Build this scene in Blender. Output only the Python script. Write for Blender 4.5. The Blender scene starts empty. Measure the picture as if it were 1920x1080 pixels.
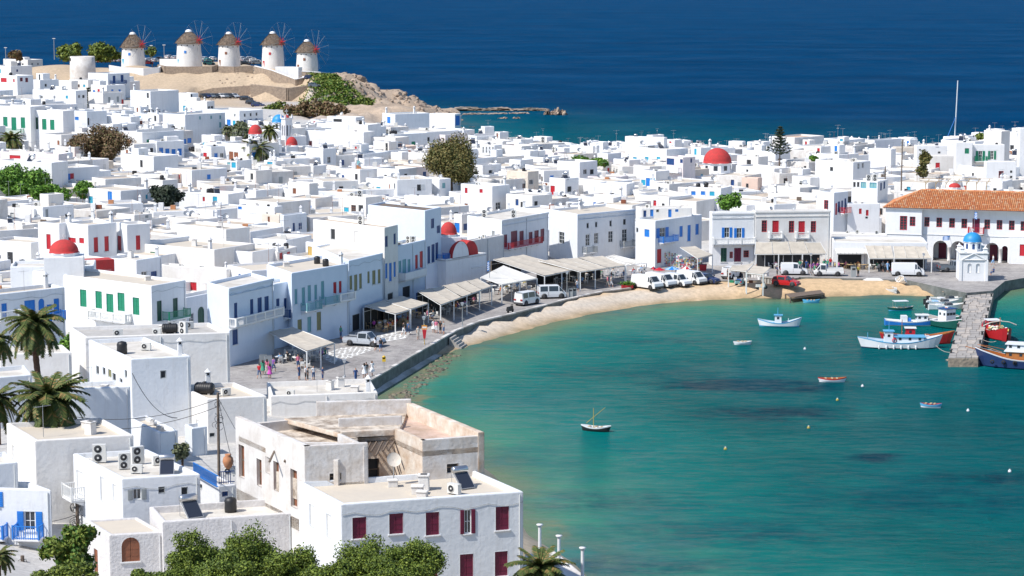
import bpy, math, random
import numpy as np
from mathutils import Vector, Matrix
from mathutils.geometry import tessellate_polygon
rd = math.radians
rnd = random.Random(7)
scene = bpy.context.scene
C = scene.collection
# ---------------------------------------------------------------- camera, sky, sun, exposure
F, CH = 4200.0, 45.0
PITCH = math.atan(575 / 4200)
cam_d = bpy.data.cameras.new('camera'); cam = bpy.data.objects.new('camera', cam_d); C.objects.link(cam)
cam.location = (0, 0, CH); cam.rotation_euler = (rd(90) - PITCH, 0, 0)
cam_d.sensor_width = 36; cam_d.lens = F * 36 / 1920; cam_d.clip_start = 1; cam_d.clip_end = 60000
scene.camera = cam
SUN_EL, SUN_TO = 50, (-math.cos(rd(32)), -math.sin(rd(32)))
w = bpy.data.worlds.new('World'); scene.world = w; w.use_nodes = True
nt = w.node_tree; bg = nt.nodes['Background']
sky = nt.nodes.new('ShaderNodeTexSky'); sky.sky_type = 'NISHITA'; sky.sun_disc = False
sky.sun_elevation = rd(SUN_EL); sky.sun_rotation = math.atan2(SUN_TO[0], SUN_TO[1]); sky.dust_density = 0.6; sky.ozone_density = 5.0
nt.links.new(sky.outputs[0], bg.inputs[0]); bg.inputs[1].default_value = 0.135
sl = bpy.data.lights.new('sun', 'SUN'); sl.energy = 4.6; sl.angle = rd(0.5); sl.color = (1.0, 0.955, 0.89)
so = bpy.data.objects.new('sun', sl); C.objects.link(so)
ce = math.cos(rd(SUN_EL))
so.rotation_euler = Vector((SUN_TO[0] * ce, SUN_TO[1] * ce, math.sin(rd(SUN_EL)))).to_track_quat('Z', 'Y').to_euler()
so.location = (-200, 0, 300)
vs = scene.view_settings; vs.view_transform = 'Standard'; vs.look = 'None'; vs.exposure = 0.16; vs.gamma = 1; vs.use_curve_mapping = False

# ---------------------------------------------------------------- places on the ground from the survey of the photograph
cp, sp = math.cos(PITCH), math.sin(PITCH)
def P(x, y, h=0.0):
    u = (x - 960) / F; v = (y - 540) / F
    t = (h - CH) / (-sp - v * cp)
    return Vector((u * t, (cp - v * sp) * t, h))
def proj(p):
    X, Y, Z = p[0], p[1], p[2] - CH
    d = Y * cp - Z * sp; up = Y * sp + Z * cp
    return 960 + F * X / d, 540 - F * up / d, d
def PY(x, y, Y):                                # point at world depth Y seen in direction of x,y
    u = (x - 960) / F; v = (y - 540) / F
    t = Y / (cp - v * sp)
    return Vector((u * t, Y, CH + (-sp - v * cp) * t))

# ---------------------------------------------------------------- materials
M = {}
def mat(name, col, rough=0.8, col2=None, scale=1.0, bump=0.0, bscale=8.0, metal=0.0, spec=0.5, streak=0.0, contrast=0.5, coords='Object'):
    if name in M: return M[name]
    m = bpy.data.materials.new(name); m.use_nodes = True; n = m.node_tree; b = n.nodes['Principled BSDF']
    b.inputs['Base Color'].default_value = (*col, 1); b.inputs['Roughness'].default_value = rough
    b.inputs['Metallic'].default_value = metal; b.inputs['Specular IOR Level'].default_value = spec
    tc = None
    if col2 or bump or streak:
        tc = n.nodes.new('ShaderNodeTexCoord')
    last = None
    if col2:
        nz = n.nodes.new('ShaderNodeTexNoise'); nz.inputs['Scale'].default_value = scale; nz.inputs['Detail'].default_value = 6; nz.inputs['Roughness'].default_value = 0.65
        n.links.new(tc.outputs[coords], nz.inputs['Vector'])
        r = n.nodes.new('ShaderNodeValToRGB'); r.color_ramp.elements[0].position = 0.5 - contrast / 2 * .6; r.color_ramp.elements[1].position = 0.5 + contrast / 2 * .6
        r.color_ramp.elements[0].color = (*col2, 1); r.color_ramp.elements[1].color = (*col, 1)
        n.links.new(nz.outputs[0], r.inputs[0]); last = r.outputs[0]
        n.links.new(last, b.inputs['Base Color'])
    if streak:
        mp = n.nodes.new('ShaderNodeMapping'); mp.inputs['Scale'].default_value = (1.6, 1.6, 0.16)
        n.links.new(tc.outputs[coords], mp.inputs[0])
        nz = n.nodes.new('ShaderNodeTexNoise'); nz.inputs['Scale'].default_value = 1.4; nz.inputs['Detail'].default_value = 5; nz.inputs['Roughness'].default_value = 0.7
        n.links.new(mp.outputs[0], nz.inputs['Vector'])
        r = n.nodes.new('ShaderNodeMapRange'); r.inputs[1].default_value = 0.52; r.inputs[2].default_value = 0.78; r.inputs[3].default_value = 0; r.inputs[4].default_value = streak
        n.links.new(nz.outputs[0], r.inputs[0])
        mx = n.nodes.new('ShaderNodeMix'); mx.data_type = 'RGBA'
        n.links.new(r.outputs[0], mx.inputs[0]); mx.inputs[7].default_value = (0.42, 0.38, 0.33, 1)
        if last: n.links.new(last, mx.inputs[6])
        else: mx.inputs[6].default_value = (*col, 1)
        n.links.new(mx.outputs[2], b.inputs['Base Color'])
    if bump:
        nb = n.nodes.new('ShaderNodeTexNoise'); nb.inputs['Scale'].default_value = bscale; nb.inputs['Detail'].default_value = 4
        n.links.new(tc.outputs[coords], nb.inputs['Vector'])
        bp = n.nodes.new('ShaderNodeBump'); bp.inputs['Strength'].default_value = bump; bp.inputs['Distance'].default_value = 0.1
        n.links.new(nb.outputs[0], bp.inputs['Height']); n.links.new(bp.outputs[0], b.inputs['Normal'])
    if name.startswith(('whitewash', 'stucco', 'plaster')):
        bv = n.nodes.new('ShaderNodeBevel'); bv.samples = 4; bv.inputs[0].default_value = .13
        if bump: n.links.new(bv.outputs[0], bp.inputs['Normal'])
    M[name] = m
    return m
W1 = mat('whitewash', (.82, .82, .82), .85, (.76, .765, .77), .5, .25, 3.0, streak=.26)
W2 = mat('whitewash_warm', (.80, .78, .75), .85, (.72, .69, .65), .6, .3, 3.0, streak=.22)
W3 = mat('whitewash_cool', (.79, .81, .83), .85, (.71, .735, .76), .4, .25, 3.0, streak=.3)
W4 = mat('whitewash_old', (.74, .72, .69), .9, (.58, .54, .50), .7, .2, 3.0, streak=.40)
W5 = mat('stucco_rough', (.70, .68, .67), .95, (.60, .58, .57), 2.0, .5, 5.0, streak=.3)
SAL = mat('plaster_salmon', (.72, .54, .44), .9, (.66, .50, .42), .7, .2, 3.0, streak=.2)
CRM = mat('plaster_cream', (.74, .66, .56), .9, (.66, .59, .50), .7, .2, 3.0, streak=.3)
PNK = mat('plaster_pale_pink', (.78, .70, .69), .9, (.72, .66, .65), .7, .2, 3.0)
BLW = mat('plaster_shade_blue', (.71, .775, .86), .9, (.66, .73, .82), .7, .2, 3.0)  # blue of sky-lit shade put into the colour of white seafront walls
RUIN = mat('plaster_peeling', (.73, .71, .69), .95, (.56, .50, .44), .9, .35, 4.0, streak=.6, contrast=.5)
RUIN2 = mat('plaster_peach_peeling', (.74, .67, .58), .95, (.50, .36, .25), 1.1, .4, 4.0, streak=.5, contrast=.6)
RR = [mat('roof_screed_cream', (.60, .53, .43), .95, (.55, .49, .41), .5, .3, 2.0),
      mat('roof_whitewashed', (.68, .645, .585), .95, (.50, .46, .40), .5, .3, 2.0),
      mat('roof_screed_tan', (.60, .50, .39), .95, (.46, .38, .30), .6, .3, 2.0),
      mat('roof_screed_grey', (.50, .48, .45), .95, (.38, .36, .33), .6, .3, 2.0)]
RBROWN = mat('roof_brown_felt', (.13, .10, .085), .95, (.20, .15, .11), .8, .3, 3.0)
RRUIN = mat('roof_broken_screed', (.70, .62, .52), .95, (.26, .20, .15), .8, 1.0, 3.0, contrast=.42)
PT = {'b': mat('paint_blue', (.02, .20, .62), .5), 'n': mat('paint_navy', (.015, .06, .20), .5), 'r': mat('paint_red', (.50, .018, .03), .5),
      'g': mat('paint_green', (.01, .22, .12), .5), 't': mat('paint_turquoise', (.03, .38, .55), .5), 'p': mat('paint_burgundy', (.17, .010, .045), .5, (.13, .01, .035), 3.0),
      'y': mat('paint_ochre', (.55, .38, .12), .6), 'o': mat('wood_brown', (.28, .10, .05), .7, (.20, .08, .04), 3.0), 'w': mat('paint_white', (.78, .78, .76), .6),
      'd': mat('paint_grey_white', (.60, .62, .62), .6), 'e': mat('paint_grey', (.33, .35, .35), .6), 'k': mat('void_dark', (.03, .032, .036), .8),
      'c': mat('paint_pale_teal', (.20, .42, .45), .6), 'v': mat('paint_olive', (.25, .24, .12), .6), 'l': mat('paint_light_blue', (.30, .52, .80), .6), 'G': mat('paint_dark_green', (.01, .07, .045), .5)}
GLASS = mat('window_glass', (.035, .045, .055), .12, spec=.8)
TEALG = mat('window_glass_teal', (.25, .45, .45), .15, spec=.8)
RED = mat('dome_red', (.56, .04, .04), .85, (.40, .045, .04), 1.8, .3, 5)
BLUED = mat('dome_blue', (.02, .28, .62), .5, (.03, .25, .55), 1.5)
CANVAS = mat('canvas_cream', (.58, .52, .43), .9, (.46, .41, .34), 1.2, .2, 6.0)
CANVASW = mat('canvas_white', (.76, .74, .68), .9, (.68, .65, .6), 1.2)
METAL = mat('metal_grey', (.45, .46, .47), .45, metal=.6)
DMETAL = mat('metal_dark', (.10, .10, .10), .5, metal=.4)
ACW = mat('appliance_white', (.68, .67, .63), .5); BLACK = mat('plastic_black', (.02, .02, .022), .5)
SOLAR = mat('solar_glass', (.03, .035, .05), .1, spec=.9); STEEL = mat('tank_steel', (.6, .6, .6), .3, metal=.9)
RUST = mat('rust', (.30, .10, .05), .8, (.2, .07, .04), 4.0)
TERRA = mat('terracotta', (.55, .24, .11), .8, (.45, .2, .1), 3.0)
WOOD = mat('wood_weathered', (.20, .15, .11), .85, (.13, .10, .08), 3.0); TIMBER = mat('timber_pale', (.55, .40, .22), .8, (.45, .32, .18), 3.0)
THATCH = mat('thatch', (.24, .18, .13), .95, (.14, .105, .08), 3.0, 1.0, 9.0)
STONE = mat('rubble_stone', (.40, .31, .23), .95, (.24, .19, .15), 1.6, 1.0, 3.0)
ROCK = mat('shore_rock', (.46, .36, .27), .95, (.20, .15, .12), .5, 1.0, 1.2, contrast=.6)
WROCK = mat('wet_rock', (.20, .17, .11), .6, (.08, .07, .05), .8, 1.0, 2.0)
CONC = mat('concrete', (.42, .40, .37), .9, (.32, .30, .28), 1.0, .3, 4.0)
WETC = mat('concrete_tide_stained', (.20, .21, .20), .85, (.10, .11, .10), .8, .5, 3.0)
SKIN = mat('skin', (.50, .29, .20), .6); HAIR = mat('hair_dark', (.04, .025, .018), .7)

# ---------------------------------------------------------------- mesh helper
class MB:
    def __init__(s): s.v = []; s.f = []; s.m = []; s.s = []
    def face(s, pts, m, smooth=False):
        i = len(s.v); s.v.extend([tuple(p) for p in pts]); s.f.append(tuple(range(i, i + len(pts)))); s.m.append(m); s.s.append(smooth)
    def raw(s, v, f, m, smooth=False):
        i = len(s.v); s.v.extend([tuple(p) for p in v])
        for q in f: s.f.append(tuple(a + i for a in q)); s.m.append(m); s.s.append(smooth)
    def box(s, x0, x1, y0, y1, z0, z1, m, T=None):
        v = [(x0, y0, z0), (x1, y0, z0), (x1, y1, z0), (x0, y1, z0), (x0, y0, z1), (x1, y0, z1), (x1, y1, z1), (x0, y1, z1)]
        if T is not None: v = [T @ Vector(p) for p in v]
        s.raw(v, [(3, 2, 1, 0), (4, 5, 6, 7), (0, 1, 5, 4), (1, 2, 6, 5), (2, 3, 7, 6), (3, 0, 4, 7)], m)
    def taper(s, cx, cy, z0, z1, a0, b0, a1, b1, m):
        v = [(cx - a0, cy - b0, z0), (cx + a0, cy - b0, z0), (cx + a0, cy + b0, z0), (cx - a0, cy + b0, z0), (cx - a1, cy - b1, z1), (cx + a1, cy - b1, z1), (cx + a1, cy + b1, z1), (cx - a1, cy + b1, z1)]
        s.raw(v, [(3, 2, 1, 0), (4, 5, 6, 7), (0, 1, 5, 4), (1, 2, 6, 5), (2, 3, 7, 6), (3, 0, 4, 7)], m)
    def tube(s, p0, p1, r0, r1, n, m, caps=True, smooth=True):
        p0 = Vector(p0); p1 = Vector(p1); d = (p1 - p0)
        if d.length < 1e-6: return
        q = d.to_track_quat('Z', 'Y'); v = []
        for p, r in ((p0, r0), (p1, r1)):
            for k in range(n):
                a = 2 * math.pi * k / n; v.append(p + q @ Vector((r * math.cos(a), r * math.sin(a), 0)))
        s.raw(v, [(k, (k + 1) % n, n + (k + 1) % n, n + k) for k in range(n)], m, smooth)
        if caps:
            s.raw(v[:n], [tuple(reversed(range(n)))], m); s.raw(v[n:], [tuple(range(n))], m)
    def path(s, pts, r, n, m):
        for a, b in zip(pts[:-1], pts[1:]): s.tube(a, b, r, r, n, m, caps=False)
    def lathe(s, prof, n, m, c=(0, 0, 0), smooth=True, a0=0, a1=2 * math.pi, T=None):
        v = []; full = abs(a1 - a0 - 2 * math.pi) < 1e-6; k1 = n if full else n + 1
        for r, z in prof:
            for k in range(k1):
                a = a0 + (a1 - a0) * k / n; p = Vector((c[0] + r * math.cos(a), c[1] + r * math.sin(a), c[2] + z)); v.append(T @ p if T else p)
        f = []
        for i in range(len(prof) - 1):
            for k in range(n):
                a = i * k1 + k; b = i * k1 + (k + 1) % k1; f.append((a, b, b + k1, a + k1))
        s.raw(v, f, m, smooth)
    def prism(s, poly, z0, z1, m, mtop=None, bottom=False):
        n = len(poly); tris = tessellate_polygon([[Vector((p[0], p[1], 0)) for p in poly]])
        area = sum(poly[i][0] * poly[(i + 1) % n][1] - poly[(i + 1) % n][0] * poly[i][1] for i in range(n))
        if area < 0: poly = list(reversed(poly)); tris = tessellate_polygon([[Vector((p[0], p[1], 0)) for p in poly]])
        tf = []
        for t in tris:
            a, b, c = [Vector((poly[k][0], poly[k][1])) for k in t]
            cr = (b - a).cross(c - a)
            tf.append(tuple(t) if cr > 0 else tuple(reversed(t)))
        s.raw([(p[0], p[1], z1) for p in poly], tf, mtop or m)
        if bottom: s.raw([(p[0], p[1], z0) for p in poly], [tuple(reversed(t)) for t in tf], m)
        for i in range(n):
            a = poly[i]; b = poly[(i + 1) % n]
            s.face([(a[0], a[1], z0), (b[0], b[1], z0), (b[0], b[1], z1), (a[0], a[1], z1)], m)
    def mesh(s, name):
        me = bpy.data.meshes.new(name); me.from_pydata(s.v, [], s.f); ms = []
        idx = []
        for m in s.m:
            if m not in ms: ms.append(m)
            idx.append(ms.index(m))
        for m in ms: me.materials.append(m)
        me.polygons.foreach_set('material_index', idx); me.polygons.foreach_set('use_smooth', s.s)
        me.update(); return me
def obj(name, me, parent=None, loc=(0, 0, 0), rot=(0, 0, 0), scale=(1, 1, 1), label=None, cat=None, group=None, kind=None):
    if isinstance(me, MB): me = me.mesh(name)
    o = bpy.data.objects.new(name, me); C.objects.link(o)
    if parent: o.parent = parent
    o.location = loc; o.rotation_euler = rot; o.scale = scale
    tag(o, label, cat, group, kind); return o
def tag(o, label=None, cat=None, group=None, kind=None):
    if label: o['label'] = label
    if cat: o['category'] = cat
    if group: o['group'] = group
    if kind: o['kind'] = kind
    return o
def empty(name, loc, rz=0, label=None, cat=None, group=None):
    return obj(name, None, None, loc, (0, 0, rz), (1, 1, 1), label, cat, group)
def copy_tree(o, parent=None):
    c = o.copy(); C.objects.link(c); c.parent = parent
    for ch in list(o.children): copy_tree(ch, c)
    return c

# ---------------------------------------------------------------- terrain
CO = []   # coast polygon (x, y, slope)
def cpx(x, y, s): p = P(x, y, 0); CO.append((p.x, p.y, s))
CO.append((60, 60, .5)); cpx(1130, 1110, .5); cpx(1075, 1055, .5); cpx(985, 1000, .8); cpx(960, 930, .8); cpx(880, 850, .8); cpx(712, 764, .8); cpx(706, 740, .5); cpx(780, 696, .4); cpx(826, 668, .16)
for x, y in ((880, 650), (960, 627), (1040, 605), (1120, 588), (1200, 574), (1280, 566), (1400, 560), (1480, 561), (1560, 557), (1650, 554), (1760, 556), (1810, 558), (1862, 549), (1890, 543), (1930, 538), (2060, 530)): cpx(x, y, .13)
for a in ((150, 345, .3), (260, 400, .5), (260, 546, 1), (200, 552, 1), (100, 556, 1), (40, 556, 1), (0, 560, 1), (-14, 600, .6), (-15, 675, .5), (-20, 745, .3), (-16, 778, .3), (-26, 784, .5), (-42, 768, .8), (-56, 762, .9), (-72, 775, .9), (-90, 800, .9), (-140, 815, .9), (-260, 830, .9), (-460, 840, .9), (-460, -60, 1), (60, -60, 1)): CO.append(a)
TC = []
for x, y, h in ((500, 700, 1.4), (680, 650, 1.4), (900, 560, 1.4), (1100, 540, 1.4), (1300, 500, 1.4), (1450, 510, 1.4), (1600, 510, 1.4), (1750, 510, 1.4), (1830, 525, 1.4),
                (560, 200, 8), (520, 195, 8)):
    p = P(x, y, h); TC.append((p.x, p.y, h))
def tz(x, z, h): TC.append(((x - 960) / F * z, z, h))
for x in (210, 250, 300, 350, 400, 450): tz(x, 717, 16.6); tz(x, 710, 14.4); tz(x, 704, 12.2)
for x in (210, 250, 300, 350): tz(x, 695, 11.6); tz(x, 685, 11)
for x in (380, 410, 440, 470): tz(x, 699, 9.7); tz(x, 692, 9.4)
for a in ((500, 712, 16.6), (490, 700, 13.2), (520, 693, 13.2), (550, 691, 13.2), (575, 690, 13), (500, 684, 9), (540, 682, 9), (575, 681, 9), (600, 672, 8.7), (500, 668, 8.6), (545, 668, 8.5), (580, 700, 16.2), (612, 702, 16), (625, 706, 15.8), (650, 710, 14.6), (700, 716, 12.2), (730, 724, 9.5), (760, 735, 6.5), (820, 758, 1.6), (630, 690, 12.5), (660, 685, 10.5), (700, 690, 8.9), (740, 715, 6.5), (700, 672, 6.6), (655, 668, 8.4), (760, 700, 4.5), (790, 690, 3.5)): tz(*a)
TC += [(0, 380, 2), (50, 380, 2), (100, 380, 2), (0, 450, 3), (60, 450, 3), (120, 450, 4), (0, 520, 3), (80, 520, 3), (130, 500, 5), (150, 420, 6), (-40, 300, 3), (-40, 350, 4), (-40, 420, 5), (-60, 300, 4.5),
       (-80, 350, 6), (-60, 450, 6), (-100, 450, 8), (-60, 550, 7), (-100, 550, 10), (-140, 550, 12), (-60, 620, 8), (-100, 620, 10.5), (-140, 620, 14), (-80, 650, 8.8), (-66, 708, 16.8), (-77, 726, 18), (-92, 724, 18),
       (-104, 727, 18), (-122, 727, 18), (-145, 727, 18), (-60, 735, 15), (-100, 765, 17.5), (-200, 720, 18), (-200, 600, 16), (-160, 690, 16), (-5, 150, 2.5), (5, 165, 1.5), (-20, 150, 5), (-30, 200, 5), (-20, 220, 3), (-45, 180, 7),
       (-50, 240, 5), (-40, 130, 8), (-15, 120, 8), (0, 100, 14), (0, 60, 26), (0, 0, 41.5), (-60, 60, 28), (-60, 0, 42), (60, 0, 38), (40, 90, 6), (-80, 200, 10), (-80, 120, 18), (10, 120, 6), (-20, 500, 4), (-20, 600, 4), (-20, 700, 2)]
TCa = np.array(TC); COa = np.array(CO)
def Tv(X, Y):
    d2 = (X[..., None] - TCa[:, 0]) ** 2 + ((Y[..., None] - TCa[:, 1]) * .8) ** 2 + 7
    wv = 1 / d2 ** 1.8
    return (wv * TCa[:, 2]).sum(-1) / wv.sum(-1)
def T(x, y): return float(Tv(np.array([float(x)]), np.array([float(y)]))[0])
def coast(X, Y):
    """signed distance (inside land > 0) and slope of nearest coast piece"""
    best = np.full(X.shape, 1e9); sl_ = np.zeros(X.shape); ins = np.zeros(X.shape, bool); n = len(COa)
    for i in range(n):
        ax, ay, s_ = COa[i]; bx, by, _ = COa[(i + 1) % n]
        dx, dy = bx - ax, by - ay; t = np.clip(((X - ax) * dx + (Y - ay) * dy) / (dx * dx + dy * dy), 0, 1)
        d = np.hypot(X - ax - t * dx, Y - ay - t * dy); mk = d < best; best[mk] = d[mk]; sl_[mk] = s_
        c = ((ay > Y) != (by > Y)) & (X < (bx - ax) * (Y - ay) / (by - ay + 1e-12) + ax); ins ^= c
    return np.where(ins, best, -best), sl_
def inpoly(X, Y, poly):
    ins = np.zeros(X.shape, bool); n = len(poly)
    for i in range(n):
        ax, ay = poly[i][:2]; bx, by = poly[(i + 1) % n][:2]
        ins ^= ((ay > Y) != (by > Y)) & (X < (bx - ax) * (Y - ay) / (by - ay + 1e-12) + ax)
    return ins
QH = 1.5
QE = [P(x, y, QH) for x, y in ((682, 723), (770, 671), (858, 620), (900, 604), (980, 585), (1060, 563), (1130, 548), (1183, 541))]
QP = [P(x, y, QH) for x, y in ((660, 736),)] + QE + [P(x, y, QH) for x, y in ((1200, 528), (1340, 523), (1352, 526), (1400, 526), (1480, 523), (1496, 521), (1500, 519), (1560, 521), (1700, 525), (1770, 540), (1812, 549), (1862, 545), (1884, 527), (1950, 516), (2100, 512),
     (2100, 470), (1850, 478), (1560, 470), (1300, 470), (1130, 480), (900, 478), (780, 520), (600, 560), (380, 640), (380, 740))]
QP = [(p.x, p.y) for p in QP]
def val_noise(X, Y, sc, seed):
    g = np.random.RandomState(seed).rand(64, 64); x = X / sc; y = Y / sc
    x0 = np.floor(x).astype(int); y0 = np.floor(y).astype(int); fx = x - x0; fy = y - y0; fx = fx * fx * (3 - 2 * fx); fy = fy * fy * (3 - 2 * fy)
    a = g[x0 % 64, y0 % 64]; b = g[(x0 + 1) % 64, y0 % 64]; c = g[x0 % 64, (y0 + 1) % 64]; d = g[(x0 + 1) % 64, (y0 + 1) % 64]
    return (a * (1 - fx) + b * fx) * (1 - fy) + (c * (1 - fx) + d * fx) * fy
def grid_mesh(name, xs, ys, Z, cols=None, attrs={}):
    nx, ny = len(xs), len(ys); X, Y = np.meshgrid(xs, ys)
    co = np.stack([X, Y, Z], -1).reshape(-1, 3).astype(np.float32)
    i = np.arange(nx * ny).reshape(ny, nx); f = np.stack([i[:-1, :-1], i[:-1, 1:], i[1:, 1:], i[1:, :-1]], -1).reshape(-1, 4)
    me = bpy.data.meshes.new(name); me.vertices.add(len(co)); me.vertices.foreach_set('co', co.ravel())
    me.loops.add(f.size); me.loops.foreach_set('vertex_index', f.ravel().astype(np.int32)); me.polygons.add(len(f))
    me.polygons.foreach_set('loop_start', np.arange(0, f.size, 4, dtype=np.int32)); me.polygons.foreach_set('loop_total', np.full(len(f), 4, np.int32))
    me.update(calc_edges=True); me.polygons.foreach_set('use_smooth', np.ones(len(f), bool))
    if cols is not None:
        a = me.color_attributes.new('tint', 'FLOAT_COLOR', 'POINT'); a.data.foreach_set('color', np.concatenate([cols, np.ones(cols.shape[:-1] + (1,))], -1).astype(np.float32).ravel())
    for k, v in attrs.items():
        a = me.attributes.new(k, 'FLOAT', 'POINT'); a.data.foreach_set('value', v.astype(np.float32).ravel())
    return me
gx = np.arange(-300, 262, 1.7); gy = np.arange(-20, 860, 1.7); GX, GY = np.meshgrid(gx, gy)
D, S = coast(GX, GY); TT = Tv(GX, GY)
hill = np.clip((GY - 560) / 60, 0, 1) * np.clip((40 - GX) / 60, 0, 1) * (GX < 0)
rough_n = (val_noise(GX, GY, 9, 1) - .5) * 3.4 + (val_noise(GX, GY, 4, 2) - .5) * 2.4 + (val_noise(GX, GY, 2.2, 5) - .5) * 1.4
headm = hill * np.clip((GX + 62) / 10, 0, 1) * (GY > 600)
Zs = np.where(D > 0, np.minimum(TT, np.minimum(D * S, 60) if False else D * S), np.maximum(-3.0, D * .5))
bay = (S < .2) & (GY < 380) & (D < 26)
Zs = np.where(bay & (D > 0), np.minimum(np.minimum(np.maximum(TT, 1.42), 1.42), D * .14 + np.maximum(D - 1.2, 0) * .3), Zs)
Zs = Zs + headm * rough_n * np.clip(D / 5 + .6, 0, 1)
sandm = np.clip(hill * (GX < -50) * 1.0, 0, 1)
Zs = Zs + sandm * (val_noise(GX, GY, 7, 9) - .5) * .6 * (D > 10)
Zs = np.minimum(Zs, 42.3 - .30 * GY + np.maximum(0, GY - 110) * 3)
PXX = 960 + F * GX / np.maximum(GY, 1)
def cut(x0, x1, y0, y1, h): 
    global Zs
    Zs = np.where((PXX > x0) & (PXX < x1) & (GY > y0) & (GY < y1), np.minimum(Zs, h), Zs)
cut(205, 480, 700, 715.5, 16.0); cut(368, 474, 655, 702.5, 9.3); cut(468, 580, 655, 691.5, 8.5); cut(468, 580, 691, 700, 12.2); cut(300, 474, 702, 709, 13.6); cut(480, 575, 700, 706, 13.4)
Q = inpoly(GX, GY, QP); Zs = np.where(Q, np.minimum(Zs, .6), Zs)
sand = np.array([.60, .42, .24]); street = np.array([.52, .50, .47]); rockc = np.array([.44, .34, .25]); grass = np.array([.07, .12, .03]); dry = np.array([.50, .385, .265]); peb = np.array([.60, .55, .48]); wet = np.array([.33, .24, .13]); seab = np.array([.16, .17, .10]); road = np.array([.48, .44, .40])
col = np.broadcast_to(street, GX.shape + (3,)).copy()
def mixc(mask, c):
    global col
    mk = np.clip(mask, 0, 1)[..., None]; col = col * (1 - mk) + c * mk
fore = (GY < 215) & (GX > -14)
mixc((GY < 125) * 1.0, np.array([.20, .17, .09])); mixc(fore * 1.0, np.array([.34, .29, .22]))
mixc(hill * np.clip((GY - 640) / 20, 0, 1), dry); mixc(headm, rockc * (.75 + .5 * val_noise(GX, GY, 4, 3)[..., None]))
p1 = P(555, 198, 8); mixc(np.exp(-(((GX - p1.x) / 14) ** 2 + ((GY - p1.y) / 14) ** 2) * 1.2) * 1.6 * (GY < 690), road)
mixc(bay * 1.0, sand)
pebm = .8 * np.clip(1 - np.abs(D - 3) / 3.2 + (val_noise(GX, GY, 3, 4) - .5) * .6, 0, 1) * bay * np.clip((42 - GX) / 25, 0, 1); mixc(pebm, peb)
mixc(bay * np.clip(1 - np.abs(D - .6) / 1.0, 0, 1), wet); mixc((D < -.2) * 1.0, seab)
def zat(x, y):
    i = (x - gx[0]) / 1.7; j = (y - gy[0]) / 1.7; a, b = int(i), int(j); i -= a; j -= b
    return float(Zs[b, a] * (1 - i) * (1 - j) + Zs[b, a + 1] * i * (1 - j) + Zs[b + 1, a] * (1 - i) * j + Zs[b + 1, a + 1] * i * j)
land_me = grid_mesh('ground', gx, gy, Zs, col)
def ground_mat():
    m = bpy.data.materials.new('ground'); m.use_nodes = True; n = m.node_tree; b = n.nodes['Principled BSDF']; b.inputs['Roughness'].default_value = .95
    at = n.nodes.new('ShaderNodeAttribute'); at.attribute_name = 'tint'; tc = n.nodes.new('ShaderNodeTexCoord')
    nz = n.nodes.new('ShaderNodeTexNoise'); nz.inputs['Scale'].default_value = 1.3; nz.inputs['Detail'].default_value = 8; nz.inputs['Roughness'].default_value = .75; n.links.new(tc.outputs['Object'], nz.inputs['Vector'])
    mr = n.nodes.new('ShaderNodeMapRange'); mr.inputs[1].default_value = .3; mr.inputs[2].default_value = .7; mr.inputs[3].default_value = .72; mr.inputs[4].default_value = 1.22; n.links.new(nz.outputs[0], mr.inputs[0])
    mx = n.nodes.new('ShaderNodeVectorMath'); mx.operation = 'SCALE'; n.links.new(at.outputs['Color'], mx.inputs[0]); n.links.new(mr.outputs[0], mx.inputs['Scale']); n.links.new(mx.outputs[0], b.inputs['Base Color'])
    bp = n.nodes.new('ShaderNodeBump'); bp.inputs['Strength'].default_value = .5; bp.inputs['Distance'].default_value = .15; n.links.new(nz.outputs[0], bp.inputs['Height']); n.links.new(bp.outputs[0], b.inputs['Normal'])
    return m
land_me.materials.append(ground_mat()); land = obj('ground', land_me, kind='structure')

# ---------------------------------------------------------------- sea
def axis(a, b, st, far):
    o = [a, b]; xs = list(np.arange(a, b, st)); g = st; x = b
    while x < far: x += g; g *= 1.35; xs.append(x)
    g = st; x = a; pre = []
    while x > -far: x -= g; g *= 1.35; pre.append(x)
    return np.array(list(reversed(pre)) + xs)
sx = axis(-120, 260, 1.8, 30000); sy = axis(100, 380, 1.8, 30000); sy = np.concatenate([sy[sy < 379], np.arange(380, 1400, 6), sy[sy > 1400]])
SX, SY = np.meshgrid(sx, sy); SD, _s = coast(SX, SY)
dist = np.clip(-SD, 0, 400)
deep = np.clip((SY - (640 - 1.0 * SX)) / 270, 0, 1); deep = np.where(SY < 420, 0, deep)
pier_near = np.zeros(SX.shape)
weed = np.zeros(SX.shape)
for x, y, rx, ry, k in ((1400, 722, 9, 3.2, 1.0), (1330, 722, 5, 2.5, .8), (1480, 728, 5, 2.5, .8), (1450, 775, 8, 4, .55), (1640, 858, 2.2, 1.6, .9), (1760, 940, 12, 6, .35), (1400, 1000, 14, 5, .3), (1850, 900, 8, 4, .4), (1250, 640, 10, 3, .25), (1150, 700, 12, 5, .2), (1260, 980, 2, 1, .5), (1120, 940, 10, 5, .3), (1150, 1060, 14, 4, .35)):
    p = P(x, y); weed = np.maximum(weed, k * np.exp(-(((SX - p.x) / rx) ** 2 + ((SY - p.y) / ry) ** 2)))
reef = np.zeros(SX.shape)
for x, y, rx, ry, k in ((1018, 985, 2.2, 3.6, .5), (1045, 1000, 1.6, 3, .45), (800, 700, 3, 9, .55), (760, 745, 3.5, 8, .6), (880, 235, 6, 24, .7), (940, 228, 10, 12, .5), (1060, 213, 16, 10, .6), (1080, 248, 10, 6, .35)):
    p = P(x, y); reef = np.maximum(reef, k * np.exp(-(((SX - p.x) / rx) ** 2 + ((SY - p.y) / ry) ** 2)))
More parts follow.
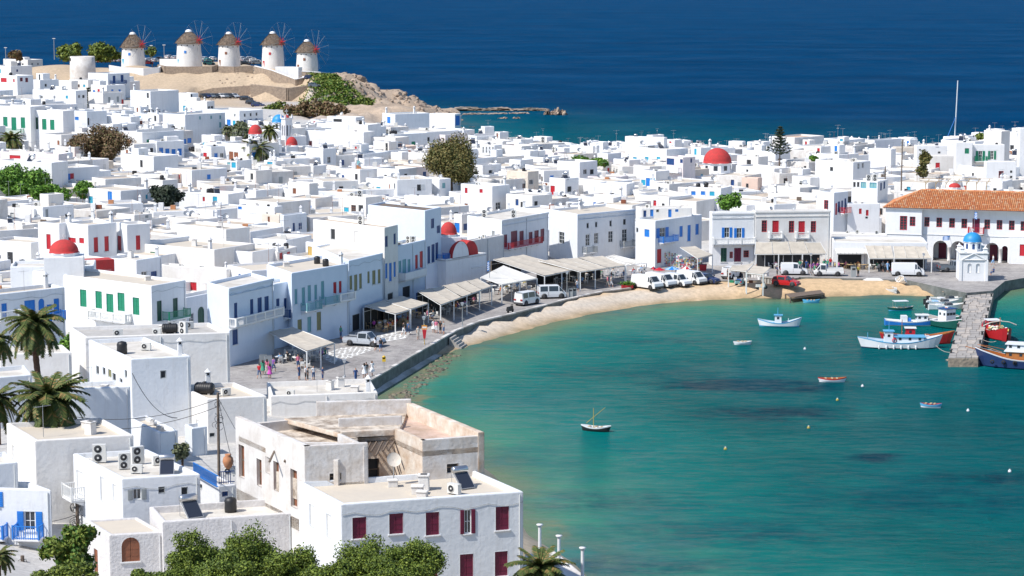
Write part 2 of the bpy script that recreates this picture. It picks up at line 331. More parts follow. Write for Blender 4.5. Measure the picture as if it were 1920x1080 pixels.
sea_me = grid_mesh('sea', sx, sy, np.zeros(SX.shape), None, dict(dist=dist, deep=deep, refl=np.where(SY < 430, .5, .13 - .05 * deep), weed=weed, reef=reef))
def sea_mat():
    m = bpy.data.materials.new('sea_water'); m.use_nodes = True; n = m.node_tree; b = n.nodes['Principled BSDF']; N = n.nodes.new; L = n.links.new
    def attr(k): a = N('ShaderNodeAttribute'); a.attribute_name = k; return a.outputs['Fac']
    tc = N('ShaderNodeTexCoord')
    def noise(sc, vec, det=5, ro=.6):
        z = N('ShaderNodeTexNoise'); z.inputs['Scale'].default_value = sc; z.inputs['Detail'].default_value = det; z.inputs['Roughness'].default_value = ro; L(vec, z.inputs['Vector']); return z.outputs[0]
    def math_(op, a, b_): q = N('ShaderNodeMath'); q.operation = op; [L(x, q.inputs[i]) if not isinstance(x, (int, float)) else setattr(q.inputs[i], 'default_value', x) for i, x in enumerate((a, b_))]; return q.outputs[0]
    def mix(f, a, c):
        q = N('ShaderNodeMix'); q.data_type = 'RGBA'; L(f, q.inputs[0])
        for i, x in ((6, a), (7, c)):
            if isinstance(x, tuple): q.inputs[i].default_value = (*x, 1)
            else: L(x, q.inputs[i])
        return q.outputs[2]
    def rng(x, a, c, d=0, e=1): q = N('ShaderNodeMapRange'); L(x, q.inputs[0]); q.inputs[1].default_value = a; q.inputs[2].default_value = c; q.inputs[3].default_value = d; q.inputs[4].default_value = e; return q.outputs[0]
    obv = tc.outputs['Object']
    mp = N('ShaderNodeMapping'); mp.inputs['Scale'].default_value = (.4, 1, 1); mp.inputs['Rotation'].default_value = (0, 0, .35); L(obv, mp.inputs[0])
    big = noise(.05, obv, 6, .6); mid = noise(.35, obv, 5, .65)
    dn = math_('ADD', attr('dist'), math_('MULTIPLY', math_('SUBTRACT', big, .5), 12))
    r = N('ShaderNodeValToRGB'); cr = r.color_ramp; L(rng(dn, -8, 105), r.inputs[0])
    cr.elements[0].position = 0; cr.elements[0].color = (.16, .17, .10, 1); cr.elements[1].position = 1; cr.elements[1].color = (.0, .075, .10, 1)
    for p_, c_ in ((.08, (.12, .18, .11)), (.12, (.04, .20, .14)), (.20, (.0, .150, .138)), (.42, (.0, .128, .138)), (.75, (.0, .100, .120))):
        e = cr.elements.new(p_); e.color = (*c_, 1)
    c0 = r.outputs[0]
    rf = rng(math_('MULTIPLY', attr('reef'), rng(mid, .35, .62, .2, 1.3)), .25, .6)
    c0 = mix(rf, c0, (.20, .19, .11))
    wf = rng(math_('MULTIPLY', attr('weed'), rng(noise(.3, obv, 8, .75), .3, .58, .2, 2.2)), .12, .8, 0, .9)
    c0 = mix(wf, c0, (.0, .045, .075))
    c0 = mix(rng(noise(.045, obv, 6, .62), .50, .66, 0, .55), c0, (.0, .075, .11))
    c0 = mix(rng(noise(.09, obv, 5, .6), .55, .7, 0, .35), c0, (.01, .25, .21))
    c0 = mix(rng(attr('refl'), .2, .42, .75, 0), c0, (.0, .078, .125))
    dp = math_('ADD', attr('deep'), math_('MULTIPLY', math_('SUBTRACT', noise(.008, mp.outputs[0], 5, .65), .5), .5))
    dcol = mix(rng(noise(.012, mp.outputs[0], 6, .7), .35, .65), (.0, .038, .108), (.0, .052, .142))
    c0 = mix(rng(dp, .05, .85), c0, dcol)
    n.nodes.remove(b); df = N('ShaderNodeBsdfDiffuse'); L(c0, df.inputs[0]); gl = N('ShaderNodeBsdfGlossy'); gl.inputs['Roughness'].default_value = .05; fz = N('ShaderNodeFresnel'); fz.inputs[0].default_value = 1.33
    ms = N('ShaderNodeMixShader'); rip = N('ShaderNodeMapping'); rip.inputs['Scale'].default_value = (.28, 1.1, 1); rip.inputs['Rotation'].default_value = (0, 0, .22); L(obv, rip.inputs[0]); rp = math_('MULTIPLY', rng(noise(.95, rip.outputs[0], 5, .7), .36, .66, .2, 1.7), rng(noise(.02, obv, 4, .6), .35, .65, .5, 1.4)); L(math_('MINIMUM', math_('MULTIPLY', math_('MULTIPLY', fz.outputs[0], attr('refl')), rp), .42), ms.inputs[0]); L(df.outputs[0], ms.inputs[1]); L(gl.outputs[0], ms.inputs[2]); L(ms.outputs[0], n.nodes['Material Output'].inputs[0])
    h = math_('ADD', math_('MULTIPLY', noise(.62, mp.outputs[0], 8, .72), 2.6), math_('MULTIPLY', noise(.3, mp.outputs[0], 3, .5), 1.2))
    h = math_('MULTIPLY', h, rng(noise(.025, obv, 3), .3, .7, .55, 1.3))
    bp = N('ShaderNodeBump'); bp.inputs['Distance'].default_value = .5; L(rng(attr('dist'), 1, 30, .3, 1.0), bp.inputs['Strength']); L(h, bp.inputs['Height']); [L(bp.outputs[0], q.inputs['Normal']) for q in (df, gl, fz)]
    return m
sea_me.materials.append(sea_mat()); sea = obj('sea', sea_me, kind='structure')

# ---------------------------------------------------------------- quay, pier
def quay_top():
    m = bpy.data.materials.new('quay_flagstones'); m.use_nodes = True; n = m.node_tree; b = n.nodes['Principled BSDF']; b.inputs['Roughness'].default_value = .9; N = n.nodes.new; L = n.links.new
    tc = N('ShaderNodeTexCoord'); mp = N('ShaderNodeMapping'); mp.inputs['Rotation'].default_value = (0, 0, .9); L(tc.outputs['Object'], mp.inputs[0])
    v = N('ShaderNodeTexVoronoi'); v.feature = 'DISTANCE_TO_EDGE'; v.inputs['Scale'].default_value = 1.5; L(mp.outputs[0], v.inputs['Vector'])
    v2 = N('ShaderNodeTexVoronoi'); v2.inputs['Scale'].default_value = 1.5; L(mp.outputs[0], v2.inputs['Vector'])
    nz = N('ShaderNodeTexNoise'); nz.inputs['Scale'].default_value = .35; nz.inputs['Detail'].default_value = 6; L(tc.outputs['Object'], nz.inputs['Vector'])
    r = N('ShaderNodeValToRGB'); L(nz.outputs[0], r.inputs[0]); r.color_ramp.elements[0].position = .35; r.color_ramp.elements[1].position = .7; r.color_ramp.elements[0].color = (.26, .24, .23, 1); r.color_ramp.elements[1].color = (.38, .355, .33, 1)
    hs = N('ShaderNodeMapRange'); L(v2.outputs['Color'], hs.inputs[0]); hs.inputs[3].default_value = .82; hs.inputs[4].default_value = 1.15
    sc = N('ShaderNodeVectorMath'); sc.operation = 'SCALE'; L(r.outputs[0], sc.inputs[0]); L(hs.outputs[0], sc.inputs['Scale'])
    e = N('ShaderNodeMapRange'); L(v.outputs[0], e.inputs[0]); e.inputs[1].default_value = .0; e.inputs[2].default_value = .07; e.inputs[3].default_value = .35; e.inputs[4].default_value = 0
    mx = N('ShaderNodeMix'); mx.data_type = 'RGBA'; L(e.outputs[0], mx.inputs[0]); L(sc.outputs[0], mx.inputs[6]); mx.inputs[7].default_value = (.55, .53, .50, 1); L(mx.outputs[2], b.inputs['Base Color'])
    return m
QT = quay_top()
qr = empty('quay', (0, 0, 0)); tag(qr, kind='structure')
mb = MB(); mb.prism(QP, -2.5, QH, WETC, QT); obj('pavement', mb, qr)
# white-jointed paving patch
JW = mat('joint_whitewash', (.74, .73, .70), .9)
def stones_patch(px):
    poly = [P(x, y, QH) for x, y in px]; c = sum(poly, Vector()) / len(poly); k = 0
    xs = [p.x for p in poly]; ys = [p.y for p in poly]; st = []
    mbj = MB(); mbj.prism([(p.x, p.y) for p in poly], QH - .1, QH + .006, JW); obj('whitewashed_joints', mbj, qr)
    mbs = MB(); x = min(xs)
    while x < max(xs):
        y = min(ys) + rnd.uniform(0, .8)
        while y < max(ys):
            a = np.array([x + .3]); b_ = np.array([y + .35])
            a = a + rnd.uniform(-.12, .12); b_ = b_ + rnd.uniform(-.2, .2)
            if inpoly(a, b_, [(p.x, p.y) for p in poly])[0]:
                w_, d_ = rnd.uniform(.46, .56), rnd.uniform(.66, .8); n = 7; o = rnd.uniform(0, 1)
                mbs.prism([(a[0] + w_ * .5 * math.cos(o + 2 * math.pi * i / n) * rnd.uniform(.8, 1.1), b_[0] + d_ * .5 * math.sin(o + 2 * math.pi * i / n) * rnd.uniform(.8, 1.1)) for i in range(n)], QH, QH + .016 + rnd.uniform(0, .01), CONC)
            y += .82
        x += .56
    o = obj('paving_stone', mbs, qr); tag(o, kind='stuff')
stones_patch(((597, 668), (622, 680), (655, 672), (700, 655), (715, 645), (712, 640), (680, 650), (640, 652)))
stones_patch(((698, 632), (712, 642), (760, 634), (772, 622), (750, 620)))
# coping along the sea edge
def along(pts, step):
    out = []; 
    for a, b in zip(pts[:-1], pts[1:]):
        n = max(1, int((b - a).length / step))
        for i in range(n): out.append((a + (b - a) * (i / n), a + (b - a) * ((i + 1) / n)))
    return out
for a, b in along(QE, 1.6):
    d = b - a; L_ = d.length; ang = math.atan2(d.y, d.x); m_ = MB(); hh = rnd.uniform(.12, .18)
    m_.box(.01, L_ - .015, -.06, .42, 0, hh, CONC if rnd.random() < .6 else W4)
    obj('coping_stone', m_, qr, (a.x, a.y, QH), (0, 0, ang))
# beach steps
p = P(842, 631, QH); d = (QE[2] - QE[1]).normalized(); ang = math.atan2(d.y, d.x)
st = empty('beach_steps', (p.x, p.y, 0), ang, 'short flight of pale concrete steps from the quay down to the beach', 'steps')
for i in range(5):
    m_ = MB(); m_.box(0, 2.6, -.3 - i * .32, 0 - i * .32 + .02, -.5, QH - .27 * (i + 1) + .1, CONC); obj('step', m_, st)
# pier
pp = [P(x, y, 1.1) for x, y in ((1812, 549), (1778, 671), (1834, 671), (1864, 546))]
pr = empty('stone_pier', (0, 0, 0), 0, 'long grey stone pier reaching from the blue domed chapel into the bay', 'pier')
mb = MB(); mb.prism([(p.x, p.y) for p in pp], -3, 1.02, STONE); obj('pier_body', mb, pr)
SLAB = mat('pier_slab', (.40, .37, .34), .9, (.29, .27, .25), 1.2, .6, 4.0); SLAB2 = mat('pier_slab_pale', (.50, .45, .40), .9, (.38, .33, .28), 1.2, .6, 4.0)
NR = 34
for i in range(NR):
    cuts = [0, rnd.uniform(.2, .36), rnd.uniform(.45, .6), rnd.uniform(.7, .85), 1]
    for j in range(4):
        def q(u, t): l = pp[0].lerp(pp[1], t); r_ = pp[3].lerp(pp[2], t); return l.lerp(r_, u)
        t0 = i / NR + .0012; t1 = (i + 1) / NR - .0012; u0 = cuts[j] + .008; u1 = cuts[j + 1] - .008
        c = q((u0 + u1) / 2, (t0 + t1) / 2); m_ = MB()
        m_.prism([(a.x - c.x, a.y - c.y) for a in (q(u0, t0), q(u0, t1), q(u1, t1), q(u1, t0))], -.05, .06 + rnd.uniform(0, .05), rnd.choice([SLAB, SLAB, SLAB2]))
        obj('paving_slab', m_, pr, (c.x, c.y, 1.05))
m_ = MB()
for t in np.arange(.1, 1, .12):
    for u in (.05, .95):
        l = pp[0].lerp(pp[1], t); r_ = pp[3].lerp(pp[2], t); c = l.lerp(r_, u); m_ = MB(); m_.lathe([(.14, 0), (.12, .35), (.2, .4), (.18, .5), (0, .52)], 8, DMETAL); obj('bollard', m_, pr, (c.x, c.y, 1.12))
def PG(x, y):
    h = QH
    for _ in range(6):
        p = P(x, y, h); h = QH if inpoly(np.array([p.x]), np.array([p.y]), QP)[0] else min(QH, max(.1, zat(p.x, p.y)))
    return P(x, y, h)
# rubble at pier foot and along the quay foot
def blob(r, seed, sq=(1, 1, .7), m=ROCK, sub=1):
    rr = random.Random(seed); t = (1 + 5 ** .5) / 2
    v = [Vector(a).normalized() for a in ((-1, t, 0), (1, t, 0), (-1, -t, 0), (1, -t, 0), (0, -1, t), (0, 1, t), (0, -1, -t), (0, 1, -t), (t, 0, -1), (t, 0, 1), (-t, 0, -1), (-t, 0, 1))]
    f = [(0, 11, 5), (0, 5, 1), (0, 1, 7), (0, 7, 10), (0, 10, 11), (1, 5, 9), (5, 11, 4), (11, 10, 2), (10, 7, 6), (7, 1, 8), (3, 9, 4), (3, 4, 2), (3, 2, 6), (3, 6, 8), (3, 8, 9), (4, 9, 5), (2, 4, 11), (6, 2, 10), (8, 6, 7), (9, 8, 1)]
    for _ in range(sub):
        nf = []; mid = {}
        def g(a, b):
            k = (min(a, b), max(a, b))
            if k not in mid: v.append(((v[a] + v[b]) / 2).normalized()); mid[k] = len(v) - 1
            return mid[k]
        for a, b, c in f: x, y, z = g(a, b), g(b, c), g(c, a); nf += [(a, x, z), (b, y, x), (c, z, y), (x, y, z)]
        f = nf
    v = [Vector((p.x * sq[0], p.y * sq[1], p.z * sq[2])) * r * rr.uniform(.72, 1.15) for p in v]
    return v, f
m_ = MB()
for i in range(150):
    t = rnd.random(); a = P(712, 762, 0).lerp(P(835, 664, 0), t); o = Vector((rnd.uniform(-.3, 2.2), rnd.uniform(-.8, .8), 0)); v, f = blob(rnd.uniform(.2, .5), i); m_.raw([p + a + o + Vector((0, 0, -.12)) for p in v], f, WROCK)
obj('quay_foot_rocks', m_, kind='stuff', label='dark weedy rocks along the foot of the quay wall')
m_ = MB()
for i in range(70):
    t = rnd.random(); a = P(1778, 676, 0).lerp(P(1834, 676, 0), t); v, f = blob(rnd.uniform(.25, .5), i); m_.raw([p + a + Vector((0, rnd.uniform(-.4, .8), -.15)) for p in v], f, ROCK)
for i in range(30):
    a = P(1690 + rnd.random() * 125, 536 + 13 * rnd.random() ** 1, 1.0); k = (a.x - P(1690, 540).x) / 12; v, f = blob(rnd.uniform(.15, .4), i)
    if rnd.random() < k: m_.raw([p + a for p in v], f, ROCK)
obj('pier_rubble', m_, kind='stuff', label='pale rubble stones around the pier')
# ---------------------------------------------------------------- windows, balconies, roof equipment
WC = {}
def wmesh(w, h, st):
    key = (round(w, 1), round(h, 1), st)
    if key in WC: return WC[key]
    w, h = max(.35, key[0]), max(.35, key[1]); mb = MB(); s = st[0]; glazed = False; colr = PT.get(st[-1], PT['b'])
    opn = s == 's' and len(st) > 1; fr = s == 'f' and len(st) > 1
    fw = .07
    framec = colr if not (opn or st == 'd') else PT['w']
    if st == 'k': framec = PT['e']
    hw = w / 2
    for a in ((-hw - .01, -hw + fw, 0, h), (hw - fw, hw + .01, 0, h), (-hw + fw, hw - fw, h - fw, h + .01), (-hw + fw, hw - fw, -.01, fw)):
        mb.box(a[0], a[1], -.05, .05, a[2], a[3], framec)
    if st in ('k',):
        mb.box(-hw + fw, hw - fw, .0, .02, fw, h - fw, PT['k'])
    elif opn or fr or st in ('d', 'G2') or st[0] == 'q':
        mb.box(-hw + fw, hw - fw, .01, .03, fw, h - fw, TEALG if st[0] == 'q' else GLASS)
        mb.box(-.025, .025, -.03, .01, fw, h - fw, framec)
        nb = max(1, int(h / .55))
        for i in range(1, nb + (1 if fr else 0)):
            z = fw + (h - 2 * fw) * i / (nb + (1 if fr else 0)); mb.box(-hw + fw, hw - fw, -.025, .01, z - .02, z + .02, framec)
    else:
        g = .012
        for a, b in ((-hw + fw, -g), (g, hw - fw)):
            mb.box(a, b, -.02, .03, fw, h - fw, colr)
            for z in (.2, .5, .8):
                zz = fw + (h - 2 * fw) * z; mb.box(a + .02, b - .02, -.035, -.02, zz - .04, zz + .04, colr)
    me = mb.mesh('window'); WC[key] = me; return me
SHC = {}
def shutter_mesh(w, h, c):
    k = (round(w, 1), round(h, 1), c)
    if k not in SHC:
        mb = MB(); mb.box(-w / 2, w / 2, -.045, 0, 0, h, PT[c])
        for i in range(int(h / .14)): z = .06 + i * .14; mb.box(-w / 2 + .05, w / 2 - .05, -.06, -.045, z, z + .07, PT[c])
        SHC[k] = mb.mesh('shutter')
    return SHC[k]
def wall(mb, a, b, z0, z1, holes, m, dep=.16):
    ax, ay = a; bx, by = b; L_ = math.hypot(bx - ax, by - ay)
    if L_ < .05: return
    ux, uy = (bx - ax) / L_, (by - ay) / L_; nx, ny = uy, -ux      # outward
    def q(u, z, d=0): return (ax + ux * u - nx * d, ay + uy * u - ny * d, z)
    us = sorted({0, L_, *[h[0] for h in holes], *[h[1] for h in holes]}); zs = sorted({z0, z1, *[h[2] for h in holes], *[h[3] for h in holes]})
    for i in range(len(us) - 1):
        for j in range(len(zs) - 1):
            uc, zc = (us[i] + us[i + 1]) / 2, (zs[j] + zs[j + 1]) / 2
            if any(h[0] < uc < h[1] and h[2] < zc < h[3] for h in holes): continue
            mb.face([q(us[i], zs[j]), q(us[i + 1], zs[j]), q(us[i + 1], zs[j + 1]), q(us[i], zs[j + 1])], m)
    for h in holes:
        u0, u1, a0, a1 = h[:4]; arch = h[4]
        if arch:
            r = (u1 - u0) / 2; uc = (u0 + u1) / 2; zc = a1 - r; n = 8
            arc = [(uc + r * math.cos(math.pi - math.pi * k / n), zc + r * math.sin(math.pi * k / n)) for k in range(n + 1)]
            mb.face([q(u0, a1)] + [q(*p) for p in arc[:n // 2 + 1]], m); mb.face([q(*p) for p in arc[n // 2:]] + [q(u1, a1)], m)
            for p, r_ in zip(arc[:-1], arc[1:]): mb.face([q(*p), q(*r_), q(r_[0], r_[1], dep), q(p[0], p[1], dep)], m)
            top = zc
        else:
            top = a1; mb.face([q(u0, a1), q(u1, a1), q(u1, a1, dep), q(u0, a1, dep)], m)
        mb.face([q(u0, a0), q(u0, top), q(u0, top, dep), q(u0, a0, dep)], m); mb.face([q(u1, top), q(u1, a0), q(u1, a0, dep), q(u1, top, dep)], m)
        mb.face([q(u1, a0), q(u0, a0), q(u0, a0, dep), q(u1, a0, dep)], m)
def inset(poly, d):
    n = len(poly); out = []
    for i in range(n):
        p0, p1, p2 = Vector(poly[i - 1]), Vector(poly[i]), Vector(poly[(i + 1) % n])
        e1 = (p1 - p0).normalized(); e2 = (p2 - p1).normalized(); n1 = Vector((-e1.y, e1.x)); n2 = Vector((-e2.y, e2.x))
        bis = n1 + n2; bis = bis / max(.3, bis.dot(n1)) ; out.append((p1 + bis * d)[:])
    return out
def shell(mb, poly, z0, z1, m, mr, holes=None, par=.35, th=.26, rb=None):
    """walls with openings, chamfered parapet; returns roof polygon and level. poly CCW"""
    holes = holes or {}; n = len(poly); c = .07
    for i in range(n): wall(mb, poly[i], poly[(i + 1) % n], z0, z1 - c, holes.get(i, []), m)
    A = poly; B = inset(poly, c); D_ = inset(poly, th); E = inset(poly, th + .04)
    for i in range(n):
        j = (i + 1) % n
        mb.face([(*A[i], z1 - c), (*A[j], z1 - c), (*B[j], z1), (*B[i], z1)], m)
        mb.face([(*B[i], z1), (*B[j], z1), (*D_[j], z1), (*D_[i], z1)], m)
        mb.face([(*D_[i], z1), (*D_[j], z1), (*E[j], z1 - par - .05), (*E[i], z1 - par - .05)], m)
    return E, z1 - par
# roof equipment prototypes ------------------------------------------------
EQ = {}
def eq_chimney():
    mb = MB(); mb.taper(0, 0, -.1, 1.3, .24, .24, .19, .19, W1)
    for a, b in ((-1, -1), (1, -1), (1, 1), (-1, 1)): mb.box(a * .16 - .05, a * .16 + .05, b * .16 - .05, b * .16 + .05, 1.3, 1.55, W1)
    mb.box(-.1, .1, -.1, .1, 1.3, 1.54, PT['k']); mb.taper(0, 0, 1.55, 1.62, .28, .28, .28, .28, W1); mb.taper(0, 0, 1.62, 1.95, .24, .24, .03, .03, W1); return [('chimney', mb)]
def eq_stub():
    mb = MB(); mb.taper(0, 0, -.1, .9, .35, .3, .32, .28, W2); mb.taper(0, 0, .9, 1.0, .38, .33, .38, .33, W2); mb.box(-.2, .2, -.15, .15, 1.0, 1.03, PT['k']); return [('chimney', mb)]
def eq_ac():
    mb = MB(); mb.box(-.45, .45, -.17, .17, .12, .75, ACW); mb.box(-.4, -.3, -.15, .15, 0, .12, METAL); mb.box(.3, .4, -.15, .15, 0, .12, METAL)
    T_ = Matrix.Translation((-.12, -.175, .44)) @ Matrix.Rotation(rd(90), 4, 'X'); mb.lathe([(.26, 0), (.26, .015), (.22, .02)], 14, ACW, T=T_); mb.lathe([(.22, .02), (0.0, .02)], 14, PT['k'], T=T_)
    mb.lathe([(.07, .025), (0, .03)], 8, ACW, T=T_); return [('air_conditioner', mb)]
def eq_ac2():
    mb = MB(); mb.box(-.45, .45, -.17, .17, .1, 1.3, ACW)
    for z in (.4, 1.0):
        T_ = Matrix.Translation((-.08, -.175, z)) @ Matrix.Rotation(rd(90), 4, 'X'); mb.lathe([(.26, .0), (.24, .02), (0, .02)], 14, PT['k'], T=T_); mb.lathe([(.08, .03), (0, .035)], 8, ACW, T=T_)
    return [('air_conditioner', mb)]
def eq_tank():
    mb = MB(); T_ = Matrix.Translation((0, 0, .55)) @ Matrix.Rotation(rd(90), 4, 'Y'); pr_ = [(0, -.85), (.4, -.82), (.5, -.7)]
    for i in range(7): z = -.6 + i * .2; pr_ += [(.5, z - .06), (.53, z), (.5, z + .06)]
    pr_ += [(.5, .7), (.4, .82), (0, .85)]; mb.lathe(pr_, 14, BLACK, T=T_); mb.lathe([(.14, 0), (.14, .12), (0, .13)], 10, BLACK, c=(0, 0, 1.02)); mb.box(-.6, -.4, -.4, .4, 0, .14, CONC); mb.box(.4, .6, -.4, .4, 0, .14, CONC); return [('water_tank', mb)]
def eq_drum():
    mb = MB(); mb.lathe([(0, 0), (.42, 0), (.44, .3), (.42, .6), (.44, .8), (.36, 1.0), (.12, 1.08), (0, 1.1)], 14, BLACK); return [('water_tank', mb)]
def eq_steel():
    mb = MB(); T_ = Matrix.Translation((0, 0, 1.2)) @ Matrix.Rotation(rd(90), 4, 'Y'); mb.lathe([(0, -.6), (.2, -.58), (.26, -.5), (.26, .5), (.2, .58), (0, .6)], 14, STEEL, T=T_)
    p2 = MB(); T2 = Matrix.Translation((0, -.55, .6)) @ Matrix.Rotation(rd(42), 4, 'X'); p2.box(-.55, .55, -.75, .75, -.04, .04, METAL, T2); p2.box(-.5, .5, -.7, .7, .04, .05, SOLAR, T2)
    fr = MB()
    for x in (-.5, .5): fr.tube((x, .2, 0), (x, .2, 1.0), .02, .02, 4, METAL); fr.tube((x, -1.1, 0.02), (x, .2, .02), .02, .02, 4, METAL); fr.tube((x, -.9, .1), (x, .2, 1.0), .02, .02, 4, METAL)
    return [('solar_heater', fr), ('tank', mb), ('solar_panel', p2)]
def eq_dish():
    mb = MB(); T_ = Matrix.Translation((0, -.1, 1.0)) @ Matrix.Rotation(rd(60), 4, 'X'); mb.lathe([(0, 0), (.22, .03), (.42, .1), (.5, .16)], 16, METAL, T=T_); mb.lathe([(.5, .165), (.42, .115), (0, .02)], 16, METAL, T=T_)
    mb.tube((0, 0, 0), (0, 0, 1.0), .03, .03, 6, METAL); mb.tube(T_ @ Vector((0, -.4, .1)), T_ @ Vector((0, 0, .5)), .012, .012, 4, DMETAL); return [('satellite_dish', mb)]
def eq_antenna(h=2.6, v=0):
    mb = MB(); mb.tube((0, 0, 0), (0, 0, h), .028, .02, 5, METAL)
    z = h - .15; mb.tube((-.7, 0, z), (.7, 0, z + .05), .014, .014, 4, METAL)
    for i in range(8): x = -.65 + i * .18; mb.tube((x, -.28 + .02 * i, z + .02), (x, .28 - .02 * i, z + .02), .009, .009, 3, METAL)
    if v: 
        z = h - .8; mb.tube((-.1, -.5, z), (.1, .5, z), .012, .012, 4, METAL)
        for i in range(5): y = -.45 + i * .2; mb.tube((-.25, y, z), (.25, y, z), .009, .009, 3, METAL)
    return [('antenna', mb)]
def eq_box():
    mb = MB(); mb.box(-.35, .35, -.3, .3, 0, .5, W4); mb.box(-.4, .4, -.35, .35, .5, .56, W2); return [('roof_hatch', mb)]
EQD = dict(c=eq_chimney, s=eq_stub, a=eq_ac, A=eq_ac2, t=eq_tank, D=eq_drum, h=eq_steel, d=eq_dish, n=eq_antenna, N=lambda: eq_antenna(3.6, 1), x=eq_box)
for k, fn in EQD.items(): EQ[k] = [(n_, m_.mesh(n_)) for n_, m_ in fn()]
EQN = dict(c='chimney', s='squat chimney', a='air conditioner', A='double air conditioner', t='black water tank', D='black drum', h='solar heater', d='satellite dish', n='tv antenna', N='tall tv antenna', x='roof hatch')
def equip(code, parent, loc, rz=0, s=1):
    lst = EQ[code]; o = obj(lst[0][0], lst[0][1], parent, loc, (0, 0, rz), (s, s, s))
    for n_, me in lst[1:]: obj(n_, me, o)
    return o
def balcony(parent, x0, x1, z, d, style, rail_h=.95, T_=None, rot=0, loc=(0, 0, 0), ends=True):
    """slab on the wall line y=0 going out to -d"""
    mb = MB(); mb.box(x0, x1, -d, -.003, z - .14, z, W1); n = max(1, int((x1 - x0) / 1.6))
    for i in range(n + 1):
        x = x0 + .15 + (x1 - x0 - .3) * i / n; mb.face([(x - .05, -.003, z - .14), (x - .05, -d * .8, z - .14), (x - .05, -.003, z - .5)], W1); mb.face([(x + .05, -.003, z - .5), (x + .05, -d * .8, z - .14), (x + .05, -.003, z - .14)], W1)
    b = obj('balcony', mb, parent, loc, (0, 0, rot)); r = MB()
    segs = [((x0, -d + .04), (x1, -d + .04)), ((x0 + .04, -d), (x0 + .04, 0)), ((x1 - .04, -d), (x1 - .04, 0))]
    if style == 'W':
        for (a, c) in segs:
            a, c = Vector(a), Vector(c); L_ = (c - a).length; T_ = Matrix.Translation((a.x, a.y, z)) @ Matrix.Rotation(math.atan2(c.y - a.y, c.x - a.x), 4, 'Z')
            r.box(0, L_, -.1, .1, rail_h - .12, rail_h, PT['w'], T_); r.box(0, L_, -.08, .08, 0, .1, PT['w'], T_)
            np_ = max(1, int(L_ / 1.8))
            for i in range(np_ + 1): x = L_ * i / np_; r.box(x - .1, x + .1, -.11, .11, 0, rail_h + .02, PT['w'], T_)
            for i in range(int(L_ / .22)):
                x = .11 + i * .22
                r.lathe([(.04, .1), (.07, .3), (.035, .5), (.05, rail_h - .12)], 5, PT['w'], T=T_ @ Matrix.Translation((x, 0, 0)))
    elif style == 'S':
        for (a, c) in segs:
            a, c = Vector(a), Vector(c); L_ = (c - a).length; T_ = Matrix.Translation((a.x, a.y, z)) @ Matrix.Rotation(math.atan2(c.y - a.y, c.x - a.x), 4, 'Z')
            r.box(0, L_, -.08, .08, 0, rail_h, W1, T_)
    else:
        pm = PT[style]
        for (a, c) in segs:
            a, c = Vector(a), Vector(c); L_ = (c - a).length; T_ = Matrix.Translation((a.x, a.y, z)) @ Matrix.Rotation(math.atan2(c.y - a.y, c.x - a.x), 4, 'Z')
            r.box(0, L_, -.03, .03, rail_h - .06, rail_h, pm, T_); r.box(0, L_, -.02, .02, .08, .13, pm, T_)
            for i in range(int(L_ / .16) + 1):
                x = i * .16; r.box(x - .022, x + .022, -.015, .015, 0.0, rail_h - .06, pm, T_)
            for x in (0, L_): r.box(x - .04, x + .04, -.04, .04, 0, rail_h + .06, pm, T_)
    obj('railing', r, b); return b
# ---------------------------------------------------------------- houses
HOUSES = []; PROTECT = []
CNW = {'b': 'blue', 'n': 'navy', 'r': 'red', 'g': 'green', 't': 'turquoise', 'p': 'burgundy', 'y': 'ochre', 'o': 'brown', 'w': 'white', 'd': 'glazed', 'k': 'dark', 'c': 'pale teal', 'v': 'olive', 'G': 'dark green', 'e': 'grey', 'l': 'light blue'}
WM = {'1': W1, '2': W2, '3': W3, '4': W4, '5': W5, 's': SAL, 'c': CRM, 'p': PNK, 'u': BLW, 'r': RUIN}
def wall_hit(p0, dr, x, y):
    """ray through x,y meets vertical wall through p0 with direction dr -> (u along wall, z)"""
    u = (x - 960) / F; v = (y - 540) / F; d = Vector((u, cp - v * sp, -sp - v * cp)); n = Vector((dr[1], -dr[0], 0))
    t = (Vector((p0[0], p0[1], 0)) - Vector((0, 0, 0))).dot(n) / d.dot(n); q = d * t + Vector((0, 0, CH))
    return (q.x - p0[0]) * dr[0] + (q.y - p0[1]) * dr[1], q.z, t
def parse_w(s):
    out = []
    for tok in s.split():
        st = tok.rstrip('0123456789.,-'); n = tok[len(st):].split(','); out.append((st, *[float(a) for a in n]))
    return out
def solve_len(Cp, dr, xt):
    k = (xt - 960) / F; a = Cp.x - k * (Cp.y * cp - (Cp.z - CH) * sp); b_ = k * dr[1] * cp - dr[0]
    return a / b_ if abs(b_) > 1e-6 else 5
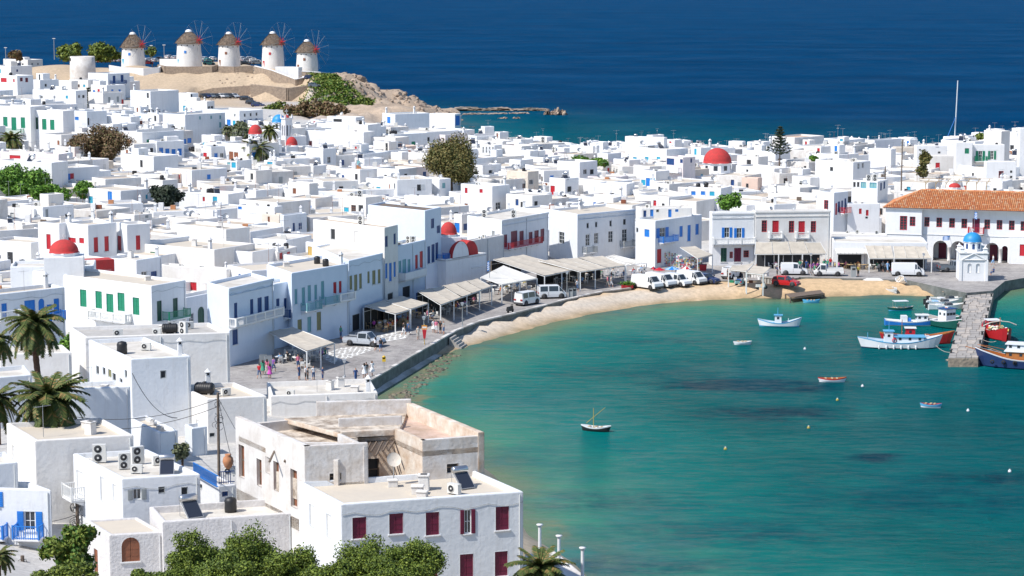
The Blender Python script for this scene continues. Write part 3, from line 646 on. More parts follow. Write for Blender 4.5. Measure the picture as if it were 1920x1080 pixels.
def house(geo, L='', R_='', wm='1', roof=0, eqp='', label=None, cat='house', name='white_house', par=.35, zbase=None, cornice=None, group=None, depth=None, jumble=False):
    n = [float(a) for a in geo.split(',')]; xc, yc = n[0], n[1]
    if len(n) == 6: xl, xr, h, th = n[2:]; yl = yr = None
    else: xl, yl, xr, yr, h = n[2:]
    if h < 0:
        k = -h; h = 8.0
        for _ in range(5): p = P(xc, yc, h); h = T(p.x, p.y) + k
    Cp = P(xc, yc, h)
    if yl is None:
        t_ = rd(th); dR = Vector((math.cos(t_), math.sin(t_))); dL = Vector((-dR.y, dR.x)); wr = solve_len(Cp, dR, xr); wl = solve_len(Cp, dL, xl)
        if not (1.5 < wl < 22): wl = min(22, max(4.0, abs(wl))) if wl > 0 and xl < xc - 3 else 5.5
        if not (1.2 < wr < 60): wr = 5.0
    else:
        a = P(xr, yr, h) - Cp; b_ = P(xl, yl, h) - Cp; wr = a.xy.length; wl = b_.xy.length; dR = a.xy.normalized(); dL = b_.xy.normalized()
    if depth: wl = depth
    ang = math.atan2(dR.y, dR.x); ll = Vector((dL.x * math.cos(-ang) - dL.y * math.sin(-ang), dL.x * math.sin(-ang) + dL.y * math.cos(-ang)))
    poly = [(0, 0), (wr, 0), (wr + ll.x * wl, ll.y * wl), (ll.x * wl, ll.y * wl)]
    cx, cy = Cp.x + dR.x * wr / 2 + dL.x * wl / 2, Cp.y + dR.y * wr / 2 + dL.y * wl / 2
    if zbase is None: zbase = min(T(Cp.x, Cp.y), T(Cp.x + dR.x * wr, Cp.y + dR.y * wr), T(Cp.x + dL.x * wl, Cp.y + dL.y * wl), T(cx, cy)) - .6
    zb = min(zbase, h - 2.2)
    root = empty(name, (Cp.x, Cp.y, zb), ang); H0 = zb
    mW = WM[wm]; holes = {0: [], 3: []}; wins = []; bals = []
    for side, s in ((0, R_), (3, L)):
        dr = dR if side == 0 else -dL; p0 = (Cp.x, Cp.y) if side == 0 else (Cp.x + dL.x * wl, Cp.y + dL.y * wl); LL = wr if side == 0 else wl
        for w_ in parse_w(s):
            st, x, y, pw, ph = w_
            if st[0] == 'B':
                ua, za, _ = wall_hit(p0, dr, x - pw / 2, y + ph / 2); ub, zz, _ = wall_hit(p0, dr, x + pw / 2, y + ph / 2); bals.append((side, max(-.3, ua), min(LL + .6, ub), za, st[1:] or 'W')); continue
            arch = st[0] == 'a' and len(st) > 1; st2 = st[1:] if arch else st
            ua, _, _ = wall_hit(p0, dr, x - pw / 2, y); ub, _, _ = wall_hit(p0, dr, x + pw / 2, y); uc, z1, tt = wall_hit(p0, dr, x, y - ph / 2); _, z0, _ = wall_hit(p0, dr, x, y + ph / 2)
            if st2[0] == 's' and len(st2) > 1: m_ = (ub - ua) / 4; ua += m_; ub -= m_
            wd = max(.45, ub - ua); uc = (ua + ub) / 2; wd = min(wd, LL - .3); uc = min(max(uc, wd / 2 + .12), LL - wd / 2 - .12)
            z0 = max(z0, zb + .1); z1 = min(z1, h - .25)
            if z1 - z0 < .3: continue
            hh = (uc - wd / 2, uc + wd / 2, z0 - H0, z1 - H0, arch)
            if any(hh[0] < g[1] + .05 and hh[1] > g[0] - .05 and hh[2] < g[3] and hh[3] > g[2] for g in holes[side]): continue
            holes[side].append(hh); wins.append((side, uc, z0 - H0, wd, z1 - z0, st2, ph, pw)); PROTECT.append((x, y, tt * cp, pw, ph))
    mb = MB(); E, zr = shell(mb, poly, 0, h - H0, mW, None, holes, par); obj('wall', mb, root)
    m2 = MB(); m2.prism(E, zr - .2, zr, RR[roof] if isinstance(roof, int) else roof); rf = obj('roof', m2, root)
    if cornice:
        cm = MB(); t_ = .09
        for z in (h - H0 - .02 - .28, h - H0 - .9): cm.box(-t_, wr + t_, -t_, -.004, z, z + (.3 if z > h - H0 - .5 else .08), WM.get(cornice, W3))
        obj('cornice', cm, root)
    if yc > 440 or cornice:
        for u in ((wr - .25,) if wr < 8 else (wr - .25, wr * .52)):
            if all(not (g[0] - .2 < u < g[1] + .2) for g in holes[0]): m_ = MB(); m_.tube((u, -.06, .2), (u, -.06, h - H0 - .2), .045, .045, 5, PT['d'] if rnd.random() < .6 else W1); obj('drainpipe', m_, root)
        if wr > 5 and (name == 'apartment_house' or rnd.random() < .2): m_ = MB(); zz = h - H0 - .75; n_ = int(wr / .8); m_.path([(wr * i / n_, -.03, zz + .12 * math.sin(i * 1.7) + rnd.uniform(-.06, .06)) for i in range(n_ + 1)], .014, 4, PT['e']); obj('wall_cable', m_, root)
    for side, uc, z0, wd, hh, st, ph, pw in wins:
        if side == 0: loc = (uc, .11, z0); rz = 0
        else:
            q = Vector((ll.x * wl, ll.y * wl)); d = -ll; q = q + d * uc; nrm = Vector((d.y, -d.x)); q = q - nrm * .11; loc = (q.x, q.y, z0); rz = math.atan2(d.y, d.x)
        nm = 'door' if (hh > 1.85 and hh / wd > 1.75) else 'window'
        o = obj(nm, wmesh(wd, hh, st), root, loc, (0, 0, rz))
        if st[0] == 's' and len(st) > 1:
            for sx_ in (-1, 1): obj('shutter', shutter_mesh(wd / 2 + .03, hh, st[-1]), o, (sx_ * (wd * .75 + .04), -.115, 0))
        if ph > 24 and side == 0:
            sm = MB(); sm.box(-wd / 2 - .1, wd / 2 + .1, -.2, -.113, -.1, -.0, W1); obj('sill', sm, o)
    for side, ua, ub, z, st in bals:
        if side == 0: balcony(root, ua, ub, z - H0, 1.0 if st != 'S' else 1.2, st)
        else: d = -ll; q = Vector((ll.x * wl, ll.y * wl)); balcony(root, ua, ub, z - H0, 1.0, st, rot=math.atan2(d.y, d.x), loc=(q.x, q.y, 0))
    eqs = []
    inn = lambda a, b: (poly[1][0] * a + poly[3][0] * b, poly[3][1] * b)
    if eqp == 'auto':
        area = wr * wl; k = 1 + (area > 35) + (area > 80) + (rnd.random() < .5); eqp = ''.join(rnd.choice('ccsaAtDhhdnnNxa') for _ in range(k))
    used = []
    for i, c in enumerate(eqp):
        for _ in range(8):
            a, b_ = rnd.uniform(.15, .85), rnd.uniform(.2, .85)
            if c in 'c': a, b_ = rnd.choice([(.08, .1), (.92, .12), (.08, .9), (.9, .9), (.5, .93)])
            if all(abs(a - u[0]) * wr + abs(b_ - u[1]) * wl > 1.5 for u in used): break
        used.append((a, b_)); q = inn(a, b_)
        sc = min(1, max(.6, min(wl, wr) / 4)); equip(c, root, (q[0], q[1], zr - .02), rnd.uniform(-.7, .7) - ang if c != 'c' else rnd.uniform(-.2, .2), sc * rnd.uniform(.9, 1.08)); eqs.append(c)
    if jumble and wr * wl > 22:
        for _ in range(rnd.choice([0, 1, 1, 2]) if wr * wl > 45 else rnd.choice([0, 1])):
            rw, rl, rh = rnd.uniform(1.6, min(4, wr * .5)), rnd.uniform(1.6, min(4, wl * .5)), rnd.uniform(.7, 2.3); a_, b_ = rnd.choice([.05, .5]), rnd.choice([.45, .5]); q = inn(a_ + .02, b_)
            m_ = MB(); E2, z2 = shell(m_, [(0, 0), (rw, 0), (rw, rl), (0, rl)], -.1, rh, rnd.choice([W1, W1, W2, W3]), None, {3: [(rl * .35, rl * .35 + .7, .0, 1.7, False)]} if rh > 1.9 else {}, .15, .15); rr_o = obj('roof_room', m_, root, (q[0], q[1], zr)); m_ = MB(); m_.prism(E2, z2 - .1, z2, rnd.choice(RR[:3])); obj('roof', m_, rr_o)
            if rh > 1.9: obj('door', wmesh(.7, 1.7, rnd.choice('bktroew')), rr_o, (.1, rl * .65 - .35, 0), (0, 0, -math.pi / 2))
        if rnd.random() < .4: q = inn(.04, rnd.uniform(.2, .4)); m_ = MB(); m_.box(0, wr * .9, -.1, .1, -.05, rnd.uniform(.3, .7), mW); obj('roof_divider', m_, root, (q[0], q[1], zr))
    px = proj((cx, cy, h))
    HOUSES.append(dict(o=root, px=px[0], py=px[1], d=px[2], wins=[(w[5], w[7] * w[6]) for w in wins], eq=eqs, wm=wm, w=wr, l=wl, h=h - zbase, label=label, cat=cat, c=(cx, cy), r=math.hypot(wr, wl) / 2, group=group, bal=len(bals), wr=wr, wl=wl, ang=ang, top=h, fill=False, xl=xl, xr=xr))
    return root
# ---------------------------------------------------------------- the houses one by one: geo | left wall | right wall | opts
TAB = r"""
640,945,560,903,981,921,12|w585,967,9,40 w617,986,9,42|p674,990,26,40 p743,982,26,38 p811,982,25,43 sp877,978,17,45 p942,972,25,44 p875,1062,25,46 p940,1057,24,46 p808,1068,25,44|wm=3 roof=0 eqp=hxxsax zbase=1 name=apartment_house label=long white building with two rows of closed burgundy shutters above the water
305,978,280,950,550,961,9.4|||wm=5 roof=1 eqp=hD zbase=3 par=.45 label=low rough stucco house with solar heater and black drum on its roof
205,1003,160,975,306,997,8.6|o180,1055,7,50|ao245,1030,34,46|wm=5 roof=0 zbase=2 par=.1 label=rough stucco annex with a big arched brown window behind the bottom trees
229,897,137,850,375,888,11|w192,917,7,44 w215,923,7,28 w150,905,12,42 Bw150,922,18,10|se257,927,32,20 k303,919,8,13 k346,921,10,16|wm=3 roof=1 eqp=haAAaA zbase=4 label=white house with flat pale roof crowded by air conditioners above the red dome
-20,915,-60,900,96,918,10|bn-40,950,9,20|sb56,977,44,36 sb-8,930,20,40 Bb57,1000,50,10 Bb3,1000,24,10|wm=3 zbase=3 label=shaded white house with open blue shutters over a blue balcony, bottom left
66,826,12,793,250,815,12|w105,850,5,20 w27,850,7,26|k104,813,22,8|wm=2 roof=0 eqp=nsx zbase=5 label=white house with a cream roof terrace and stair hood below the short palm
130,729,110,718,244,724,12|||wm=3 roof=1 eqp=nx zbase=5 label=white house whose flat roof lies right of the short palm
246,673,166,637,357,667,12.2|k183,694,5,16 k195,696,5,14 v206,700,6,14 k214,707,6,14 k227,714,5,9 k236,701,4,14|k306,702,11,15|wm=3 roof=1 eqp=aDc zbase=4 label=tall white house with one square dark window and six small ones on its sunny side
160,632,130,613,430,623,11|||wm=2 roof=3 eqp=aAtaax zbase=4 label=wide low white building with tanks on its grey roof behind the tall white house
0,664,-14,650,134,660,10|||wm=2 roof=1 eqp=c zbase=4 label=plain pale house behind the tall palm trunk
-10,708,-22,690,60,702,11.3|||wm=3 roof=1 zbase=5 label=small shaded white house under the tall palm
508,742,500,716,708,735,5.2||k586,742,8,4|wm=2 roof=1 eqp=sscaxn zbase=1 par=.5 label=low white waterside house with a walled flat roof beside the promenade
487,760,478,748,712,754,4.0|||wm=2 roof=1 zbase=1 label=lower white step of building in front of the walled flat roof
389,748,332,722,500,742,9|w372,800,8,24 k350,793,3,20|k373,817,6,8|wm=2 roof=0 eqp=atcc zbase=2 label=white house carrying a lying black water tank behind the leaning utility pole
360,803,346,796,388,799,7.6|||wm=3 roof=1 zbase=3 label=small white box house with a vent pair beside the blue stair railing
300,812,243,784,333,806,8|k255,803,3,5 k266,811,3,5||wm=3 roof=0 eqp=xs zbase=3 label=white house with drain holes along its parapet and a bread oven on the roof
-8,870,-30,850,33,866,11.6|||wm=3 roof=1 zbase=5 label=small white house at the left edge above the blue shuttered one
-5,552,-30,545,121,538,12|b-15,580,8,20|b8,582,10,26 b56,578,20,30 ab78,582,11,44 b93,576,10,10 b106,574,10,28 Bb100,595,28,10 BW12,595,40,10|wm=3 roof=0 eqp=cn label=pale house with several blue doors and blue railing behind the tall palm
284,536,61,508,348,525,11|g156,559,12,32 g185,562,12,32 g206,568,13,34 g227,566,13,34 g255,574,12,32 BW212,588,70,12|G299,583,9,38 G329,577,9,36 Bg325,595,40,10|wm=1 roof=0 eqp=x par=.3 label=long white mansion with five tall green shutters and a white balcony
349,558,335,553,406,547,8||d359,598,9,20 aG377,593,12,36 d393,593,8,22|wm=3 roof=1 label=shaded white house with a dark arched door beside the green shutter mansion
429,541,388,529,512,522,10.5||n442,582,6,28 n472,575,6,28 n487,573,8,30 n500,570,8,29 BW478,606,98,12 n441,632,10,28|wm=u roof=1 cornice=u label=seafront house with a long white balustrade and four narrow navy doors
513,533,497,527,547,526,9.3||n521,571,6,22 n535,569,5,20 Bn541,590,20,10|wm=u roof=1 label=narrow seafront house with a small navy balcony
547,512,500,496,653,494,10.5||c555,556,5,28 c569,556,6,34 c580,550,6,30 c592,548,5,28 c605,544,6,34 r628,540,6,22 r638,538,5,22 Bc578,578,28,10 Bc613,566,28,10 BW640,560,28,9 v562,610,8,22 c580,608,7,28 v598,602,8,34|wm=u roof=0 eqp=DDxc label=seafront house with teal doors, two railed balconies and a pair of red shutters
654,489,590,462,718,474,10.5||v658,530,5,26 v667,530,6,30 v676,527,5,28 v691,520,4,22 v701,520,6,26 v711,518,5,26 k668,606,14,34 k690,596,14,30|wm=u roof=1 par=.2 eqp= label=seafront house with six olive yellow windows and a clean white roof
721,427,587,411,746,421,13.5|k624,439,8,20 w669,445,9,22|n724,453,5,20 n740,448,4,20 b724,508,4,28 b732,510,5,34 b740,505,4,28 k732,560,10,22|wm=2 roof=2 eqp=A label=high seafront building with tan roof edge and slim blue doors
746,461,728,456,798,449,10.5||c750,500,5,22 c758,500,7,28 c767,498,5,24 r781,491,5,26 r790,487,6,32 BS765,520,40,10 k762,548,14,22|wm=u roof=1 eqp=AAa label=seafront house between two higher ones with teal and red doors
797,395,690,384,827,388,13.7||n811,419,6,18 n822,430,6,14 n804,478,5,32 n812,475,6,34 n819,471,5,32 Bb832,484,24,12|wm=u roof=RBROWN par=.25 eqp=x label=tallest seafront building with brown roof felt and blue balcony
941,413,876,404,1028,398,9.5|e925,440,5,14|p947,452,8,24 p964,448,12,30 p978,446,8,26 p995,446,7,22 p1006,445,8,26 p1017,441,7,24 Br975,462,64,10|wm=3 roof=1 cornice=3 eqp=AA label=white house with burgundy shutters above a long red balcony
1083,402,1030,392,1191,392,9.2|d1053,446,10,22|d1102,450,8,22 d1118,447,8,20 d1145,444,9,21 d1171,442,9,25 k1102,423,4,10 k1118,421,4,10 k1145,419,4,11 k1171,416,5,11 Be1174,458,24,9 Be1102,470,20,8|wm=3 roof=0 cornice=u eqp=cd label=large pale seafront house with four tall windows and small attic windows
1229,414,1192,409,1316,402,8.8|b1213,437,9,14 k1194,431,4,9|sb1242,436,22,18 b1277,434,6,20 b1292,437,6,30 b1307,430,6,20 Bb1248,449,28,12 r1236,480,8,26 d1206,485,8,14|wm=3 roof=1 label=white house with blue balcony and blue doors above the souvenir shop
1203,390,1192,386,1298,389,10.1||n1209,402,5,15 b1222,401,6,18 k1233,395,3,6 k1246,391,3,8 b1256,397,6,20 b1269,391,6,12|wm=2 roof=0 eqp=xa label=upper white house with a row of blue doors behind the souvenir shop
1336,399,1330,396,1417,401,9.7||sb1363,436,18,19 sb1386,437,18,19 BW1375,452,78,10 G1357,478,11,26 p1383,478,13,26 fr1399,476,10,13 fr1371,478,6,12|wm=1 roof=1 eqp= cornice=1 label=bright white house with two pairs of open blue shutters and a white balcony
1417,396,1411,393,1557,398,9.9||fr1433,424,10,22 r1454,426,12,25 fr1484,425,10,22 r1503,427,12,25 fr1525,425,10,21 BW1453,441,24,10 BW1503,441,24,10|wm=2 roof=0 cornice=2 eqp=dd label=two storey white house with five red windows above the widest cream awning
1564,361,1531,350,1590,353,10.5|fr1549,386,8,22|r1568,392,3,22 n1573,388,4,20 n1579,386,3,20 n1585,382,3,20 Br1582,397,16,5|wm=3 roof=0 label=narrow white house with one red glazed door facing left
1590,382,1583,379,1650,377,8.5||r1613,396,5,10 r1626,399,5,11 k1625,408,4,4|wm=1 roof=0 eqp=asx label=small white house with two tiny red windows beside the orange tiled roof
1560,437,1556,434,1664,440,5.6||k1625,412,4,4|wm=2 roof=3 eqp=AAAaa label=low restaurant roof crowded with air conditioners left of the town hall
1646,340,1597,338,1665,331,11|k1602,346,4,10 k1609,346,4,10 qt1619,346,10,13 qt1637,346,13,13|n1652,350,3,14 n1658,347,3,14|wm=1 roof=1 eqp=AA label=white house with wide aqua glazed windows
1600,304,1529,300,1632,292,11.5|k1559,317,6,8|d1610,310,4,14 d1618,308,4,14|wm=1 roof=0 eqp=axxx label=large plain white house with one small dark window and terrace chairs on the roof
1490,258,1447,257,1545,258,9.5||||wm=2 roof=TERRA eqp= label=old house with cream walls and a rusty flat roof against the sea
1505,317,1484,313,1520,311,9.3|ab1493,338,13,20||wm=1 roof=1 eqp=s label=small white house with a bright blue arched doorway
1452,316,1380,309,1484,311,9.2|k1401,320,4,5||wm=1 roof=0 eqp=Cnd label=broad white house right of the great red dome
1421,334,1391,332,1429,330,8.5|k1401,348,5,8||wm=s roof=TERRA eqp= label=small salmon pink house with a little dark window
1422,294,1382,292,1440,290,10|k1404,304,8,9||wm=2 roof=0 eqp=a label=white house with a shaded veranda right of the great red dome
1671,280,1629,277,1680,276,11.5|||wm=1 roof=1 eqp=cc label=plain tall white house left of the cream gabled wall
1680,276,1674,275,1738,276,10.5||d1706,292,6,10|wm=c roof=0 label=cream house with a tall pole standing before it
1742,292,1736,291,1832,292,11||r1758,312,8,14 r1806,314,8,13|wm=2 roof=1 label=white house with two red shuttered windows under the yacht mast
1719,273,1714,272,1776,273,12.5||k1761,286,5,4 k1725,281,3,3|wm=1 roof=1 eqp=ch label=white upper house with a tiny slot window left of the green shutters
1793,267,1789,266,1824,268,14||g1813,283,8,10|wm=1 roof=0 eqp=h label=white upper house with one closed green shutter
1824,271,1820,270,1884,272,13.5||sg1838,293,16,20 sg1860,291,14,16 t1837,323,13,23 Bg1838,299,22,6|wm=1 roof=1 eqp=D label=white house with open green shutters above a turquoise door
1850,303,1845,301,1906,300,11.5||fr1877,327,9,13 k1896,322,4,5 k1896,332,4,5|wm=1 roof=2 label=white house with one small red glazed window near the right edge
1878,246,1845,243,1894,243,15.5|||wm=2 roof=0 eqp=nc label=white rooftop block highest at the upper right
1913,240,1908,238,1955,240,17|||wm=1 roof=1 label=tall white block cut by the upper right edge
1640,263,1622,262,1690,263,11|||wm=1 roof=1 eqp=ccn label=white waterfront house with two stout chimneys before the open sea
1590,262,1545,261,1622,262,10|||wm=1 roof=1 eqp=Nn label=low white waterfront house with tv antennas before the open sea
741,214,717,212,805,207,-6|b729,225,6,12||wm=3 roof=1 eqp=cc label=white house with a bright blue door and a long shaded blank wall
853,214,805,211,864,213,-5||b858,226,8,18|wm=1 roof=1 label=white seaside house with one blue painted end wall
667,220,613,222,683,217,-6|k633,226,16,6||wm=1 roof=0 eqp=d label=white house with a wide dark roof terrace opening below the brown bushes
690,234,585,233,714,231,-5.5|||wm=1 roof=1 eqp=tcs label=long white house with a black tank below the brown bushes
800,248,725,246,860,243,-5.5|k766,255,3,5|k790,262,5,8|wm=1 roof=1 eqp=caa label=long low white house near the rocky inlet
682,248,557,244,703,244,-7|fr582,270,6,12 k608,270,3,3||wm=1 roof=1 eqp=cnxx label=wide white house with a red framed window right of the bell tower
725,266,700,264,746,262,-6|w723,274,5,8||wm=1 roof=0 eqp= label=
606,279,574,277,630,275,-6||d617,300,6,12|wm=1 roof=1 eqp=h label=
644,285,632,284,676,282,-5|||wm=1 roof=0 eqp=h label=
720,283,692,281,765,280,-5|||wm=1 roof=2 eqp=ax label=
588,311,557,309,612,307,-5|k571,319,6,12||wm=1 roof=0 eqp=h label=white box house with one dark open doorway
683,298,665,296,720,295,-5|c672,305,6,8||wm=1 roof=1 eqp=h label=
787,249,757,247,806,246,-5|||wm=3 roof=1 eqp= label=
824,336,783,334,845,332,-6|w800,350,3,5|c832,348,6,10|wm=1 roof=1 eqp=d label=white cube house left below the big olive tree
843,370,758,366,851,366,-6|||wm=1 roof=0 eqp=dD label=white house with a long blank sunny wall behind the tallest seafront building
733,337,686,333,770,332,-5|||wm=1 roof=1 eqp=d label=
686,370,640,366,716,364,-6|||wm=2 roof=2 eqp=aA label=
835,253,800,250,877,249,-5|||wm=p roof=1 eqp=c label=
927,272,900,270,941,268,-6|d906,281,3,12 d912,281,3,12 d918,281,3,12 d924,281,3,12||wm=1 roof=0 eqp=h label=white house with a row of white glazed bays below the inlet
978,274,937,272,1005,270,-6|||wm=2 roof=TERRA eqp=n label=house with a broad faded orange roof facing the sea
1025,257,1016,255,1036,254,-6|||wm=1 roof=1 eqp=N label=
1112,274,1068,272,1124,271,-6|||wm=1 roof=1 eqp=hn label=
1245,258,1172,258,1251,256,11.5|||wm=1 roof=1 eqp=nnNh label=broad tall white block on the waterfront left of the great red dome
1281,295,1249,294,1304,290,-8|n1257,303,14,12 n1278,302,5,7 Bw1263,317,30,7|n1296,301,3,8|wm=p roof=1 label=pale pink house with dark blue openings and a balcony left of the great red dome
1087,304,1045,301,1120,299,-7|||wm=1 roof=0 eqp=n label=
923,349,864,345,956,343,-7.5|r874,357,5,10 r902,358,6,7 o874,390,6,17|d934,386,9,14|wm=1 roof=1 eqp=cad label=white house with two little red windows and an outer stair
1025,362,955,352,1035,358,-6|b984,361,4,17||wm=1 roof=1 eqp=hh label=
1150,371,1088,366,1173,367,-6|b1115,384,5,10 b1141,383,11,5||wm=1 roof=0 eqp=cnn label=white house with a small blue door and a wide blue slot window
1230,321,1200,319,1255,316,-6|||wm=1 roof=0 eqp=a label=
1352,353,1290,350,1373,349,-6|b1300,362,8,7 b1318,362,8,7 t1335,363,9,8 b1283,358,5,6||wm=1 roof=CRM eqp=DDxx label=white house with three square blue shutters under a peach coloured vault
532,404,525,402,575,399,8.5||n551,428,4,20 n563,424,6,12|wm=3 roof=1 label=shaded white gabled house with two dark blue openings
524,403,490,400,530,400,8|o504,414,3,16||wm=c roof=2 eqp=axx label=cream walled terrace house with a rust brown door
424,430,323,419,468,421,-6.5|||wm=2 roof=0 eqp=xs label=broad cream topped house left of the gabled blue house
605,457,573,453,640,452,9.5|y581,471,8,18|v613,470,5,8 v626,466,5,8|wm=1 roof=1 eqp=s label=small white house with a bright ochre door on the seafront roofs
520,472,488,468,557,462,8.5|r497,487,6,8|r527,480,6,12 r541,481,6,18|wm=2 roof=0 eqp=cDDaa label=white house with three red openings behind the seafront row
515,388,445,384,530,385,-5|b447,388,7,8 c478,389,6,4 b501,385,8,5||wm=1 roof=0 eqp=Dxsc label=white house with three small sky blue windows
580,344,540,342,596,341,-6|o552,358,6,10||wm=2 roof=1 eqp= label=white house with one orange shutter
480,357,455,355,500,353,-5.5|||wm=1 roof=1 eqp=hx label=
480,320,458,318,510,316,-6|k472,331,5,12||wm=2 roof=0 eqp=n label=
425,323,405,322,442,320,-4.5|k412,331,4,8 k421,332,4,7||wm=2 roof=0 eqp=hD label=
444,302,424,301,449,300,-5|c429,309,6,10 t438,309,8,11||wm=1 roof=2 eqp=DD label=white hut with a turquoise double door
518,302,495,300,535,298,-5|t506,306,10,9||wm=1 roof=1 eqp=cx label=white hut with a turquoise door and a grey awning
396,275,380,273,425,271,-5.5|||wm=3 roof=1 eqp=nD label=
402,254,378,252,420,250,-5|||wm=1 roof=1 eqp= label=
52,112,6,110,80,108,-3|||wm=2 roof=2 eqp=Ds label=
32,142,0,140,62,140,-6|r7,150,11,8 r26,151,3,6|fr40,149,5,7 fr50,150,5,8|wm=1 roof=0 eqp=xD label=white house with four little red windows at the upper left
134,152,95,151,146,150,-4.5|k120,152,16,4||wm=2 roof=1 eqp= label=
142,170,61,166,163,168,-6|||wm=1 roof=1 eqp=dh label=
202,138,165,136,243,134,-7||n214,149,5,14 n229,147,5,13 Bn220,155,28,5|wm=3 roof=1 label=white house with two dark blue doors below the first thatched windmill
205,128,203,127,258,126,16.6||t213,129,8,6 t230,129,4,5 t251,135,8,13 c262,130,4,5|wm=1 roof=1 name=mill_cottage label=low white cottage with a turquoise door directly under the first thatched windmill
193,174,165,172,232,171,-6||e205,187,4,10 e221,186,4,10 r238,193,4,14|wm=2 roof=0 eqp=c label=
282,171,244,170,335,169,-8.5|k277,179,4,10 k277,202,3,10||wm=1 roof=1 eqp=c label=tall white house with a blank shaded end wall above the town
347,215,305,211,422,209,-8||c375,221,3,6 c396,220,3,6 c413,220,3,7 c413,234,4,10|wm=3 roof=1 eqp=c label=shaded white house with four small teal windows
449,208,385,205,493,203,-8|c391,202,4,6 c401,203,3,5 c408,204,4,6 b429,233,7,18 t439,231,5,10 d440,216,3,6|k459,216,3,6 k470,215,3,6 k481,214,3,6 n459,228,4,7 n470,227,5,7 n481,226,4,8|wm=3 roof=1 label=three storey white building with a bright blue door beside the olive bush
118,208,61,200,139,205,-8|g83,233,8,20 g98,234,8,19 G67,231,9,22||wm=1 roof=2 label=white house with three green doors at the left below the small pine
57,200,-10,196,62,198,-8|g10,228,8,18 g26,232,9,24 g43,230,8,20 Bg25,246,40,4||wm=1 roof=0 label=white house with green shutters and balcony at the left edge
163,209,139,207,200,205,-7|b144,222,7,6 n145,242,7,6|k131,230,3,14|wm=3 roof=1 label=
245,219,178,215,262,216,-6|t209,235,9,9 t227,236,9,8 t236,210,4,9||wm=1 roof=1 eqp= label=
298,215,250,213,325,211,-6|k291,222,4,11 t262,219,4,3||wm=1 roof=1 eqp=c label=
372,231,328,228,397,228,-5||c385,240,10,6|wm=2 roof=0 eqp=aa label=
290,244,240,241,301,241,-5|k245,236,5,5 k256,236,5,5||wm=1 roof=1 eqp= label=
357,175,335,174,372,173,-4||k356,180,3,8|wm=1 roof=1 label=tiny white kiosk house beside the upper car park
388,190,335,189,402,188,-4|||wm=2 roof=0 eqp=c label=
97,305,-5,300,127,302,-8|||wm=1 roof=1 eqp=hd label=large white house with a clean wall left above the bright green trees
110,289,0,284,126,286,-9|r28,295,20,8 k62,297,6,8||wm=p roof=0 label=
170,322,148,320,208,318,-5|k163,328,3,6||wm=1 roof=1 eqp=dn label=
288,293,226,290,334,290,-7|k265,307,5,14||wm=1 roof=1 eqp=dadn label=
226,358,152,353,288,352,-5|t170,375,8,14 b206,367,8,17|t275,369,3,8|wm=1 roof=0 eqp=nc label=white house with one turquoise and one blue shutter left of the dark tree
305,338,272,335,333,334,-6|||wm=2 roof=0 eqp=D label=
338,325,322,323,356,322,-5|r337,331,5,9||wm=s roof=TERRA label=small salmon house with one red window
428,364,345,356,458,361,-5|t403,376,8,15 r382,373,4,8||wm=1 roof=1 eqp=tch label=white house with a turquoise framed door left of centre
312,392,291,389,348,388,-4|ab298,387,8,21|b330,393,6,11|wm=1 roof=1 label=small white house with a bright blue arched door
80,388,38,384,138,385,-5|k42,404,3,9|e88,401,5,17 k126,404,8,6|wm=1 roof=0 eqp=ax label=
252,403,218,400,285,398,-4.5||e275,405,6,7|wm=2 roof=0 eqp=xs label=
165,422,122,417,218,417,-8|r135,450,14,9 r153,451,9,10|r180,459,8,28 r200,457,8,28|wm=1 roof=0 eqp=cc label=white house with red shutters on both walls behind the small red dome
238,421,218,418,281,418,-8.1|r224,456,7,27|r259,455,8,27|wm=1 roof=0 label=white corner house with two tall red shutters right of the small red dome
111,419,71,414,121,416,-8|r91,453,8,28||wm=1 roof=0 eqp=s label=white wing with a single tall red shutter left of the small red dome
402,468,262,461,478,456,-6.5|g286,478,9,12|k440,462,3,3|wm=2 roof=0 eqp=nscx label=wide pale house with one bright green square shutter
19,500,-5,492,176,490,-7|||wm=3 roof=1 eqp=Dxs label=long shaded house with clay pots on the roof at the left edge
256,488,195,482,303,479,-6|||wm=3 roof=1 eqp=s label=
42,422,-30,418,72,418,-6|k30,436,4,8||wm=2 roof=1 eqp=hx label=
58,455,-20,452,62,450,-5|||wm=1 roof=0 eqp=c label=
95,131,60,128,130,128,-4|||wm=1 roof=0 eqp=x label=
165,150,130,147,200,146,-5|||wm=2 roof=1 eqp=D label=
20,124,-20,122,60,121,-4|||wm=1 roof=0 eqp=h label=
228,153,205,150,262,149,-4|||wm=1 roof=1 eqp= label=
75,150,50,148,110,147,-4|||wm=1 roof=1 eqp=c label=
200,160,170,158,235,157,-4|||wm=1 roof=1 eqp= label=
425,505,300,490,440,500,-5|||wm=2 roof=1 eqp=caxa label=
460,500,425,497,485,494,-5|b452,516,8,14||wm=2 roof=1 eqp=s label=white roof hut with a deep blue hatch behind the seafront row
60,560,-20,560,62,556,-3|||wm=1 roof=0 label=
875,330,845,328,885,328,-5|||wm=1 roof=1 label=
905,310,882,309,940,307,-5|k893,325,7,9|k920,322,7,6|wm=1 roof=0 eqp=nx label=
990,322,950,320,1010,318,-6|||wm=c roof=0 eqp=D label=
976,300,955,298,1000,297,-5||e985,312,6,8|wm=1 roof=1 label=
1180,300,1150,298,1200,296,-5|||wm=1 roof=1 eqp=h label=
1175,345,1120,342,1190,340,-5|||wm=1 roof=1 eqp=n label=
1060,335,1030,333,1085,331,-5|||wm=1 roof=1 eqp=hh label=
1140,288,1120,287,1165,285,-6|||wm=1 roof=1 eqp=n label=
1300,318,1255,316,1330,315,-5|k1262,330,8,8|t1316,330,4,7|wm=c roof=0 eqp=AAa label=
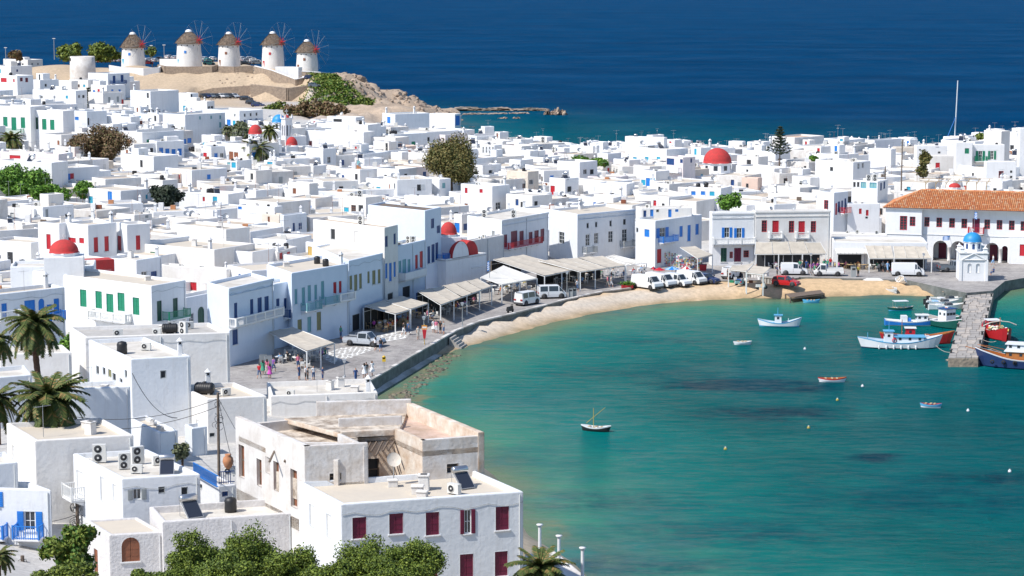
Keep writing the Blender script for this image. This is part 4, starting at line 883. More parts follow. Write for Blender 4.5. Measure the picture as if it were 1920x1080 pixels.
1255,345,1225,343,1285,341,-5|k1236,354,4,8||wm=2 roof=0 eqp=ad label=
1250,280,1175,278,1290,277,-6|||wm=1 roof=1 eqp=hnd label=
1400,385,1340,380,1440,382,-5|||wm=1 roof=1 eqp=sc label=
1500,352,1440,350,1535,349,-6|fr1516,360,1,1||wm=2 roof=1 eqp=sd label=
1530,366,1440,362,1545,363,-6|fr1516,360,7,8||wm=2 roof=0 eqp=cn label=white house with one small dark red window right of the potted tree
880,452,873,450,945,440,7.5|||wm=2 roof=0 eqp=AAx label=
866,402,851,398,890,397,-6|||wm=2 roof=3 eqp=xs label=
"""
AUTO_TH = lambda x, y: 58 if x < 720 and y > 440 else (48 if x < 1180 else 40)
MATN = dict(RBROWN=RBROWN, TERRA=mat('roof_faded_orange', (.55, .36, .24), .9, (.62, .48, .36), .6, .3, 3), CRM=CRM)
for ln in TAB.strip().splitlines():
    f = ln.split('|')
    geo, l_, r_, op = f[0], f[1], f[2], f[-1]
    lab = op.split('label=')[1] if 'label=' in op else ''
    o = dict(kv.split('=', 1) for kv in op.split('label=')[0].split())
    n = [float(a) for a in geo.split(',')]
    if n[6] < 0 or (n[1] < 380 and n[0] < 1320 and n[6] != 16.6):          # far ones: stable yaw instead of pixel slopes
        th = AUTO_TH(n[0], n[1])
        if n[4] - n[0] > 2 * (n[0] - n[2]): th = 32
        if n[4] - n[0] > 6 * (n[0] - n[2]): th = 8
        if n[0] - n[2] > 2.5 * (n[4] - n[0]): th = 62
        geo = f'{n[0]},{n[1]},{n[2]},{n[4]},{n[6]},{th}'
    elif n[1] < 400 and n[0] > 1320:
        th = 6 if n[0] - n[2] < 12 else 42
        if n[0] - n[2] > 2.5 * (n[4] - n[0]): th = 58
        if n[0] > 1700 and n[0] - n[2] < 12: th = 2
        geo = f'{n[0]},{n[1]},{n[2]},{n[4]},{n[6]},{th}'
    if not lab and not l_ and not r_ and n[6] < 0:
        s_ = (n[1] + 35) * .0255
        for q_ in range(rnd.choice([1, 2, 2, 3])): l_ += f'{rnd.choice(["k", "b", "k", "r", "d", "t", "fo"])}{n[2] + (n[0] - n[2]) * (q_ + .7) / 3.4:.1f},{n[1] + 2.3 * s_:.1f},{.85 * s_:.1f},{rnd.choice([1.0, 1.1, 1.8]) * s_:.1f} '
        for q_ in range(rnd.choice([0, 1, 2])): r_ += f'{rnd.choice(["k", "d", "b", "n"])}{n[0] + (n[4] - n[0]) * (q_ + .8) / 2.6:.1f},{n[1] + 2.1 * s_:.1f},{.8 * s_:.1f},{1.1 * s_:.1f} '
    roof = o.get('roof', '1'); roof = MATN[roof] if roof in MATN else int(roof)
    house(geo, l_, r_, o.get('wm', '1'), roof, o.get('eqp', '').replace('C', 'c'), lab or None, par=float(o.get('par', .35)), zbase=float(o['zbase']) if 'zbase' in o else None, cornice=o.get('cornice'), jumble=n[1] < 420 and o.get('cornice') is None and n[0] < 1320 and not lab,name=o.get('name', 'white_house') if o.get('wm', '1') not in 'scpu' else {'s': 'salmon_house', 'u': 'shade_tinted_house'}.get(o['wm'], 'cream_house'))
# ---------------------------------------------------------------- landmarks
def flag(parent, x, z, w, h, y=0):
    mb = MB(); fb, fw_ = PT['b'], PT['w']; ns = 9
    def q(u, v): return (x + u * w, y + .12 * math.sin(u * 6) * w, z + v * h - .15 * u * h)
    for i in range(ns):
        for k in range(6):
            a, b = k / 6, (k + 1) / 6; m = fb if i % 2 == 0 else fw_
            if i >= 4 and k < 2: m = fw_ if (i == 6 or (k == 0 and False)) else fb
            mb.face([q(a, i / ns), q(b, i / ns), q(b, (i + 1) / ns), q(a, (i + 1) / ns)], m)
    o = obj('flag', mb, parent); md = o.modifiers.new('s', 'SOLIDIFY'); md.thickness = .02; return o
def cross(mb, x, y, z, s=.5, m=None):
    m = m or PT['w']; mb.box(x - .04, x + .04, y - .04, y + .04, z, z + s, m); mb.box(x - s * .3, x + s * .3, y - .04, y + .04, z + s * .55, z + s * .7, m)
def dome_prof(r, n=8, hf=1.0): return [(r * math.cos(math.pi / 2 * k / n), r * hf * math.sin(math.pi / 2 * k / n)) for k in range(n + 1)]
# harbour chapel with the blue dome
def harbour_chapel():
    p = P(1799, 527, QH); e = P(1851, 527.5, QH); W_ = (e - p).length; Dp = 4.4; hh = 4.05
    r = empty('harbour_chapel', p, math.atan2(e.y - p.y, e.x - p.x), 'small white harbour chapel with a bright blue dome at the head of the pier', 'chapel')
    mb = MB(); poly = [(0, 0), (W_, 0), (W_, Dp), (0, Dp)]
    niches = [(W_ * .28, W_ * .42, 1.2, 2.6, True), (W_ * .58, W_ * .72, 1.2, 2.6, True)]
    wall(mb, poly[0], poly[1], 0, hh, niches, W1, .2); wall(mb, poly[1], poly[2], 0, hh, [(1.2, 2.2, 0, 2.3, True)], W3, .2); wall(mb, poly[2], poly[3], 0, hh, [], W1); wall(mb, poly[3], poly[0], 0, hh, [], W1)
    mb.prism(poly, hh - .1, hh, W1)
    for a, b, c, d, _ in niches: mb.box(a - .01, b + .01, .19, .25, c, d, W1)
    obj('wall', mb, r)
    dm = MB(); dm.box(1.2, 2.2, -.03, .03, 0, 2.3, PT['n']); obj('door', dm, r, (W_ - .18, 0, 0), (0, 0, rd(90)))
    mb = MB(); mb.box(-.12, W_ + .12, -.12, Dp + .12, hh, hh + .16, W1); mb.box(-.08, W_ + .08, -.09, -.004, hh - 1.05, hh - .93, W1); mb.box(-.1, .35, -.1, -.004, 0, hh - 1.05, W1); mb.box(W_ - .35, W_ + .1, -.1, -.004, 0, hh - 1.05, W1); obj('cornice', mb, r)
    mb = MB(); c = W_ / 2; t0 = hh - .9
    tri = [(c - 1.75, t0), (c + 1.75, t0), (c, t0 + .95)]
    for (x0, z0), (x1, z1) in zip(tri, tri[1:] + tri[:1]): mb.tube((x0, -.1, z0), (x1, -.1, z1), .09, .09, 4, W1)
    obj('pediment', mb, r)
    for x, y in ((.35, .35), (W_ - .35, .35), (.35, Dp - .35), (W_ - .35, Dp - .35)):
        mb = MB(); mb.taper(0, 0, 0, .5, .34, .34, .28, .28, W1); mb.taper(0, 0, .5, .62, .36, .36, .36, .36, W1); mb.taper(0, 0, .62, .95, .2, .2, .05, .05, W1); obj('corner_pinnacle', mb, r, (x, y, hh + .16))
    mb = MB(); n = 8; R0 = 1.32
    mb.lathe([(R0 + .1, 0), (R0 + .1, .12), (R0, .14), (R0, 1.3), (R0 + .1, 1.32), (R0 + .1, 1.42), (0, 1.42)], 8, W1, smooth=False); dr = obj('drum', mb, r, (c, Dp / 2, hh + .16), (0, 0, rd(22.5)))
    for k in range(8):
        a = 2 * math.pi * (k + .5) / 8; m_ = MB(); m_.box(-.17, .17, -.04, .02, 0, .62, PT['n']); m_.lathe([(.17, 0), (.17, .03), (0, .03)], 10, PT['n'], T=Matrix.Translation((0, -.01, .62)) @ Matrix.Rotation(rd(90), 4, 'X')); rr = R0 * math.cos(math.pi / 8) + .01
        obj('window', m_, dr, (rr * math.cos(a), rr * math.sin(a), .4), (0, 0, a + math.pi / 2))
    mb = MB(); mb.lathe([(R0 + .06, -.02)] + dome_prof(R0 + .04, 10, .98), 24, BLUED); obj('dome', mb, r, (c, Dp / 2, hh + 1.6))
    mb = MB(); cross(mb, c, Dp / 2, hh + 1.58 + R0, .6); mb.lathe([(.1, 0), (.12, .08), (0, .2)], 8, PT['w'], c=(c, Dp / 2, hh + 1.55 + R0)); obj('cross', mb, r)
    m_ = MB(); m_.tube((-.9, 1, hh), (-1.5, .8, hh + 2.6), .03, .025, 5, METAL); fp = obj('flag_pole', m_, r); flag(fp, -1.5, hh + 1.9, -.0 - 1.0, .6, .8)
    return r
harbour_chapel()
# town hall -----------------------------------------------------------------
def town_hall():
    h = 9.7; A = P(1661, 389, h); th = rd(-17); dx = Vector((math.cos(th), math.sin(th), 0)); dy = Vector((-dx.y, dx.x, 0)); z0 = QH
    r = empty('town_hall', (A.x, A.y, z0), th, 'large white arcaded town hall with an orange tiled roof and red windows', 'town hall')
    Lw, Dw, H_ = 25.0, 11.5, h - z0
    def L2(x, y, side_y=0.0):
        p0 = Vector((A.x, A.y)) + dy.xy * side_y; u, z, t = wall_hit(p0, dx.xy, x, y); return u, z - z0, t
    ys = .9; uw = L2(1729, 400)[0]                 # main wall stands back from the left wing
    uE = L2(1892, 450, ys)[0]
    holes = []; wins = []
    for x, y, w_, hh, st in ((1694, 418, 13, 27, 'fr'), (1711, 415, 10, 18, 'fr')):
        a, z, _ = L2(x - w_ / 2, y - hh / 2); b, zz, _ = L2(x + w_ / 2, y + hh / 2); holes.append((a, b, zz, z, False)); wins.append(((a + b) / 2, zz, b - a, z - zz, 0, st))
    hm = []
    for x, y, w_, hh, st in ((1738, 416, 9, 18, 'fr'), (1761, 417, 10, 18, 'fr'), (1785, 418, 10, 18, 'fr'), (1808, 419, 10, 18, 'fr'), (1830, 423, 13, 27, 'p'), (1851, 420.5, 10, 18, 'fr'), (1874, 421.5, 10, 18, 'fr'), (1897, 422.5, 10, 18, 'fr'), (1919, 424, 10, 18, 'fr')):
        a, z, _ = L2(x - w_ / 2, y - hh / 2, ys); b, zz, _ = L2(x + w_ / 2, y + hh / 2, ys); hm.append((a - uw, b - uw, zz, z, False)); wins.append(((a + b) / 2, zz, b - a, z - zz, ys, st))
    mb = MB(); arches = []
    for x, w_, y0 in ((1763, 27, 451), (1796, 27, 452), (1829, 27, 453), (1860, 25, 455), (1884, 11, 461)):
        a = L2(x - w_ / 2, 470, ys)[0]; b = L2(x + w_ / 2, 470, ys)[0]; z = L2(x, y0, ys)[1]; arches.append((a - uw, b - uw, .0, z, True))
    LM = Lw - uw
    mu = 3.95
    wall(mb, (0, 0), (uw, 0), 0, H_, [g for g in holes], W1); wall(mb, (uw, 0), (uw, ys), 0, H_, [], W1)
    wall(mb, (uw, ys), (Lw, ys), 0, mu, [(a, b, 0, min(z, mu - .25), t) for a, b, _, z, t in arches], W1, .55); wall(mb, (uw, ys), (Lw, ys), mu, H_, hm, W1)
    wall(mb, (Lw, ys), (Lw, Dw), 0, H_, [], W1); wall(mb, (Lw, Dw), (0, Dw), 0, H_, [], W1); wall(mb, (0, Dw), (0, 0), 0, H_, [], W1)
    mb.box(uw, Lw, ys + .55, ys + .6, mu - .25, mu, W1)
    wall(mb, (uw, ys + 3.2), (Lw - .1, ys + 3.2), 0, mu, [], W1); mb.box(uw + .01, Lw - .01, ys + .6, ys + 3.2, mu - .02, mu + .1, W1)
    obj('wall', mb, r)
    for a, b, _, z, t in arches:
        m_ = MB(); c = uw + (a + b) / 2; m_.box(c - .6, c + .6, ys + 3.12, ys + 3.19, 0, 2.4, PT['p']); obj('door', m_, r)
    for (a, b, *_), (c, d, *_) in zip(arches[:-1], arches[1:]):
        m_ = MB(); x = uw + (b + c) / 2; m_.lathe([(.3, 0), (.3, .15), (.21, .2), (.19, 1.9), (.3, 2.05), (.3, 2.2)], 12, W4, c=(x, ys - .02, 0)); obj('column', m_, r)
    for u, zz, w_, hh, yy, st in wins: obj('door' if hh > 1.9 else 'window', wmesh(w_, hh, st), r, (u, yy + .11, zz))
    m_ = MB(); m_.box(uw, Lw, ys - .08, ys - .003, mu + .05, mu + .17, W3); m_.box(-.1, uw + .08, -.1, -.003, mu + .05, mu + .15, W3); obj('string_course', m_, r)
    ua = L2(1816, 440, ys)[0]; ub = L2(1845, 440, ys)[0]
    balcony(r, ua, ub, L2(1830, 437, ys)[1], 1.0, 'r', loc=(0, ys, 0))
    # end block on the right, with one red door
    ue = L2(1892, 470, -.25)[0]; m_ = MB(); wall(m_, (ue, -.25), (Lw + 8, -.25), 0, 4.2, [(1.6, 2.9, 1.3, 3.1, False)], W1); wall(m_, (ue, ys), (ue, -.25), 0, 4.2, [], W1); m_.box(ue, Lw + 8, -.25, ys - .01, 4.2, 4.3, W1); obj('end_wall', m_, r)
    m_ = MB(); m_.box(-.65, .65, -.03, .03, 1.3, 3.1, PT['r']); obj('shutter', m_, r, (ue + 2.25, -.12, 0))
    # hipped roof of barrel tiles
    ov = .35; zr = H_; ridge_h = 2.4; c0 = Vector((-ov, -ov, zr)); c1 = Vector((Lw + ov, -ov, zr)); c2 = Vector((Lw + ov, Dw + ov, zr)); c3 = Vector((-ov, Dw + ov, zr)); hipx = 5.0
    r0 = Vector((hipx, Dw / 2, zr + ridge_h)); r1 = Vector((Lw - hipx * .2, Dw / 2, zr + ridge_h))
    TILE0 = mat('clay_bedding', (.30, .12, .06), .95); tilem = [mat('clay_tile_%s' % k, c, .85, tuple(x * .8 for x in c), 3.0) for k, c in (('orange', (.62, .24, .09)), ('pale', (.66, .32, .15)), ('deep', (.54, .18, .07)), ('dusty', (.64, .38, .22)))]
    m_ = MB(); m_.face([c0, c1, r1, r0], TILE0); m_.face([c3, c0, r0], TILE0); m_.face([c1, c2, r1], TILE0); m_.face([c2, c3, r0, r1], TILE0); m_.box(-ov, Lw + ov, -ov, Dw + ov, zr - .12, zr - .002, W2); rf = obj('roof', m_, r)
    tm = MB(); big = MB(); cnt = 0
    def slope(a, b, t0, t1, inward):           # columns from eave a->b up to ridge t0->t1
        L_ = (b - a).length; ex = (b - a).normalized(); nrm = ex.cross(inward).normalized(); 
        if nrm.z < 0: nrm = -nrm
        n = int(L_ / .30)
        for i in range(n):
            u = (i + .5) * L_ / n; sl0 = (t0 - a).dot(ex); sl1 = (t1 - a).dot(ex); up = inward.normalized(); full = (t0 - a).dot(up)
            f = 1.0
            if u < sl0: f = u / sl0
            if u > sl1: f = (L_ - u) / (L_ - sl1)
            ln = full * min(1, f); k = 0; y = -.08
            while y < ln - .15:
                y2 = min(y + .55, ln); m0 = rnd.choice([0, 0, 0, 1, 2, 2, 3, 0]); rr = L_ / n * .46; pts = []
                for (yy, lift, rs) in ((y, .055, 1.0), (y2 + .05, .02, .86)):
                    row = []
                    for q in range(5):
                        t = math.pi * q / 4; row.append(a + ex * (u + rr * rs * math.cos(t)) + up * yy + nrm * (rr * .75 * rs * math.sin(t) + lift))
                    pts.append(row)
                for q in range(4): tm.face([pts[0][q + 1], pts[0][q], pts[1][q], pts[1][q + 1]][::-1], tilem[m0], True)
                y = y2; k += 1
    up_f = (r0 - c0); fdir = Vector((0, Dw / 2 + ov, ridge_h)); slope(c0, c1, r0, r1, fdir)
    slope(c3, c0, r0, r0, Vector((hipx + ov, 0, ridge_h)))
    o = obj('roof_tile', tm, r); tag(o, kind='stuff')
    for a, b in ((c0, r0), (r0, r1), (c3, r0)):
        n = int((b - a).length / .5); d = (b - a) / n
        for i in range(n):
            m_ = MB(); m_.tube((0, 0, 0), d * 1.05, .15, .12, 8, rnd.choice(tilem), True); obj('ridge_tile', m_, r, a + d * i + Vector((0, 0, .06)))
    m_ = MB(); u, z, _ = L2(1829, 400, ys); m_.tube((u, -.5, mu + 1.0), (u, -.9, mu + 5.0), .04, .03, 6, METAL); fp = obj('flag_pole', m_, r); flag(fp, u, mu + 3.0, .45, 1.1, -.8)
    PROTECT.extend([(1700 + i * 20, 420, 345, 10, 20) for i in range(12)] + [(1700 + i * 20, 375, 350, 20, 40) for i in range(12)])
    return r
town_hall()
# low restaurant wing in front of the town hall
def block_house(name, label, cat, px0, px1, hb, ht, dep, holes=(), m=W1, roofm=RR[1], extra=None):
    A = P(px0[0], px0[1], hb); B = P(px1[0], px1[1], hb); W_ = (B - A).length; r = empty(name, A, math.atan2(B.y - A.y, B.x - A.x), label, cat)
    mb = MB(); E, z = shell(mb, [(0, 0), (W_, 0), (W_, dep), (0, dep)], 0, ht - hb, m, None, {0: [(a * W_, b * W_, c, d, e) for a, b, c, d, e in holes]}, .3); obj('wall', mb, r)
    m2 = MB(); m2.prism(E, z - .2, z, roofm); obj('roof', m2, r)
    for a, b, c, d, e in holes:
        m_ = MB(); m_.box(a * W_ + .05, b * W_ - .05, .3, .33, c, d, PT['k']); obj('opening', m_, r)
    return r, W_
r, W_ = block_house('restaurant_building', 'low white restaurant building with three awnings left of the arcade', 'restaurant', (1562, 503), (1738, 505), QH, 5.6, 7, [(.05, .3, 0, 2.4, 0), (.36, .62, 0, 2.5, 0), (.68, .95, 0, 2.5, 0)])
m_ = MB(); m_.box(W_ * .72, W_ * .84, -.08, -.01, 2.75, 3.55, PT['e']); obj('sign_board', m_, r)
# red domed churches --------------------------------------------------------
def domed(name, label, px, yb, wpx, hpx, Y, drum_px, col=RED, block=None, hf=1.0, n=20, facets=8):
    """dome whose base centre is seen at px,yb at world depth Y"""
    p = PY(px, yb, Y); s = proj(p)[2] / F; R_ = wpx * s / 2; g = T(p.x, p.y) - .5
    r = empty(name, (p.x, p.y, g), rd(10), label, 'church'); zb = p.z - g; dh = drum_px * s
    mb = MB(); mb.lathe([(R_ * 1.06, .02), (R_ * 1.02, .08)] + [(a, b + .08) for a, b in dome_prof(R_, 10, hpx * s / R_)], n, col); obj('dome', mb, r, (0, 0, zb))
    mb = MB(); mb.lathe([(R_ * 1.02, zb - dh), (R_ * 1.02, zb - .12), (R_ * 1.1, zb - .1), (R_ * 1.1, zb + .03), (0, zb + .04)], facets, W1, smooth=False); obj('drum', mb, r)
    for k in range(facets):
        a = 2 * math.pi * (k + .5) / facets; rr = R_ * 1.02 * math.cos(math.pi / facets) + .02; m_ = MB(); m_.box(-.14 * R_, .14 * R_, -.02, .02, 0, dh * .5, GLASS)
        if dh > 1: obj('window', m_, r, (rr * math.cos(a), rr * math.sin(a), zb - dh * .75), (0, 0, a + math.pi / 2))
    mb = MB(); b = block or R_ * 1.35; mb.box(-b, b, -b, b * 1.6, 0, zb - dh + .01, W1); obj('nave', mb, r)
    mb = MB(); cross(mb, 0, 0, zb + hpx * s + .05, .7); obj('cross', mb, r); PROTECT.append((px, yb - hpx / 2, Y, wpx, hpx + drum_px)); 
    HOUSES.append(dict(c=(p.x, p.y), r=b * 1.3, skip=True)); return r
domed('red_domed_church', 'church with the largest red dome, on the seaward side of town at right', 1345, 305, 53, 27, 452, 18)
domed('red_domed_church', 'church with a red dome between the palm and the bell tower in the upper town', 479, 251, 26, 17, 482, 14)
domed('blue_domed_church', 'white church with a blue dome just behind the red capped bell tower', 523, 229, 26, 14, 500, 16, BLUED)
domed('red_domed_chapel', 'little chapel with a low red dome among rooftops near the left edge', 120, 473, 54, 23, 262, 6)
domed('red_domed_chapel', 'chapel with a small red dome behind the tallest seafront building', 841, 439, 32, 22, 318, 4)
domed('red_domed_chapel', 'chapel whose red dome peeps above the stucco house roof, bottom left', 289, 964, 72, 35, 157, 3)
domed('red_domed_chapel', 'tiny red dome peeping over the orange tiled roof', 1790, 351, 22, 7, 368, 4)
domed('red_domed_chapel', 'small red dome at the foot of the bell tower', 547, 272, 22, 15, 476, 6)
def bell_tower():
    Y = 486; p = PY(538, 268, Y); s = proj(p)[2] / F; g = T(p.x, p.y) - .5; r = empty('bell_tower', (p.x, p.y, g), rd(38), 'white bell tower with a small red cap and cross above the upper town', 'bell tower')
    w_ = 14 * s / 2 * 1.05; zt = PY(540, 223, Y).z - g; mb = MB()
    for i in range(4):
        a = rd(90 * i); R2 = Matrix.Rotation(a, 2); q = lambda x, y: tuple(R2 @ Vector((x, y)))
        wall(mb, q(-w_, -w_), q(w_, -w_), 0, zt, [(w_ * .35, w_ * .8, zt - 3.6, zt - 1.3, True), (w_ * 1.2, w_ * 1.65, zt - 3.6, zt - 1.3, True)], W1, .25)
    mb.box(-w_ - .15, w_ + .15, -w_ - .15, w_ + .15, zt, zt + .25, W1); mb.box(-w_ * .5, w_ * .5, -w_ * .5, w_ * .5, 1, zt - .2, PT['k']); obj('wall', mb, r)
    for x in (-1, 1):
        for y in (-1, 1): m_ = MB(); m_.taper(0, 0, 0, .8, .18, .18, .06, .06, W1); obj('pinnacle', m_, r, (x * w_, y * w_, zt + .25))
    m_ = MB(); m_.lathe(dome_prof(w_ * .7, 8, 1.1), 14, RED); obj('cap', m_, r, (0, 0, zt + .25)); m_ = MB(); cross(m_, 0, 0, zt + w_ * .8 + .2, 1.3); obj('cross', m_, r); PROTECT.append((541, 243, Y, 18, 60))
bell_tower()
def barrel_chapel():
    h = 6.6; A = P(838, 478, h); B = P(912, 474, h); A = P(836, 486, h); W_ = (B - A).length; ang = math.atan2(B.y - A.y, B.x - A.x); z0 = QH - .5
    r = empty('barrel_chapel', (A.x, A.y, z0), ang, 'white seafront chapel with a red barrel roof and curved gable', 'chapel')
    H_ = h - z0; mb = MB(); wall(mb, (0, 0), (W_, 0), 0, H_, [], W3); wall(mb, (W_, 0), (W_, 6), 0, H_, [], W3); wall(mb, (W_, 6), (0, 6), 0, H_, [], W1); wall(mb, (0, 6), (0, 0), 0, H_, [], W1); mb.box(0, W_, 0, 6, H_ - .3, H_ - .2, RR[1])
    mb.box(W_ * .62, W_ * .95, -.06, -.003, H_ - 1.9, H_ - 1.75, W3)
    xc = W_ * .36; R_ = 2.0; n = 14
    def prof(k): t = math.pi * k / n; return xc - R_ * .95 * math.cos(t), H_ - .1 + R_ * 1.15 * math.sin(t)
    g = [prof(k) for k in range(n + 1)]
    mb.face([(x, 0, z) for x, z in g], W3); mb.face([(x, .3, z) for x, z in reversed(g)], W1); obj('wall', mb, r)
    m_ = MB()
    for (x0, z0_), (x1, z1) in zip(g[:-1], g[1:]):
        m_.face([(x0, -.06, z0_ + .02), (x1, -.06, z1 + .02), (x1, .36, z1 + .05), (x0, .36, z0_ + .05)], RED, True)
    obj('gable_coping', m_, r); m_ = MB()
    g2 = [(xc - 1.7 * math.cos(math.pi * k / n) + 3.5, H_ - .2 + 2.1 * math.sin(math.pi * k / n)) for k in range(n + 1)]
    for (x0, z0_), (x1, z1) in zip(g2[:-1], g2[1:]): m_.face([(x0, .9, z0_), (x1, .9, z1), (x1, 7.5, z1 + .4), (x0, 7.5, z0_ + .4)], RED, True)
    m_.face([(x, .9, z) for x, z in g2], RED); obj('barrel_roof', m_, r)
    PROTECT.append((868, 465, 308, 60, 40))
barrel_chapel()
p_ = P(186, 506, 9); m_ = MB(); m_.box(-1.6, 1.6, -1.2, 1.2, 0, 7.6, RED); o = obj('red_shed', m_, loc=(p_.x, p_.y, T(p_.x, p_.y) - 1), rot=(0, 0, .5), label='plain red painted block just below the red shuttered corner house', cat='shed')
# ruin ------------------------------------------------------------------------
def ruin():
    h = 14.4; Cn = P(571, 837, h); Lf = P(441, 781, h); Rt = P(690, 831, h); R2 = P(792, 826, h); R3 = P(908, 817, h); Bk = P(770, 760, h); Bl = P(593, 765, h)
    r = empty('derelict_house', (Cn.x, Cn.y, 1.5), 0, 'derelict peeling house with broken open roof beside the burgundy shutter building', 'ruin')
    def lo(p): return ((p.x - Cn.x), (p.y - Cn.y))
    c, l, rt, r2, r3, bk, bl = map(lo, (Cn, Lf, Rt, R2, R3, Bk, Bl)); H_ = h - 1.5
    def px_hole(a, b, lst):
        A_ = Vector(a) + Cn.xy; B_ = Vector(b) + Cn.xy; d = (B_ - A_).normalized(); out = []
        for x, y, w_, hh in lst:
            u0 = wall_hit(A_, d, x - w_ / 2, y)[0]; u1 = wall_hit(A_, d, x + w_ / 2, y)[0]; z1 = wall_hit(A_, d, x, y - hh / 2)[1] - 1.5; z0 = wall_hit(A_, d, x, y + hh / 2)[1] - 1.5; out.append((u0, u1, z0, z1, False))
        return out
    def thick(name, a, b, z0, z1, lst, mo, mi=None, t=.45, dep=.3, fill='k'):
        mb = MB(); hs = px_hole(a, b, lst); a_, b_ = Vector(a), Vector(b); d = (b_ - a_).normalized(); nn = Vector((-d.y, d.x)) * t; L_ = (b_ - a_).length
        wall(mb, a, b, z0, z1, hs, mo, dep); ia, ib = a_ + nn, b_ + nn
        mb.face([(*ib, z0), (*ia, z0), (*ia, z1), (*ib, z1)], mi or mo); mb.face([(*a, z1), (*b, z1), (*ib, z1), (*ia, z1)], mi or mo)
        mb.face([(*b, z0), (*ib, z0), (*ib, z1), (*b, z1)], mi or mo); mb.face([(*ia, z0), (*a, z0), (*a, z1), (*ia, z1)], mi or mo)
        o = obj(name, mb, r)
        for u0, u1, a0, a1, _ in hs:
            m_ = MB(); w_ = u1 - u0; mt = PT[fill]; m_.box(-w_ / 2, w_ / 2, -.02, .02, 0, a1 - a0, mt); m_.box(-w_ / 2, -w_ / 2 + .08, -.07, -.02, 0, a1 - a0, WOOD); m_.box(w_ / 2 - .08, w_ / 2, -.07, -.02, 0, a1 - a0, WOOD); m_.box(-w_ / 2, w_ / 2, -.07, -.02, (a1 - a0) * .5, (a1 - a0) * .5 + .07, WOOD)
            q = a_ + d * (u0 + w_ / 2) + Vector((-d.y, d.x)) * (dep - .02); obj('window', m_, o, (q.x, q.y, a0), (0, 0, math.atan2(d.y, d.x)))
        return o
    thick('side_wall', l, c, 0, H_, [(453, 865, 10, 60), (486, 886, 9, 50), (502, 872, 8, 30), (518, 893, 10, 54), (551, 916, 12, 70)], W4, RUIN, fill='o')
    thick('front_wall', c, rt, 0, H_, [(629, 895, 22, 15)], RUIN); thick('front_wall', r2, r3, 0, H_, [(849, 878, 22, 17)], RUIN)
    thick('sea_wall', r3, bk, 0, H_ + .25, [], RUIN2, RUIN2); thick('back_wall', bk, bl, 0, H_ + .5, [], RUIN2, RUIN)
    thick('back_wall', bl, l, 0, H_ - .6, [], RUIN, RUIN)
    f = lambda a, b, t: tuple(Vector(a) + (Vector(b) - Vector(a)) * t)
    m1 = f(rt, (rt[0] + (bk[0] - r3[0]), rt[1] + (bk[1] - r3[1])), .38); m2 = f(r2, (r2[0] + (bk[0] - r3[0]), r2[1] + (bk[1] - r3[1])), .38)
    m3 = (m1[0] - 1.2, m1[1] + 3.0); m4 = (c[0] + 3.2, c[1] + 5.2)
    thick('court_wall', m1, m2, 0, H_ - .1, [(700, 882, 22, 44)], RUIN2, RUIN2); thick('court_wall', m2, r2, 0, H_, [], RUIN2, RUIN2, .3); thick('court_wall', rt, m1, 0, H_ - .2, [], RUIN, RUIN, .3)
    def deck(poly, z, m=RRUIN, name='roof_slab'):
        mb = MB(); mb.prism(poly, z - .35, z, RUIN2, m, True); return obj(name, mb, r)
    deck([r2, r3, f(r3, bk, .97), (bk[0] - .3, bk[1] - .5), f(m2, bk, .5), m2], H_ - .75, mat('roof_pinkish_broken', (.62, .46, .38), .95, (.42, .30, .22), .5, .8, 3.0, contrast=.5))
    deck([m2, f(m2, bk, .5), (bk[0] - .3, bk[1] - .5), (bl[0] + .3, bl[1] - .4), f(l, bl, .6), m4, m1], H_ - .5)
    deck([f(c, l, .95), f(c, l, .55), m4, f(m4, bl, .8), f(l, bl, .8)], H_ - 1.3)
    fl = MB(); fl.prism([c, rt, r2, r3, bk, bl, l], H_ - 6, H_ - 5.2, RRUIN); obj('floor', fl, r)
    # partition stubs, beams, debris
    thick('partition', f(c, l, .55), m4, H_ - 4, H_ - .9, [], RUIN, RUIN, .35); thick('partition', m4, f(c, rt, .45), H_ - 4, H_ - 1.0, [], W4, RUIN, .35); thick('partition', f(m4, bl, .45), f(m2, bk, .45), H_ - .6, H_ + .1, [], RUIN, RUIN, .25)
    for i in range(9):
        a = f(m1, m2, i / 9 + .02); m_ = MB(); m_.tube((a[0], a[1] - 2.6 * (.5 + .5 * rnd.random()), H_ - 1.1 - rnd.random() * .3), (a[0] + .3, a[1], H_ - .9), .08, .08, 6, WOOD); obj('broken_beam', m_, r)
    for i in range(6):
        a = f(f(c, l, .5), m4, i / 6 + .05); m_ = MB(); m_.tube((a[0], a[1] - 2.5, H_ - 1.6), (a[0] + .2, a[1], H_ - 1.1), .09, .07, 6, WOOD); obj('broken_beam', m_, r)
    m_ = MB()
    for i in range(160):
        t = rnd.random(); q = Vector(f(f(c, rt, t * .9 + .05), f(l, m4, .8), rnd.uniform(.1, .9))); v, fc = blob(rnd.uniform(.12, .45), i, sub=0); m_.raw([p + Vector((q.x, q.y, H_ - 2.5 + rnd.random() * 1.1)) for p in v], fc, rnd.choice([RUIN2, RUIN, W4]))
    mb = MB(); q = [f(c, rt, .08), f(c, rt, .95), f(f(c, rt, .95), m4, .7), f(c, l, .4)]; mb.prism(q, H_ - 4, H_ - 2.6, RRUIN); obj('fallen_floor', mb, r); o = obj('debris', m_, r); tag(o, kind='stuff')
    # dish in the court
    m_ = MB(); T_ = Matrix.Translation((0, 0, 1.0)) @ Matrix.Rotation(rd(20), 4, 'Z') @ Matrix.Rotation(rd(62), 4, 'X'); m_.lathe([(0, 0), (.22, .02), (.4, .08), (.5, .14)], 18, CRM, T=T_); m_.tube((0, .1, -.6), (0, .05, 1), .04, .04, 6, METAL)
    q = P(738, 893, 12.2); obj('satellite_dish', m_, None, (q.x, q.y, 12.3), label='large cream satellite dish standing in the courtyard of the derelict house', cat='satellite dish')
